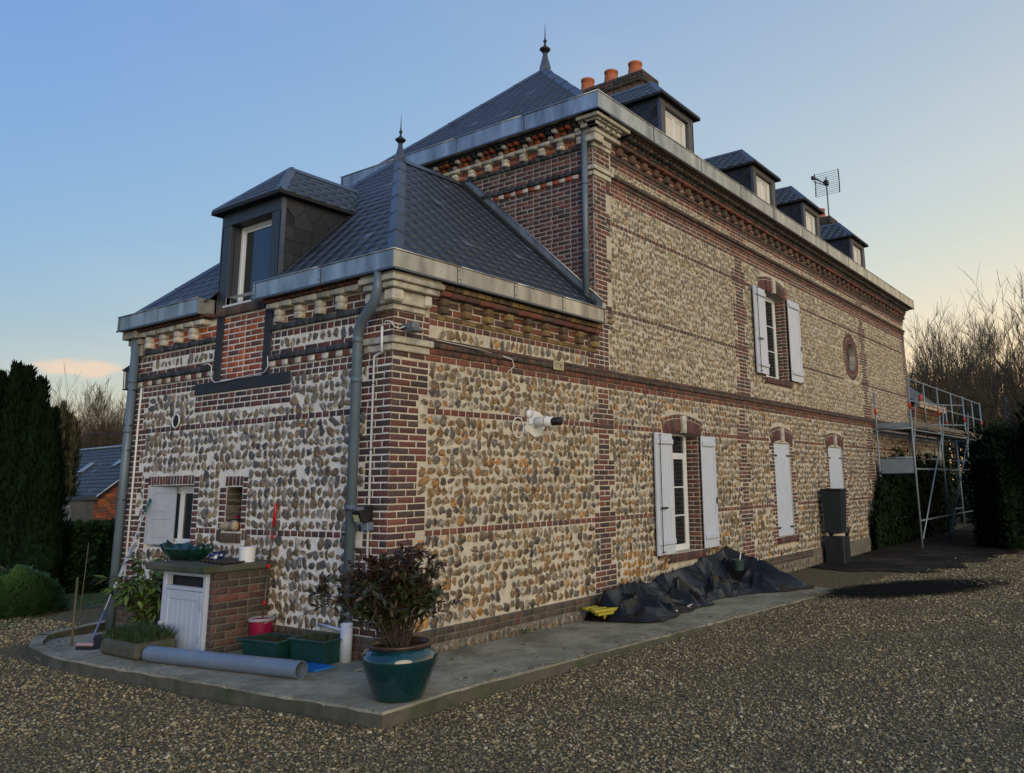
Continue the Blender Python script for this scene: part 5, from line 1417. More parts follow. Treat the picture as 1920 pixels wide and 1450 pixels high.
# --- lean-to bunker with white door
sh = empty('brick_bunker', (-.35,2.33,-.03), 'small brick bunker with concrete top and white plank door against the house wall', 'bunker')
o0 = sh.location
def lb(nm, a, b, mat, bev=0., par=sh, col=None): m_ = MB(); m_.box(Vector(a)-o0, Vector(b)-o0, col, bev); return m_.build(nm, mat, par)
lb('brick_core', (-.655,1.855,-.06), (-.01,1.93,.775), 'mortar_dark'); lb('brick_core', (-.655,2.775,-.06), (-.01,2.84,.775), 'mortar_dark'); lb('back_panel', (-.10,1.931,-.03), (-.03,2.774,.775), 'roof_under')
fs1 = Frame((0,1.855,0), (1,0,0)).out((0,-1,0)); fs2 = Frame((-.655,0,0), (0,1,0)).out((-1,0,0))
for i in range(11):
    t0 = -.025+i*.0725
    row(fs1, -.66, -.015, t0, t0+.060, .006, 'dirty' if random.random() < .7 else 'plum', 'f', .05 if i % 2 else .165)
    brick(fs2, 1.85, 1.925, t0, t0+.060, .006, 'plum'); brick(fs2, 2.78, 2.845, t0, t0+.060, .006, 'plum')
emit_bricks(list(BR), [], [], 60, lambda a, b: sh, 'brick'); BR.clear()
tops = lb('concrete_top', (-.80,1.79,.782), (-.005,2.98,.856), 'concrete_moss', .014)
# door frame and door
X = -.665
for a, b in (((X-.03,1.935,-.03),(X+.03,1.99,.775)), ((X-.03,2.72,-.03),(X+.03,2.775,.775)), ((X-.03,1.9905,.735),(X+.03,2.7195,.775)), ((X-.03,1.9905,.585),(X+.03,2.7195,.625))): lb('door_frame', a, b, 'white_paint', .004)
lb('vent_opening', (X+.05,2.0,.62), (X+.055,2.71,.74), 'roof_under'); lb('vent_post', (X-.01,2.66,.6255), (X+.02,2.705,.7345), 'old_white', .003)
dr = empty('door', (0,0,0)); dr.parent = sh; dr.location = Vector((X,2.36,0))-o0; q0 = Vector((X,2.36,0))
def db(nm, a, b, mat='white_paint', bev=.003): m_ = MB(); m_.box(Vector(a)-q0, Vector(b)-q0, None, bev); return m_.build(nm, mat, dr)
for i in range(6): y = 2.075+i*.094; db('plank', (X-.022,y+.001,.0), (X+.006,y+.093,.50))
db('stile', (X-.032,1.992,-.015), (X+.006,2.075,.58)); db('stile', (X-.032,2.64,-.015), (X+.006,2.718,.58)); db('rail', (X-.0315,2.0755,.49), (X+.006,2.6395,.58))
for z in (.09, .40): db('hinge', (X-.040,1.985,z), (X-.031,2.02,z+.07), 'old_white')
m_ = MB(); m_.lathe([(0,-.03),(.022,-.028),(.028,-.01),(.024,.008),(.012,.018),(.012,.04)], (0,0,0), 12)
kn = m_.build('door_knob', 'old_white', dr, smooth=True); kn.rotation_euler = (0, R_(90), 0); kn.location = Vector((X-.055,2.70,.235))-q0

# things standing on the bunker
lp = empty('leaf_planter', (-.44,2.80,.856), 'dark green leaf-shaped ceramic planter on top of the brick bunker', 'planter')
material('green_glaze', base=(.004,.030,.022), rough=.32, vary=.5, scale=14, bump=.5, bscale=26, bdist=.006, coat=.2)
mb = MB(); n_ = 44
rings = [(.16,.05,.012),(.28,.085,.02),(.38,.13,.06),(.42,.15,.11),(.45,.165,.155)]
base_i = len(mb.v)
for ri, (rx, ry, z) in enumerate(rings+[(.42,.14,.145),(.32,.09,.06)]):
    for k in range(n_):
        t = 2*math.pi*k/n_; wv = (1+.07*math.sin(9*t)+.03*math.sin(17*t)) if ri >= 3 else 1+.02*math.sin(9*t); zz_ = z+(.018*math.sin(7*t+1)+.012*math.sin(13*t) if ri in (4,5) else 0)+(.035*abs(math.cos(t))**3 if ri in (4,5) else 0)
        mb.v.append((ry*math.sin(t)*wv, rx*math.cos(t)*wv, zz_)); mb.c.append((1,1,1))
for ri in range(6):
    for k in range(n_): q = ri*n_; kk = (k+1) % n_; mb.f.append((q+kk, q+k, q+n_+k, q+n_+kk))
mb.f.append(tuple(range(n_))); mb.f.append(tuple(6*n_+k for k in range(n_))[::-1])
mb.build('planter_body', 'green_glaze', lp, smooth=True)
for y in (-.20, .22): m_ = MB(); m_.lathe([(0,0),(.05,0),(.045,.02),(.06,.05),(.03,.06)], (-.02,y,0), 10); m_.build('planter_foot', 'green_glaze', lp, smooth=True)
material('blue_white', base=(.012,.022,.11), rough=.2, vary=.2, scale=30, bump=0, second=(.55,.58,.62), secscale=24, secfac=(.56,.6))
bw = MB(); bw.lathe([(0,0),(.045,0),(.05,.008),(.075,.03),(.082,.055),(.074,.08),(.070,.088),(.066,.084),(.07,.055),(.04,.02),(0,.018)], (0,0,0), 26); bo = bw.build('china_bowl', 'blue_white', smooth=True, loc=(-.36,2.33,.857)); tagit(bo, 'small blue and white china bowl on the bunker next to the green planter', 'bowl')
bw = MB(); bw.lathe([(0,0),(.05,0),(.052,.01),(.07,.05),(.078,.088),(.072,.088),(.06,.03),(0,.02)], (0,0,0), 22); material('dark_blue', base=(.006,.010,.035), rough=.25); bo = bw.build('china_bowl', 'dark_blue', smooth=True, loc=(-.25,2.47,.857)); tagit(bo, 'dark blue bowl half hidden between green planter and patterned bowl', 'bowl')
bk = empty('plastic_tub', (-.27,1.90,.857), 'white round plastic tub with lid rim standing on the bunker edge', 'tub')
mb = MB(); mb.lathe([(0,0),(.078,0),(.081,.004),(.085,.145)], (0,0,0), 30); mb.build('tub_body', 'white_frame', bk, smooth=False)
mb = MB(); mb.lathe([(.0855,.138),(.091,.140),(.091,.158),(.086,.161),(0,.160)], (0,0,0), 30); mb.build('lid', 'white_frame', bk)
rl = empty('roofing_sheet', (-.47,2.02,.857), 'rusty brown corrugated sheet scrap lying on the bunker top', 'sheet'); mb = MB(); V = []; F = []
for i in range(25):
    for j in range(2): V.append((-.14+j*.26+i*.004, -.22+i*.026, .014+.010*math.sin(i*1.6)))
for i in range(24): F.append((2*i, 2*i+1, 2*i+3, 2*i+2))
V += [(x, y, z-.003) for x, y, z in V]; F += [tuple(50+k for k in f[::-1]) for f in F]
mb.add(V, F); material('rusty', base=(.035,.027,.02), rough=.9, vary=.4, scale=20, bump=.3); mb.build('corrugation', 'rusty', rl)

# niche: clogs and pink flowers
material('pale_wood', base=(.34,.27,.18), rough=.65, vary=.15, scale=10, stretch=(1,.3,1), bump=.2)
for i, (y, x, rz, lab) in enumerate(((2.72, -.02, 100, 'left wooden clog standing on the niche sill'), (2.58, -.035, 70, 'right wooden clog lying nearer in the niche'))):
    cl = empty('wooden_clog', (x, y, 1.165), lab, 'clog', 'wooden clogs in the wall niche', R_(rz))
    mb = MB(); n_ = 14; prof = [(-.12,.0,.028,.045,.05),(-.10,.0,.040,.060,.052),(-.04,.0,.045,.055,.04),(.02,.0,.050,.055,.045),(.07,.0,.046,.045,.035),(.11,.0,.026,.032,.025),(.135,.0,.006,.012,.045)]
    for (px_c, _, ry, rz_, zc) in prof:
        for k in range(n_): t = 2*math.pi*k/n_; mb.v.append((px_c, ry*math.cos(t), max(0.0, zc+rz_*math.sin(t)))); mb.c.append((1,1,1))
    for r in range(len(prof)-1):
        for k in range(n_): q = r*n_; kk = (k+1) % n_; mb.f.append((q+k, q+n_+k, q+n_+kk, q+kk))
    mb.f += [tuple(range(n_)), tuple((len(prof)-1)*n_+k for k in range(n_))[::-1]]
    mb.build('clog_body', 'pale_wood', cl, smooth=True)
    mb = MB(); mb.lathe([(0,.002),(.030,.0),(.026,-.012)], (0,0,0), 12); op = mb.build('clog_opening', 'soil', cl); op.location = (-.055,0,.098); op.scale = (1.5,1,1)
fl = empty('potted_flower', (.04,2.60,1.165), 'small potted cyclamen with crimson flowers inside the wall niche', 'flower')
mb = MB(); mb.lathe([(0,0),(.035,0),(.048,.07),(.052,.072),(.052,.085),(.045,.085),(0,.08)], (0,0,0), 16); mb.build('flower_pot', 'terracotta', fl, smooth=True)
material('petal', base=(.42,.012,.06), rough=.6, vary=.2, bump=0, rand=.3)
pl_ = leaf_mesh('petal', .042, .028, 'petal', .6); lf_ = leaf_mesh('leaf', .05, .035, 'leaf_green')
for k in range(26): a = random.uniform(0, 6.28); o = bpy.data.objects.new('petal', pl_); COL.objects.link(o); o.parent = fl; o.matrix_local = mat_from(Vector((math.cos(a)*random.uniform(0,.07), math.sin(a)*random.uniform(0,.09), random.uniform(.135,.165))), Vector((math.cos(a), math.sin(a), random.uniform(-.2,.6))))
for k in range(24): a = random.uniform(0, 6.28); o = bpy.data.objects.new('leaf', lf_); COL.objects.link(o); o.parent = fl; o.matrix_local = mat_from(Vector((math.cos(a)*.02, math.sin(a)*.02, random.uniform(.08,.12))), Vector((math.cos(a), math.sin(a), random.uniform(-.1,.5))))

# --- pink bucket with telescopic pole
pk = empty('bucket', (-.17,1.72,-.03), 'pink plastic bucket with pale rim standing beside the bunker', 'bucket')
material('pink_plastic', base=(.24,.005,.045), rough=.35, vary=.12, scale=6, bump=.04); material('grey_rim', base=(.28,.27,.30), rough=.4)
mb = MB(); mb.lathe([(0,.002),(.105,.0),(.108,.006),(.125,.30),(.122,.30),(.100,.02),(0,.02)], (0,0,0), 32); mb.build('bucket_body', 'pink_plastic', pk, smooth=False)
mb = MB(); mb.lathe([(.126,.285),(.136,.287),(.140,.305),(.134,.318),(.122,.318),(.118,.30)], (0,0,0), 32); mb.build('bucket_rim', 'grey_rim', pk, smooth=True)
tb('bucket_handle', [(.0,.135,.29),(-.04,.11,.27),(-.07,.0,.235),(-.04,-.11,.27),(0,-.135,.29)][::1], .006, 'grey_rim', pk, 8)
pb, pt = Vector((-.18,1.70,.20)), Vector((-.02,1.80,1.47)); po = empty('telescopic_pole', pb, 'thin telescopic pole with red grip leaning from the pink bucket on the wall', 'pole'); dv = pt-pb
material('alu_brown', base=(.12,.10,.09), rough=.4, metal=.5); material('red_plastic', base=(.42,.008,.006), rough=.35)
tb('tube', [(0,0,0), tuple(dv*.5)], .0085, 'alu_brown', po, 10); tb('tube', [tuple(dv*.5), tuple(dv*.80)], .011, 'alu_brown', po, 10)
tb('grip', [tuple(dv*.80), tuple(dv*.97), tuple(dv*1.0)], [.017,.0175,.010], 'red_plastic', po, 12)
for k in (.17, .46, .70): tb('clamp', [tuple(dv*k), tuple(dv*(k+.03))], .019, 'red_plastic', po, 10)

# --- green troughs, blue sheet
material('green_plastic', base=(.008,.050,.042), rough=.38, vary=.12, scale=4, bump=.04); material('blue_plastic', base=(.01,.13,.42), rough=.4, bump=0); material('cut_edge', base=(.10,.13,.10), rough=.6)
def trough(loc, lx, ly, h, lab, rz=0):
    t = empty('planting_trough', loc, lab, 'planter', 'green plastic troughs at the wall foot', rz); k = .90
    V = []; 
    for (s, z) in ((k,0),(1,h),(1.08,h),(1.08,h-.018),(1.03,h-.02)): V.append([(sx*lx/2*s, sy*ly/2*s, z) for sx, sy in ((-1,-1),(1,-1),(1,1),(-1,1))])
    inn = [(sx*(lx/2-.012)*s, sy*(ly/2-.012)*s, z) for s, z in ((.95,h-.0),) for sx, sy in ((-1,-1),(1,-1),(1,1),(-1,1))]; inb = [(sx*(lx/2-.015)*k, sy*(ly/2-.015)*k, .02) for sx, sy in ((-1,-1),(1,-1),(1,1),(-1,1))]
    mb = MB(); vs_ = V[0]+V[1]+inn+inb
    F = [(3,2,1,0)]
    for a, b in ((0,4),(8,12)):
        for i in range(4): j = (i+1) % 4; F.append((a+i, a+j, b+j, b+i))
    F += [(4+i, 4+(i+1) % 4, 8+(i+1) % 4, 8+i) for i in range(4)]+[(12,13,14,15)]
    mb.add(vs_, F); mb.build('trough_body', 'green_plastic', t)
    for a, b in (((-lx/2-.02,-ly/2-.022,h-.016),(lx/2+.02,-ly/2+.004,h)), ((-lx/2-.02,ly/2-.004,h-.016),(lx/2+.02,ly/2+.022,h)), ((-lx/2-.022,-ly/2+.0045,h-.016),(-lx/2+.004,ly/2-.0045,h)), ((lx/2-.004,-ly/2+.0045,h-.016),(lx/2+.022,ly/2-.0045,h))): m_ = MB(); m_.box(a, b, None, .004); m_.build('trough_rim', 'green_plastic', t)
    m_ = MB(); m_.box((-lx/2+.03,-ly/2+.03,.03),(lx/2-.03,ly/2-.03,h-.06)); m_.build('soil', 'soil', t); return t
t1 = trough((-.36,1.22,-.03), .36, .52, .19, 'left green plastic trough with withered plants next to the pink bucket', .10); t2 = trough((-.22,.66,-.03), .34, .50, .22, 'right green plastic trough with moss and thin grass beside the white pipe stub', .06)
tuft(t1, 'weeds', -.14, .14, -.2, .2, .11, .11, 150, 'leaf_brown', .8, .003); tuft(t1, 'grass_tuft', -.15,.15,-.22,.22,.11,.09,120,'grass_dull',.7,.004); tuft(t2, 'grass_tuft', -.14, .14, -.21, .21, .14, .16, 420, 'grass_dull', .55, .0028)
bx('board', (-.58,.26,-.028), (-.36,.60,-.010), 'blue_plastic'); tagit(bpy.data.objects['board'], 'flat blue plastic board lying under the right green trough', 'board')
mb = MB(); mb.lathe([(0,.0),(.03,.0)], (0,0,0), 6)

# --- stone trough with grass, bush, brooms
tr = empty('stone_trough', (-.99,2.60,-.03), 'mossy concrete trough full of grass to the left of the white door', 'trough')
mb = MB(); mb.box((-.21,-.38,0),(.21,.38,.165), None, .035); mb.build('trough_body', 'concrete_moss', tr); mb = MB(); mb.box((-.18,-.35,.166),(.18,.35,.172)); mb.build('soil', 'soil', tr)
tuft(tr, 'grass_tuft', -.19, .19, -.36, .36, .165, .13, 2300, 'grass_blade', .45, .0035)
rh = empty('evergreen_bush', (-.46,3.30,-.03), 'evergreen bush with long drooping leaves between downpipe and bunker', 'bush')
l3 = leaf_mesh('leaf', .125, .042, 'leaf_bright', .9); l4 = leaf_mesh('leaf', .12, .040, 'leaf_green', .9)
ms = shrub(rh, Vector((.0,.0,0)), 20, .50, .98, Vector((.03,.05,0)), lambda q: 0 if random.random() < .62 else 1, 9, 'leaf', 'bark', 7, .35, (.75,1.2), .008)
ms = [(k, M) for k, M in ms if (M.translation.x > -.45)]
for k, M in ms: pass
leaves_out(rh, 'leaf', [l3, l4], ms, 300)
def pole_thing(name, p0, p1, r, mat, lab, cat='broom'):
    e = empty(name, p0, lab, cat); d = Vector(p1)-Vector(p0); tb('handle', [(0,0,0), tuple(d)], r, mat, e, 10); return e, d
material('blue_handle', base=(.06,.10,.28), rough=.4); material('white_handle', base=(.42,.44,.50), rough=.4); material('teal_grip', base=(.01,.09,.09), rough=.4); material('bamboo', base=(.09,.075,.035), rough=.7, vary=.3, scale=8); material('bristle', base=(.01,.01,.01), rough=.9); material('pink_white', base=(.35,.22,.25), rough=.5)
e, d = pole_thing('broom', (-.93,3.78,-.06), (-.12,4.62,.94), .0115, 'blue_handle', 'broom with blue and white handle and pinkish head leaning on the wall'); tb('upper_handle', [tuple(d*.50), tuple(d*1.0)], .0125, 'white_handle', e)
mb = MB(); mb.box((-.03,-.14,-.01),(.03,.14,.025), None, .008); h_ = mb.build('broom_head', 'pink_white', e); h_.rotation_euler = (0,.3,.5); mb = MB(); mb.box((-.025,-.135,-.055),(.025,.135,-.011)); h_ = mb.build('bristles', 'bristle', e); h_.rotation_euler = (0,.3,.5)
e, d = pole_thing('window_wiper', (-.84,3.95,-.08), (-.06,4.42,1.52), .008, 'white_handle', 'tall thin pole with teal grip leaning beside the left downpipe', 'pole'); tb('grip', [tuple(d*.90), tuple(d)], .016, 'teal_grip', e)
e, d = pole_thing('stick', (-.95,4.15,-.10), (-.78,4.55,.62), .014, 'bamboo', 'short brown wooden stick leaning in front of the left downpipe', 'stick')
e, d = pole_thing('stick', (-.52,5.0,-.16), (-.38,5.25,.98), .005, 'bamboo', 'very thin cane standing just left of the downpipe', 'stick')
br2 = empty('scrub_brush', (-.93,3.50,-.095), 'black bristle brush head lying against the stone trough', 'brush'); mb = MB(); mb.box((-.05,-.10,0),(.05,.10,.17), None, .02); mb.build('brush_bristles', 'bristle', br2)
wd_ = empty('weed', (-1.02,4.35,-.10), 'small leafy weed growing at the kerb left of the brooms', 'plant'); ms = []
for k in range(46): a = random.uniform(0,6.28); p = Vector((random.gauss(0,.07), random.gauss(0,.09), random.uniform(0,.20))); ms.append((0, mat_from(p, Vector((math.cos(a), math.sin(a), random.uniform(-.2,.8))), s=random.uniform(.4,.8))))
leaves_out(wd_, 'leaf', [leaf_mesh('leaf', .07, .035, 'leaf_green')], ms, 46)
for (x, y, lab) in ((2.02,-.09,'small green weed at the wall foot below the flue'), (3.0,-1.48,'low green weed at the outer kerb edge')):
    wd_ = empty('weed', (x, y, zslab(x)-(.12 if y < -1 else 0)), lab, 'plant'); ms = []
    for k in range(40): a = random.uniform(0,6.28); ms.append((0, mat_from(Vector((random.gauss(0,.05), random.gauss(0,.02), random.uniform(0,.04))), Vector((math.cos(a), math.sin(a)*.5, random.uniform(.1,.9))), s=random.uniform(.3,.6))))
    leaves_out(wd_, 'leaf', [leaf_mesh('leaf', .07, .03, 'leaf_bright')], ms, 40)

# ================================================================= FITTINGS ON THE WALLS
fl_ = empty('boiler_flue', (2.28,0,2.385), 'white boiler flue with black end sticking out of the flint wall', 'flue')
material('repair_patch', base=(.62,.61,.58), rough=.9, vary=.15, scale=10, bump=.6, bscale=30, bdist=.01)
mb = MB(); P = []
for k in range(20): t = 2*math.pi*k/20; r = random.uniform(.8,1.15); P.append((.02+.20*r*math.cos(t), -.016, -.03+.15*r*math.sin(t)))
mb.prism(P, (0,.012,0)); mb.build('mortar_patch', 'repair_patch', fl_)
tb('flue_pipe', [(0,0,0),(0.0,-.30,-.012)], .058, 'white_frame', fl_, 24); tb('flue_collar', [(0,-.02,0),(0,-.035,0)], .078, 'white_frame', fl_, 24); tb('flue_collar', [(0,-.20,-.006),(0,-.225,-.007)], .063, 'white_frame', fl_, 24)
tb('flue_terminal', [(0,-.30,-.012),(0.0,-.42,-.018)], .044, 'iron', fl_, 20)
for k in range(5): tb('terminal_fin', [(0,-.325-k*.022,-.013),(0,-.333-k*.022,-.013)], .051, 'iron', fl_, 20)
mb = MB(); mb.prism([(-.16,-.018,.10),(-.07,-.018,.10),(-.06,-.018,-.02),(-.13,-.018,-.04)], (0,-.03,0)); mb.build('bracket_plate', 'white_frame', fl_)
tb('white_disc', [(-.12,-.02,.085),(-.12,-.05,.085)], .055, 'white_frame', fl_, 20)
tb('repair_ring', [(1.96+.10*math.cos(t), -.022, 2.30+.12*math.sin(t)) for t in [2*math.pi*k/20 for k in range(21)]], .008, 'repair_patch', house, 6)
vg = empty('vent_grille', (2.73,-.05,3.13), 'small cream slatted vent grille in the brick band', 'vent'); material('cream', base=(.52,.47,.30), rough=.5)
for a, b in (((-.105,-.012,-.055),(.105,0,-.043)), ((-.105,-.012,.043),(.105,0,.055)), ((-.105,-.012,-.0425),(-.093,0,.0425)), ((.093,-.012,-.0425),(.105,0,.0425))): bx('grille_frame', a, b, 'cream', vg)
for k in range(7): bx('grille_slat', (-.092,-.010,-.037+k*.0115), (.092,0,-.031+k*.0115), 'cream', vg)
bx('grille_back', (-.1,.001,-.05), (.1,.02,.05), 'roof_under', vg)
mb = MB(); n_ = 28
tb('vent_ring', [(-.03, 4.02+.085*math.cos(2*math.pi*k/n_), 2.50+.085*math.sin(2*math.pi*k/n_)) for k in range(n_+1)], .010, 'white_frame', house, 6)
tb('flue_stub', [(.0,4.02,2.50),(-.022,4.02,2.50)], .075, 'roof_under', house, 20)
sn = empty('motion_sensor', (.11,-.05,3.26), 'grey motion sensor lamp on the upper quoin under the cornice', 'sensor'); material('grey_plastic', base=(.12,.14,.16), rough=.5)
bx('sensor_arm', (-.03,-.07,-.02), (.0,.05,.02), 'grey_plastic', sn, .004); mb = MB(); mb.box((-.045,-.17,-.05),(.055,-.07,.03), None, .012); mb.build('sensor_head', 'grey_plastic', sn); mb = MB(); mb.box((-.065,-.22,-.075),(.065,-.06,-.052), None, .006); mb.build('sensor_hood', 'grey_plastic', sn)
tb('sensor_cable', [(-.06,-.03,3.28),(-.03,-.05,3.235),(.03,-.06,3.225),(.08,-.07,3.25),(.10,-.09,3.27)], .006, 'white_frame', house, 6); tb('sensor_cable', [(-.078,.085,3.24),(-.08,.03,3.30),(-.04,-.03,3.29)], .005, 'white_frame', house, 6)
fd = empty('floodlight', (-.05,.235,1.36), 'black floodlight above a grey junction box on the brick quoin', 'lamp'); material('lens', base=(.42,.42,.22), rough=.3)
mb = MB(); mb.prism([(-.12,-.055,-.07),(-.02,-.055,-.07),(-.02,-.055,.07),(-.15,-.055,.03)], (0,.11,0)); mb.build('lamp_body', 'iron', fd)
mb = MB(); mb.add([(-.125,-.042,-.068),(-.125,.042,-.068),(-.152,.042,.0),(-.152,-.042,.0)], [(0,1,2,3)]); mb.build('lamp_lens', 'lens', fd)
bx('sensor_eye', (-.15,-.03,.035), (-.06,.05,.075), 'grey_plastic', fd, .01); bx('lamp_bracket', (-.03,-.02,-.09), (.05,.02,.09), 'iron', fd)
jb_ = MB(); jb_.box((-.085,.195,1.20),(-.0,.285,1.285), None, .006); o = jb_.build('junction_box', 'pvc_pipe', house)
tb('wall_cable', [(1.0,-.065,3.155),(1.38,-.07,3.10),(1.42,-.08,2.98),(1.48,-.03,2.90),(1.56,-.07,3.02),(1.58,-.07,3.10)], .004, 'iron', house, 5); tb('wall_cable', [(.55,-.06,3.175),(1.2,-.07,3.155),(1.44,-.07,3.135)], .003, 'white_frame', house, 5); tb('wall_cable', [(1.62,-.075,3.12),(1.78,-.08,3.10),(1.82,-.08,3.02),(1.72,-.06,2.94)], .006, 'white_frame', house, 6)
ln = empty('wall_lantern', (-.02,5.33,3.0), 'black glazed lantern on the far side of the wing behind the downpipe', 'lantern')
mb = MB(); mb.lathe([(0,.36),(.02,.35),(.115,.27),(.115,.26)], (0,0,0), 4); mb.build('lantern_roof', 'iron', ln)
for k in range(4): a = math.pi/2*k; tb('lantern_post', [(.075*math.cos(a),.075*math.sin(a),.02),(.085*math.cos(a),.085*math.sin(a),.26)], .007, 'iron', ln, 5)
bx('lantern_base', (-.06,-.06,0), (.06,.06,.02), 'iron', ln); tb('lantern_arm', [(0,-.05,.10),(0,-.17,.05)], .01, 'iron', ln, 6); mb = MB(); mb.lathe([(.06,.03),(.066,.25)], (0,0,0), 4); mb.build('lantern_glass', 'glass', ln)
# tv aerial on the far chimney
an = empty('tv_aerial', (19.68,1.72,9.6), 'television aerial on a mast strapped to the far chimney', 'aerial')
tb('mast', [(0,0,0),(-.02,0,1.78)], .022, 'zinc_dark', an, 8)
bm_ = Vector((-.75,-.05,0)).normalized()
tb('boom', [(.25,.05,1.62),(-.35,.30,1.70)], .02, 'iron', an, 6)
for sg, z0, z1 in ((1,1.66,2.02),(-1,1.60,1.25)):
    for k in range(6):
        zz_ = z0+(z1-z0)*k/5; xo = .20-.05*k*.4; tb('reflector_rod', [(xo+.03*k*.4,-.34,zz_+.0),(xo+.03*k*.4,.42,zz_-.02)], .007, 'zinc_dark', an, 4)
    for yy in (-.36,.44): tb('reflector_side', [(.20,yy,z0-.02*sg),(.16,yy,z1+.02*sg)], .018, 'iron', an, 6)
for sg in (1,-1): tb('dipole_arm', [(.1,.12,1.60+.02*sg),(-.30,.33,1.70+.10*sg)], .014, 'zinc_dark', an, 6)
mb = MB(); mb.box((-.40,.28,1.66),(-.28,.38,1.78), None, .02); mb.build('dipole_box', 'iron', an); mb = MB(); mb.box((-.06,-.05,1.50),(.10,.08,1.68), None, .02); mb.build('clamp', 'iron', an)

# ================================================================= TARPAULIN
tarp_m = material('tarp_black', base=(.0055,.0053,.0052), rough=.22, spec=.24, vary=.3, scale=3, bump=.3, bscale=9, bdist=.02, second=(.020,.018,.016), secscale=1.6, secfac=(.5,.75))
RDG = [(3.30,-.25,.36,4.5,-.35,.36,.26),(4.7,-.5,.30,4.95,-.72,.16,.09),(6.0,-.4,.34,6.9,-.62,.14,.10),(3.35,-.5,.26,4.4,-.62,.22,.08),(3.5,-.75,.17,4.0,-.95,.10,.15),(3.62,-.15,.34,3.9,-.75,.22,.16),(4.3,-.2,.36,5.2,-.5,.15,.18),(4.9,-.15,.38,6.2,-.12,.48,.32),
 (5.0,-.42,.36,5.65,-.60,.14,.11),(5.25,-.2,.38,5.1,-.7,.14,.10),(5.8,-.15,.46,6.3,-.62,.10,.14),(6.3,-.1,.48,7.25,-.10,.66,.30),(6.9,-.2,.54,7.15,-.98,.12,.18),
 (7.25,-.12,.68,7.95,-1.15,.10,.26),(7.3,-.1,.64,8.2,-.3,.2,.24),(5.5,-.60,.09,7.0,-.82,.08,.08),(4.5,-.6,.16,5.3,-.74,.05,.07),(6.4,-.3,.30,6.6,-.70,.12,.09),(4.1,-.3,.36,4.15,-.85,.08,.10)]
def tarp():
    NX, NY = 230, 74; V = []; F = []
    front = [(3.20,-.42),(3.35,-.80),(3.6,-1.02),(3.95,-1.0),(4.3,-.82),(4.6,-.92),(5.0,-.78),(5.3,-.84),(5.6,-.66),(6.1,-.60),(6.4,-.74),(6.9,-.84),(7.3,-1.18),(7.9,-1.32),(8.4,-1.22)]
    ip = lambda t, x: np.interp(x, [p[0] for p in t], [p[1] for p in t])
    rd = list(RDG)
    for _ in range(60):
        x, y, a, l = random.uniform(3.5,8.0), random.uniform(-.95,-.15), random.uniform(0,6.28), random.uniform(.2,.6); rd.append((x, y, None, x+l*math.cos(a), y+l*.6*math.sin(a), None, random.uniform(.03,.07)))
    xs = np.linspace(3.20, 8.40, NX+1)
    for x in xs:
        yf = ip(front, x)
        for j in range(NY+1):
            v = j/NY; y = yf+(-.06-yf)*v; z = 0.0; add = 0
            for (x0, y0, h0, x1, y1, h1, w_) in rd:
                dx, dy = x1-x0, y1-y0; t = max(0, min(1, ((x-x0)*dx+(y-y0)*dy)/(dx*dx+dy*dy))); d = math.hypot(x-x0-t*dx, y-y0-t*dy)
                if h0 is None: add = max(add, .06*math.exp(-d/w_)*math.sin(math.pi*min(max(t,.05),.95)))
                else: z = max(z, (h0+(h1-h0)*t)*math.exp(-d/w_*1.15))
            e = min(1, v*7); ex = min(1, (x-3.2)*6)*min(1, (8.4-x)*4)
            V.append((x+.02*math.sin(y*9+x*4), y+.03*math.sin(x*7)*(1 if j else 1), zslab(x)+.006+(z+add)*(.10+.90*e)*ex))
    for i in range(NX):
        for j in range(NY): a = i*(NY+1)+j; F.append((a, a+NY+1, a+NY+2, a+1))
    return np_mesh('tarpaulin', V, F)
tp_ = empty('tarpaulin', (5.6,-.6,zslab(5.6)), 'crumpled black tarpaulin spread over a heap along the wall foot', 'tarpaulin')
me = tarp(); o = link('sheet', me, 'tarp_black', tp_, smooth=True); o.location = -Vector(tp_.location)
zp = zslab(7.2)
o = tb('lath', [(4.25,-.80,zslab(4.2)+.03),(4.95,-.72,zslab(5)+.055)], .010, 'white_frame', None, 6); tagit(o, 'thin white plastic strip caught in the front edge of the tarpaulin', 'strip')
yb = empty('formwork_beam', (3.45,-.36,zslab(3.4)), 'bright yellow profiled boards sticking out from under the tarpaulin', 'boards', rz=R_(-16)); material('yellow_paint', base=(.36,.30,.03), rough=.5, vary=.12)
for k, (y, z, s) in enumerate(((-.10,.13,-.42),(.0,.135,-.38),(.10,.14,-.40),(-.09,.09,-.36),(.01,.095,-.30))): bx('board', (s,y-.045,z), (.12,y+.04,z+.036), 'yellow_paint', yb, .006)
bx('beam_side', (-.22,-.08,.0), (.12,.09,.088), 'yellow_paint', yb, .004)
bs = empty('basket', (6.72,-.58,zp+.36), 'small dark green plastic basket lying on the tarpaulin', 'basket'); material('basket_green', base=(.02,.045,.04), rough=.5)
mb = MB(); mb.lathe([(0,0),(.075,0),(.10,.15),(.108,.15),(.108,.165),(.095,.165),(.07,.01)], (0,0,0), 18); mb.build('basket_body', 'basket_green', bs)
for k in range(3): tb('tool_handle', [(0,.0,.05),(.03+.05*k,-.04+.03*k,.28-.05*k)], .008, 'white_frame', bs, 5)
material('bin_black_', base=(.008,.010,.013), rough=.6)
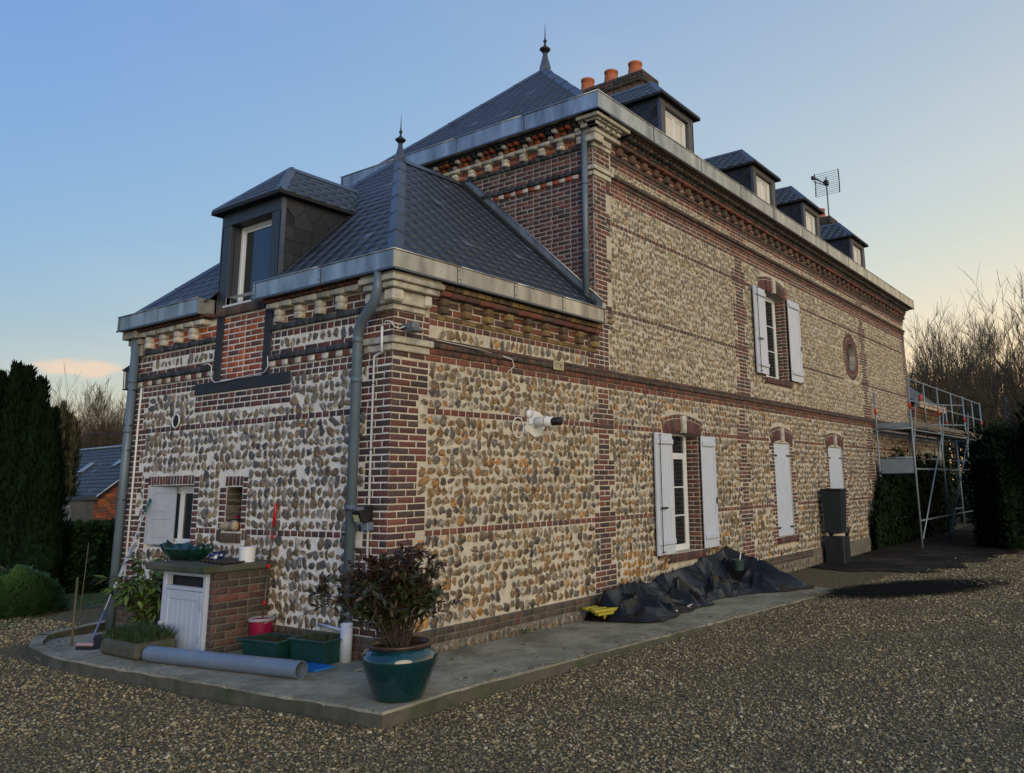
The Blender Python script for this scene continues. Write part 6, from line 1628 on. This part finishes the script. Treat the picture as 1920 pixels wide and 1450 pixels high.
# yard bin
bx('crate', (12.0,-.54,zslab(12)), (12.42,-.12,.42), 'bin_black_', None, .015); tagit(bpy.data.objects['crate'], 'low black crate under the bin at the wall', 'crate')
wb_ = empty('wheelie_bin', (12.2,-.33,.42), 'tall black and dark teal wheeled bin in front of the farthest shutters', 'bin', rz=R_(0)); wb_.scale = (.85,.8,.95); material('bin_black', base=(.008,.010,.013), rough=.45); material('bin_teal', base=(.006,.013,.016), rough=.6)
mb = MB(); V = [(sx*(.19+.04*z), sy*(.22+.04*z), .08+z*.92) for z in (0,1) for sx, sy in ((-1,-1),(1,-1),(1,1),(-1,1))]
mb.add(V, [(3,2,1,0),(4,5,6,7)]+[(i, (i+1) % 4, 4+(i+1) % 4, 4+i) for i in range(4)]); mb.build('bin_body', 'bin_teal', wb_)
mb = MB(); mb.box((-.26,-.29,1.005),(.25,.29,1.06), None, .025); mb.build('lid', 'bin_black', wb_); 
for y in (-.22,.22): tb('wheel', [(.20,y-.03,.10),(.20,y+.03,.10)], .10, 'bin_black', wb_, 18)
tb('bin_handle', [(.26,-.2,1.02),(.30,-.2,.98),(.30,.2,.98),(.26,.2,1.02)], .016, 'bin_black', wb_, 8)

# ================================================================= SCAFFOLD
sc_e = empty('scaffold', (21.0,-.6,GZ), 'steel scaffold with guard rails along the far end of the house', 'scaffold'); o0 = Vector(sc_e.location); material('galv', base=(.20,.24,.27), rough=.5, metal=.3, vary=.15); material('red_sleeve', base=(.40,.03,.02), rough=.6); material('deck', base=(.13,.12,.10), rough=.85, vary=.2)
def sp(a, b, r=.026, nm='tube', mat='galv'): return tb(nm, [Vector(a)-o0, Vector(b)-o0], r, mat, sc_e, 8)
PX = [16.6, 19.9, 23.6, 26.6]
for i, x in enumerate(PX):
    sp((x,-1.02,-.2), (x,-1.02,4.22 if i == 0 else 4.25), nm='standard'); sp((x,-.12,-.2), (x,-.12,3.86 if i == 0 else 2.98), nm='standard')
    sp((x,-1.02,2.90),(x,-.12,2.90), nm='transom'); sp((x,-1.02,2.15),(x,-.12,2.15), .02, nm='transom')
    sp((x,-1.02,3.40),(x,-1.02,3.56), .034, 'sleeve', 'red_sleeve')
    if i == 0: sp((x,-.12,3.30),(x,-.12,3.46), .034, 'sleeve', 'red_sleeve')
for i in range(3):
    a, b = PX[i], PX[i+1]
    for z in (4.20, 3.62): sp((a,-1.02,z),(b,-1.02,z), .019, 'guard_rail')
    bxx = MB(); bxx.box(Vector((a+.03,-.98,2.93))-o0, Vector((b-.03,-.18,2.985))-o0); bxx.build('deck_board', 'deck', sc_e)
    bxx = MB(); bxx.box(Vector((a+.03,-1.03,2.986))-o0, Vector((b-.03,-1.0,3.10))-o0); bxx.build('toe_board', 'deck', sc_e)
    sp((a+.1,-1.0,2.3),(a+.8,-1.0,3.75), .018, 'brace'); sp((a,-1.05,.1),(b,-1.05,2.85), .02, 'brace')
    for z in (.55, 1.85, 2.86): sp((a,-1.02,z),(b,-1.02,z), .021, 'ledger'); sp((a,-.14,z),(b,-.14,z), .021, 'ledger')
    sp(((a+b)/2,-1.02,2.9),((a+b)/2,-1.02,4.22), .022, 'guard_post')
bxx = MB(); bxx.box(Vector((16.58,-.98,2.93))-o0, Vector((16.62,-.16,3.06))-o0); bxx.build('toe_board', 'galv', sc_e)
bxx = MB(); bxx.box(Vector((16.58,-.98,1.75))-o0, Vector((16.64,-.16,2.12))-o0); bxx.build('end_panel', 'galv', sc_e)
for x in (22.2, 25.3):
    sp((x,-.12,2.9),(x,-.12,4.1), nm='standard'); sp((x,-.12,3.4),(x,-.12,3.55), .034, 'sleeve', 'red_sleeve')
sp((22.2,-.12,3.95),(23.6,-1.02,3.95), .02, 'guard_rail'); sp((22.2,-.12,3.3),(23.6,-1.02,3.3), .02, 'guard_rail')
sp((17.9,-1.0,3.70),(17.9,-1.0,3.86), .05, 'bucket_hook', 'red_sleeve')

# made-up ivy, added to darken the lower walls behind the scaffold
iv = empty('added_dark_ivy', (18.5,-.05,GZ), 'made-up dark ivy added to darken the lower wall behind the scaffold legs', 'ivy'); q_ = []; io = Vector(iv.location)
for k in range(15000):
    x = random.uniform(15.6, 24.8); top_ = (.5+1.35*min(1, max(0, (x-15.6)/1.6)))*(1+.10*math.sin(x*3.1)+.07*math.sin(x*7.7)) ; z = random.uniform(-.1, top_) if random.random() < .9 else top_+random.expovariate(8)
    y = (-.04 if x < XE else -.04)-random.uniform(0, .14)
    q_.append((0, mat_from(Vector((x, y, z))-io, Vector((random.gauss(0,.6), -.25, random.gauss(-.5,.5))), Vector((0,-1,.3)), random.uniform(.7,1.5))))
leaves_out(iv, 'ivy_leaf', [leaf_mesh('ivy_leaf', .10, .085, 'leaf_hedge', .2)], q_, 0)
tb('stem', [Vector((18.5,-.05,GZ))-io, Vector((18.6,-.06,1.6))-io], .02, 'bark', iv, 6)
# fallen leaves
V = []; F = []; lm = leaf_mesh('fallen_leaf', .045, .028, 'leaf_brown', .5)
fl2 = empty('fallen_leaves', (0,0,0)); q_ = []
for k in range(230):
    if k < 90: x = random.uniform(-.2, 8.5); y = random.choice((-.12-random.expovariate(9), -1.3+random.gauss(0,.05), random.uniform(-1.3,-.1))); z = zslab(x)+.006
    else:
        a = R_(random.uniform(14, 96)); r = random.uniform(2.2, 11); x = CAM.x+r*math.sin(a); y = CAM.y+r*math.cos(a); z = GZ+.022
        if y > -1.75 and x > -1.7: continue
    q_.append((0, mat_from(Vector((x, y, z)), Vector((random.gauss(0,1), random.gauss(0,1), .1)), Vector((random.gauss(0,.3), random.gauss(0,.3), 1)), random.uniform(.5,1.1))))
leaves_out(fl2, 'fallen_leaf', [lm], q_, 0); bpy.data.objects.remove(fl2) if False else tagit(fl2, 'dry brown leaves scattered on the gravel and concrete', 'leaves', kind='stuff')
# ================================================================= BACKGROUND LEFT
def foliage(root, name, me, n, fn, limit=0):
    """n leaf clumps placed by fn() -> (point, direction, scale)"""
    leaves_out(root, name, [me], [(0, mat_from(*fn())) for _ in range(n)], limit)
needle = leaf_mesh('needle_spray', .17, .05, 'leaf_yew', .3); needle2 = leaf_mesh('needle_spray', .26, .08, 'needle_warm', .5); hl = leaf_mesh('hedge_leaf', .06, .035, 'leaf_hedge', .2); hl2 = leaf_mesh('hedge_leaf', .10, .06, 'leaf_hedge', .2); hy = leaf_mesh('hedge_leaf', .12, .07, 'leaf_yew', .2)
def conifer(loc, r, h, n, me, lab, spires=7, trunk='bark_dark', cat='tree', fixed=None):
    t = empty('yew_tree', loc, lab, cat); z0 = 0
    tb('trunk', [(0,0,-.3),(0,0,h*.7)], [.16,.05], trunk, t, 8)
    sp_ = [(random.uniform(-.75,.75)*r, random.uniform(-.75,.75)*r, h*random.uniform(.72,1.0)) for _ in range(spires)]
    if fixed: ux_ = Vector((cr.x,cr.y,0)).normalized(); sp_ = [((ux_*(a-.16)).x/.62+random.uniform(-.2,.2), (ux_*(a-.16)).y/.62+random.uniform(-.2,.2), b) for a, b in fixed]
    # dense dark core so that the crown reads as solid
    mb = MB()
    for (sx, sy, sh_) in sp_: mb.lathe([(r*.50,.05),(r*.62,sh_*.25),(r*.50,sh_*.5),(r*.22,sh_*.8),(.02,sh_*.95)], (sx*.6, sy*.6, 0), 10)
    mb.build('inner_growth', 'leaf_yew', t)
    def fn():
        sx, sy, sh_ = random.choice(sp_); u = random.random()**.8; z = u*sh_; rr = r*(.62 if u < .35 else .62*(1-(u-.35)/.65)**.75+.03)*random.uniform(.6,1.25); a = random.uniform(0,6.28)
        p = Vector((sx*.62+rr*math.cos(a)*.85, sy*.62+rr*math.sin(a)*.85, z)); d = Vector((math.cos(a)*.7, math.sin(a)*.7, random.uniform(.3,1.6)))
        return p, d, Vector((math.cos(a), math.sin(a), .2)), random.uniform(.5,1.1)
    foliage(t, 'foliage', me, n, fn); return t
def at_px(u, v, dep):
    """a world point seen in direction (u,v) at a given distance along the view"""
    d = cr*((u-CX_)/F_)-cu*((v-CY_)/F_)+fw; return CAM+d*dep
def ground_at(u, v, dep): p = at_px(u, v, dep); return Vector((p.x, p.y, gz(p.x, p.y)))
conifer(ground_at(4, 1080, 14.2), .62, 3.95, 30000, needle, 'tall dark yew tree with upright spires left of the house', 9, fixed=[(-.9,3.5),(-.6,3.9),(-.38,3.65),(-.15,3.85),(.02,4.0),(.18,3.6),(.30,3.95),(.42,3.75),(.62,3.2),(.80,2.75)])
conifer(ground_at(-120, 1080, 13.6), .8, 4.2, 5000, needle, 'dark yew tree cut by the left edge of the picture', 6)
conifer(ground_at(98, 1080, 22), .36, 5.0, 1700, needle2, 'brownish conifer rising behind the dark yew', 5, 'bark')
def hedge(name, c, lx, ly, h, n, lab, me, rz=0, mat='leaf_hedge'):
    t = empty(name, c, lab, 'hedge', rz=rz); mb = MB(); mb.box((-lx/2+.06,-ly/2+.06,-.3),(lx/2-.06,ly/2-.06,h-.06), None, .12); mb.build('inner_growth', mat, t)
    def fn():
        f = random.random(); x, y, z = random.uniform(-lx/2, lx/2), random.uniform(-ly/2, ly/2), random.uniform(0, h)
        s = random.choice((0,1,2,3,4))
        if s == 0: z = h; nr = Vector((0,0,1))
        elif s == 1: x = -lx/2; nr = Vector((-1,0,0))
        elif s == 2: x = lx/2; nr = Vector((1,0,0))
        elif s == 3: y = -ly/2; nr = Vector((0,-1,0))
        else: y = ly/2; nr = Vector((0,1,0))
        p = Vector((x, y, z))+nr*random.uniform(-.08,.03); d = nr*.5+Vector((random.gauss(0,.6), random.gauss(0,.6), random.gauss(.3,.6)))
        return p, d, Vector((0,0,1)), random.uniform(.7,1.4)
    foliage(t, 'foliage', me, n, fn); return t
g = ground_at(180, 1095, 15.4); hedge('clipped_hedge', g, 1.9, 1.1, 1.12, 7000, 'dark clipped hedge in front of the brick barn', hl2, R_(34))
g = ground_at(18, 1140, 12.2); t = empty('round_bush', g, 'low rounded green bush at the left edge on the lawn', 'bush')
mb = MB(); mb.lathe([(.55,0),(.60,.2),(.46,.38),(.2,.47),(0,.49)], (0,0,0), 14); mb.build('inner_growth', 'leaf_hedge', t)
def fn_():
    a = random.uniform(0,6.28); e = random.uniform(0,1.5); p = Vector((math.cos(a)*math.cos(e)*.68, math.sin(a)*math.cos(e)*.68, math.sin(e)*.53*(1+.12*math.sin(3*a)))); return p*random.uniform(.88,1.10), p+Vector((0,0,.3)), Vector((0,0,1)), random.uniform(.6,1.1)
leafmat('leaf_low', (.03,.075,.02), .4, .6); foliage(t, 'foliage', leaf_mesh('low_leaf', .085, .045, 'leaf_low', .2), 4500, fn_)
tuft(None, 'lawn_grass', -3, 4.5, 7.9, 13.5, GZ+.0, .05, 9000, 'grass_blade', .5, .010); lg = [o for o in bpy.data.objects if o.name == 'lawn_grass'][0]; tagit(lg, 'short green grass of the lawn beyond the gravel', 'grass')
# barn
Pe = at_px(150, 955, 26); Pg = Vector((.80, -.60, 0)).normalized(); Pr = Vector((-.60,-.80,0))*-1
# gable wall runs along g to the right, the ridge runs away to the left
gv = Vector((cr.x, cr.y, 0)).normalized()*.62+Vector((fw.x, fw.y, 0)).normalized()*.78; gv.normalize(); rv_ = Vector((-gv.y, gv.x, 0))
barn = empty('brick_barn', (Pe.x, Pe.y, -2.2), 'old barn with slate roof and orange brick gable beyond the hedge', 'barn'); bo = Vector(barn.location); ez = Pe.z-bo.z; Wb, Hb, Lb = 5.2, 2.15, 10.0
gv3 = gv; rv3 = rv_
material('barn_brick', base=(.26,.115,.05), rough=.95, vary=.3, scale=4, bump=.5, second=(.30,.20,.12), secscale=5, secfac=(.5,.7)); material('barn_wall', base=(.16,.14,.11), rough=.95, vary=.35, scale=1.5, bump=.4); material('barn_slate', base=(.052,.062,.080), rough=.7, vary=.3, scale=2, bump=.3)
# gable
mb = MB(); th_ = rv3*.3
mb.prism([Vector((0,0,0)), gv3*Wb, gv3*Wb+Vector((0,0,ez)), gv3*Wb*.5+Vector((0,0,ez+Hb)), Vector((0,0,ez))], th_); mb.build('gable_wall', 'barn_brick', barn)
FG = Frame(bo, gv3).out(-rv3)
for i in range(int((ez+Hb)/.085)):
    z = .02+i*.085
    if z < ez: a, b = .02, Wb-.02
    else: q = (z+.085-ez)/Hb*Wb/2; a, b = q+.03, Wb-q-.03
    if z > ez*.45 and b-a > .1: row(FG, a, b, z, z+.07, .012, 'orange', 'f', .1 if i % 2 else .2)
mb = MB(); mb.prism([Vector((0,0,0)), Vector((0,0,ez)), rv3*Lb+Vector((0,0,ez)), rv3*Lb], gv3*.3+Vector((0,0,0))); mb.build('side_wall', 'barn_wall', barn)
emit_bricks([r for r in BR], [], [], 260, lambda a, b: barn, 'brick'); BR.clear()
sd1 = (gv3*Wb*.5+Vector((0,0,Hb))); L_ = sd1.length; FB = Frame(bo+Vector((0,0,ez+.03))-sd1.normalized()*.25-rv3*.12, rv3, sd1/L_); D = np.cross(FB.S, FB.T); FB.out(D if D[2] > 0 else -D)
st_ = []; slates(FB, 0, L_+.25, lambda t: 0, lambda t: Lb, .21, .30, .012, st_, (.042,.046,.054)); W, Fc, C, NR, sz = slate_arrays(st_); W = W-np.array(bo)
mb = MB(); a_ = Vector((0,0,ez))-sd1.normalized()*.25-rv3*.12; mb.prism([a_, a_+rv3*Lb, Vector((0,0,ez))+sd1+rv3*(Lb-.12), Vector((0,0,ez))+sd1-rv3*.12], Vector((0,0,-.06))); mb.prism([Vector((0,0,ez))+gv3*Wb-rv3*.12, Vector((0,0,ez))+gv3*Wb+rv3*Lb, Vector((0,0,ez))+sd1+rv3*(Lb-.12), Vector((0,0,ez))+sd1-rv3*.12][::-1], Vector((0,0,-.06))); rfb = mb.build('roof', 'roof_under', barn)
order = np.argsort(-sz)[:]; 
me = np_mesh('slate', W.reshape(-1,3), (Fc+(np.arange(len(W))*8)[:,None,None]).reshape(-1,4), C.reshape(-1,3)); me.materials.append(MAT['slate']); o = bpy.data.objects.new('slate', me); COL.objects.link(o); o.parent = rfb; o['kind'] = 'stuff'
R0 = Vector((0,0,ez+.05))+sd1; tb('ridge_cap', [R0-rv3*.12, R0+rv3*(Lb-.12)], .06, 'zinc', barn, 6); tb('verge', [a_+Vector((0,0,.05)), R0-rv3*.12], .035, 'zinc', barn, 5)
for (t, s, w_, h_) in ((.62,4.2,.42,.55),(.70,1.9,.30,.34),(.24,3.3,.30,.34)):
    c_ = FB.p(s, t*L_, .035)-bo; m_ = MB(); Sx, Tx, Dx = Vector(FB.S), Vector(FB.T), Vector(FB.D)
    m_.prism([c_, c_+Sx*w_, c_+Sx*w_+Tx*h_, c_+Tx*h_], Dx*.03); m_.build('skylight', 'zinc', barn)
for k, x in enumerate((1.35, 2.25)):
    a = gv3*x+Vector((0,0,ez*.02))-rv3*.03; m_ = MB(); m_.prism([a, a+gv3*.85, a+gv3*.85+Vector((0,0,ez*.80)), a+Vector((0,0,ez*.80))], rv3*-.05); m_.build('barn_door', 'dormer_face', barn)
a = gv3*1.2+Vector((0,0,ez*.84))-rv3*.03; m_ = MB(); m_.prism([a, a+gv3*2.2, a+gv3*2.2+Vector((0,0,.25)), a+Vector((0,0,.25))], rv3*-.08); m_.build('door_lintel', 'dormer_face', barn)
tb('downpipe', [gv3*.15+Vector((0,0,0))-rv3*.1, gv3*.15+Vector((0,0,ez))-rv3*.1], .04, 'terracotta', barn, 6)
cb = R0+rv3*.8; m_ = MB(); m_.box(cb-Vector((.35,.35,.3)), cb+Vector((.35,.35,.15))); m_.build('chimney', 'barn_brick', barn)
# outbuilding with white window and blue door, half hidden by the yew
g1 = ground_at(118, 1090, 18.5); ob = empty('grey_outbuilding', g1, 'low grey rendered outbuilding with white window frame and blue door behind the yew', 'outbuilding'); ux = Vector((cr.x,cr.y,0)).normalized(); uy = Vector((-ux.y,ux.x,0))
def ub(nm, x0, x1, z0, z1, d0, d1, mat): m_ = MB(); a = ux*x0+uy*d0+Vector((0,0,z0)); m_.prism([a, a+ux*(x1-x0), a+ux*(x1-x0)+Vector((0,0,z1-z0)), a+Vector((0,0,z1-z0))], uy*(d1-d0)); return m_.build(nm, mat, ob)
ub('wall', -1.6, .35, -.3, 1.72, 0, .3, 'barn_wall'); ub('wall_coping', -1.6, .39, 1.72, 1.80, -.05, .35, 'dormer_face'); ub('door', -.62, -.32, -.3, .62, -.05, -.01, 'dark_blue'); ub('window_frame', -.44, -.36, .45, 1.42, -.06, -.01, 'old_white'); ub('pilaster', -.16, .05, -.3, 1.6, -.06, 0, 'mortar_grey')

# --- wooded hillside left
def hill(name, c, rx, ry, h, mat, n=60):
    V = []; F = []
    for i in range(n+1):
        for j in range(n//2+1):
            x = c[0]+rx*(2*i/n-1); y = c[1]+ry*(2*j/(n//2)-1); q = max(0, 1-((2*i/n-1)**2)*.9)*max(0, 1-((2*j/(n//2)-1)**2))
            V.append((x, y, -2.6+h*q**.7*(1+.06*noise2(x*.05, y*.07))))
    m_ = n//2+1
    for i in range(n):
        for j in range(m_-1): a = i*m_+j; F.append((a, a+m_, a+m_+1, a+1))
    o = link(name, np_mesh(name, V, F), mat, smooth=True); o['kind'] = 'structure'; return o
material('woodland_floor', base=(.055,.045,.028), rough=1, vary=.5, scale=.8, bump=.8, bscale=3, bdist=.3, second=(.04,.05,.02), secscale=.15)
hill('wooded_hill', (35,100), 90, 42, 9.2, 'woodland_floor')
# --- bare trees
def bare_tree_mesh(h, seed, levels=5, r0=.17, spread=.55, twig=True, n0=3, up=.35, lowfirst=.28):
    rnd = random.Random(seed); mb_t = MB(); segs = []
    def grow(p, d, L, r, lv):
        n = 3 if lv < 2 else 2; pts = [p]; rr = [r]; q = p; dd = d.copy()
        for i in range(n):
            dd = (dd+Vector((rnd.gauss(0,.12), rnd.gauss(0,.12), rnd.gauss(.04,.08)))).normalized(); q = q+dd*L/n; pts.append(q); rr.append(r*(1-.38*(i+1)/n))
        segs.append((pts, rr, lv))
        if lv >= levels: return
        kids = {0: 7, 1: 5, 2: 4, 3: 4, 4: 4}.get(lv, 3)
        for k in range(kids):
            t = rnd.uniform(lowfirst if lv == 0 else .25, 1.0); i = min(int(t*n), n-1); b = pts[i].lerp(pts[i+1], t*n-i)
            a = rnd.uniform(0, 6.28); s1 = dd.cross(Vector((.3,.5,.8))).normalized(); s2 = dd.cross(s1); sp_ = rnd.uniform(.5, 1.0)*spread*(1.1 if lv else 1.0)
            nd = (dd*(1-sp_*.5)+(s1*math.cos(a)+s2*math.sin(a))*sp_+Vector((0,0,up))).normalized()
            grow(b, nd, L*rnd.uniform(.48,.72), rr[i]*rnd.uniform(.42,.62), lv+1)
    grow(Vector((0,0,-.3)), Vector((0,0,1)), h*.62, r0, 0)
    return segs
def tree_meshes(seed, h, **k):
    segs = bare_tree_mesh(h, seed, **k); mt_, mc = MB(), []
    V = []; F = []
    for pts, rr, lv in segs:
        if lv <= 1: mt_.tube(pts, rr, 7 if lv == 0 else 5, caps=False)
        else:
            b = len(V)
            for i, (p, r) in enumerate(zip(pts, rr)):
                d = (pts[min(i+1, len(pts)-1)]-pts[max(i-1, 0)]).normalized(); s = d.cross(Vector((.31,.77,.55))).normalized(); u = d.cross(s)
                r = max(r, .0095)*(1 if i < len(pts)-1 else .6)
                for kk in range(3): a = 2.094*kk; q = p+(s*math.cos(a)+u*math.sin(a))*r; V.append(tuple(q))
            for i in range(len(pts)-1):
                for kk in range(3): q = b+i*3; k2 = (kk+1) % 3; F.append((q+kk, q+k2, q+3+k2, q+3+kk))
    me_t = bpy.data.meshes.new('trunk'); me_t.from_pydata(mt_.v, [], mt_.f); me_t.update()
    me_c = np_mesh('crown', V, F); return me_t, me_c
protos = [tree_meshes(s, 10.5, levels=(5 if s < 12 else 4), r0=.15, spread=.55, n0=3) for s in (11, 12, 13, 14, 15)]
for mt_, mc in protos: mt_.materials.append(MAT['bark_dark']); mc.materials.append(MAT['bark_dark'])
protoW = [(a.copy(), b.copy()) for a, b in protos[:2]]
for mt_, mc in protoW: mt_.materials.clear(); mc.materials.clear(); mt_.materials.append(MAT['bark_warm']); mc.materials.append(MAT['bark_warm'])
def bare_tree(loc, k, s, rz, lab, grp, P=protos):
    t = empty('bare_tree', loc, lab, 'tree', grp, rz); t.scale = (s*random.uniform(.85,1.1), s*random.uniform(.85,1.1), s)
    for me, nm in zip(P[k % len(P)], ('trunk', 'crown')): o = bpy.data.objects.new(nm, me); COL.objects.link(o); o.parent = t
    return t
grpL = 'bare trees on the wooded hill left'
for i in range(34):
    u = random.uniform(70, 290); dep = random.uniform(42, 84); p = at_px(u, 880, dep); z = -.8+max(0,(dep-44))*.035
    bare_tree((p.x, p.y, z), i, random.uniform(.45,.62)*(1+(dep-42)*.006), random.uniform(0,6.28), 'bare tree in the wood on the left horizon', grpL, protoW)
# scrub filling the wood
scr = empty('undergrowth', (at_px(180, 880, 60).x, at_px(180, 880, 60).y, 0), 'brown winter scrub filling the wood behind the barn', 'scrub'); V = []; F = []
for i in range(26000):
    u = random.uniform(40, 300); dep = random.uniform(36, 80); p = at_px(u, 880, dep)-scr.location; h = random.uniform(.5, 3.3)*(.5+.5*random.random())+(dep-36)*.045; b = len(V); lx, ly = random.gauss(0,.3), random.gauss(0,.3); x, y, z = p.x, p.y, -1.6+random.uniform(0,h*.8)
    V += [(x-.018,y,z),(x+.018,y,z),(x+lx*h*.5,y+ly*h*.5,z+h*.8)]; F.append((b,b+1,b+2))
o = link('twigs', np_mesh('twigs', V, F), 'leaf_brown', scr); o['kind'] = 'stuff'; 
# telephone wire
w0, w1 = at_px(60, 805, 30), at_px(300, 807, 24)
o = tb('overhead_wire', [w0.lerp(w1, t)-Vector((0,0,.12*4*t*(1-t))) for t in [i/8 for i in range(9)]], .012, 'iron', None, 5); tagit(o, 'thin black overhead wire in front of the left wood', 'wire')

# ================================================================= BACKGROUND RIGHT
grpR = 'bare trees behind the far end of the house'
specR = [(1706,37,.90),(1728,44,1.02),(1752,39,.90),(1771,46,1.10),(1793,37,.96),(1815,47,1.04),(1838,41,.78),(1861,43,.86),(1884,38,.92),(1907,40,1.06),(1938,38,1.1),(1980,42,1.1),(1740,55,1.12),(1803,57,1.16),(1850,56,1.1),(1895,58,1.2),(1718,50,1.0),(1762,52,1.08),(1782,50,1.0),(1828,52,1.0),(1872,50,1.02),(1916,52,1.05)]
ORD = ['first','second','third','fourth','fifth','sixth','seventh','eighth','ninth','tenth','eleventh','twelfth','thirteenth','fourteenth','fifteenth','sixteenth','seventeenth','eighteenth','nineteenth','twentieth','twenty-first','twenty-second']
rank = {q: i for i, q in enumerate(sorted(specR))}
for i, (u, dep, s) in enumerate(specR):
    p = at_px(u, 890, dep); bare_tree((p.x, p.y, -.4), i, s*.74*(1+(dep-38)*.007), random.uniform(0,6.28), ORD[rank[specR[i]]]+' bare tree from the house corner against the yellow sky', grpR)
scr = empty('undergrowth', (at_px(1800, 890, 40).x, at_px(1800, 890, 40).y, 0), 'dark scrub and ivy filling the gaps below the right-hand trees', 'scrub'); V = []; F = []
for i in range(15000):
    u = random.uniform(1660, 2100); dep = random.uniform(31, 50); p = at_px(u, 890, dep)-scr.location; b = len(V); z = -.4+abs(random.gauss(0, 1.9)); 
    if z > 4.6: continue
    l_ = random.uniform(.05,.16)*(1+.0*z); a = random.uniform(0,6.28); dx, dy, dz = math.cos(a)*l_, math.sin(a)*l_, random.uniform(-1,1)*l_
    V += [(p.x-dx,p.y-dy,z-dz),(p.x+dx,p.y+dy,z+dz),(p.x+dy*.6,p.y-dx*.6,z+l_*.9)]; F.append((b,b+1,b+2))
o = link('twigs', np_mesh('twigs', V, F), 'leaf_yew', scr); o['kind'] = 'stuff'
def bush(loc, r, h, n, lab, nm='evergreen_tree', me=None, mat='leaf_yew'):
    t = empty(nm, loc, lab, 'tree'); mb = MB(); tb('trunk', [(0,0,-.3),(0,0,h*.5)], [.14,.08], 'bark_dark', t, 6)
    lumps = [(random.uniform(-.6,.6)*r, random.uniform(-.6,.6)*r, random.uniform(.18,.82)*h, random.uniform(.35,.6)*r) for _ in range(12)]
    for (x, y, z, q) in lumps: mb.lathe([(0,-q*.9),(q*.6,-q*.6),(q*.8,0),(q*.6,q*.55),(0,q*.85)], (x, y, z), 9)
    mb.build('inner_growth', mat, t)
    def fn():
        x, y, z, q = random.choice(lumps); a = random.uniform(0,6.28); e = math.asin(random.uniform(-1,1)); d = Vector((math.cos(a)*math.cos(e), math.sin(a)*math.cos(e), math.sin(e))); return Vector((x,y,z))+d*q*random.uniform(.8,1.25), d+Vector((0,0,.3)), Vector((0,0,1)), random.uniform(.6,1.3)
    foliage(t, 'foliage', me or needle, n, fn); return t
for (u, dep, r, h, lab) in ((1885,31,.8,4.9,'tall ivy-clad evergreen right of the scaffold'), (1900,24,1.3,2.9,'dark evergreen mass at the right edge below the far roof'), (1850,32,1.4,3.6,'dark evergreen behind the scaffold end'), (1985,20,1.4,3.4,'dark evergreen cut by the right edge of the picture')):
    g = at_px(u, 890, dep); bush((g.x, g.y, GZ), r, h, 9000, lab)
for (u, dep, lx, h, lab) in ((2045,21,3.4,1.75,'long dark hedge along the right side of the yard'),):
    g = at_px(u, 890, dep); hedge('dark_hedge', (g.x, g.y, GZ), 5.6, 1.6, 2.2, 14000, lab, hy, R_(-52), 'leaf_yew')
fr_ = at_px(1905, 800, 42); fh = empty('distant_house', (fr_.x, fr_.y, -.5), 'distant house roof showing at the right edge behind the hedge', 'house'); hz = fr_.z-.5+.5
ux2 = Vector((cr.x,cr.y,0)).normalized(); uy2 = Vector((-ux2.y,ux2.x,0))
mb = MB(); a = ux2*-.9+Vector((0,0,hz-.9+.5)); mb.prism([ux2*-.7, ux2*6, ux2*6+Vector((0,0,hz)), ux2*-.7+Vector((0,0,hz))], uy2*5); mb.build('wall', 'mortar_grey', fh)
mb = MB(); mb.prism([ux2*-1.0+Vector((0,0,hz-.1)), ux2*6.2+Vector((0,0,hz-.1)), ux2*6.2+uy2*2.6+Vector((0,0,hz+2.3)), ux2*.9+uy2*2.6+Vector((0,0,hz+2.3))], Vector((0,0,-.12))); mb.build('roof', 'barn_slate', fh)

# dark ground sheet, added to dim the far end of the yard
material('dark_ground_mat', base=(.022,.018,.014), rough=1, vary=.5, scale=2, bump=.8, bscale=20, bdist=.03, second=(.045,.036,.026), secscale=.8, secfac=(.45,.65), spec=.1)
sheet('added_dark_ground', 'dark_ground_mat', lambda x, y: x > 11.0+.35*noise2(x*2, y*2) and y < -.1 and y > -2.5-.12*(x-11)+.3*noise2(x*3, y), 8, 30, -9, 0, .125, .022)
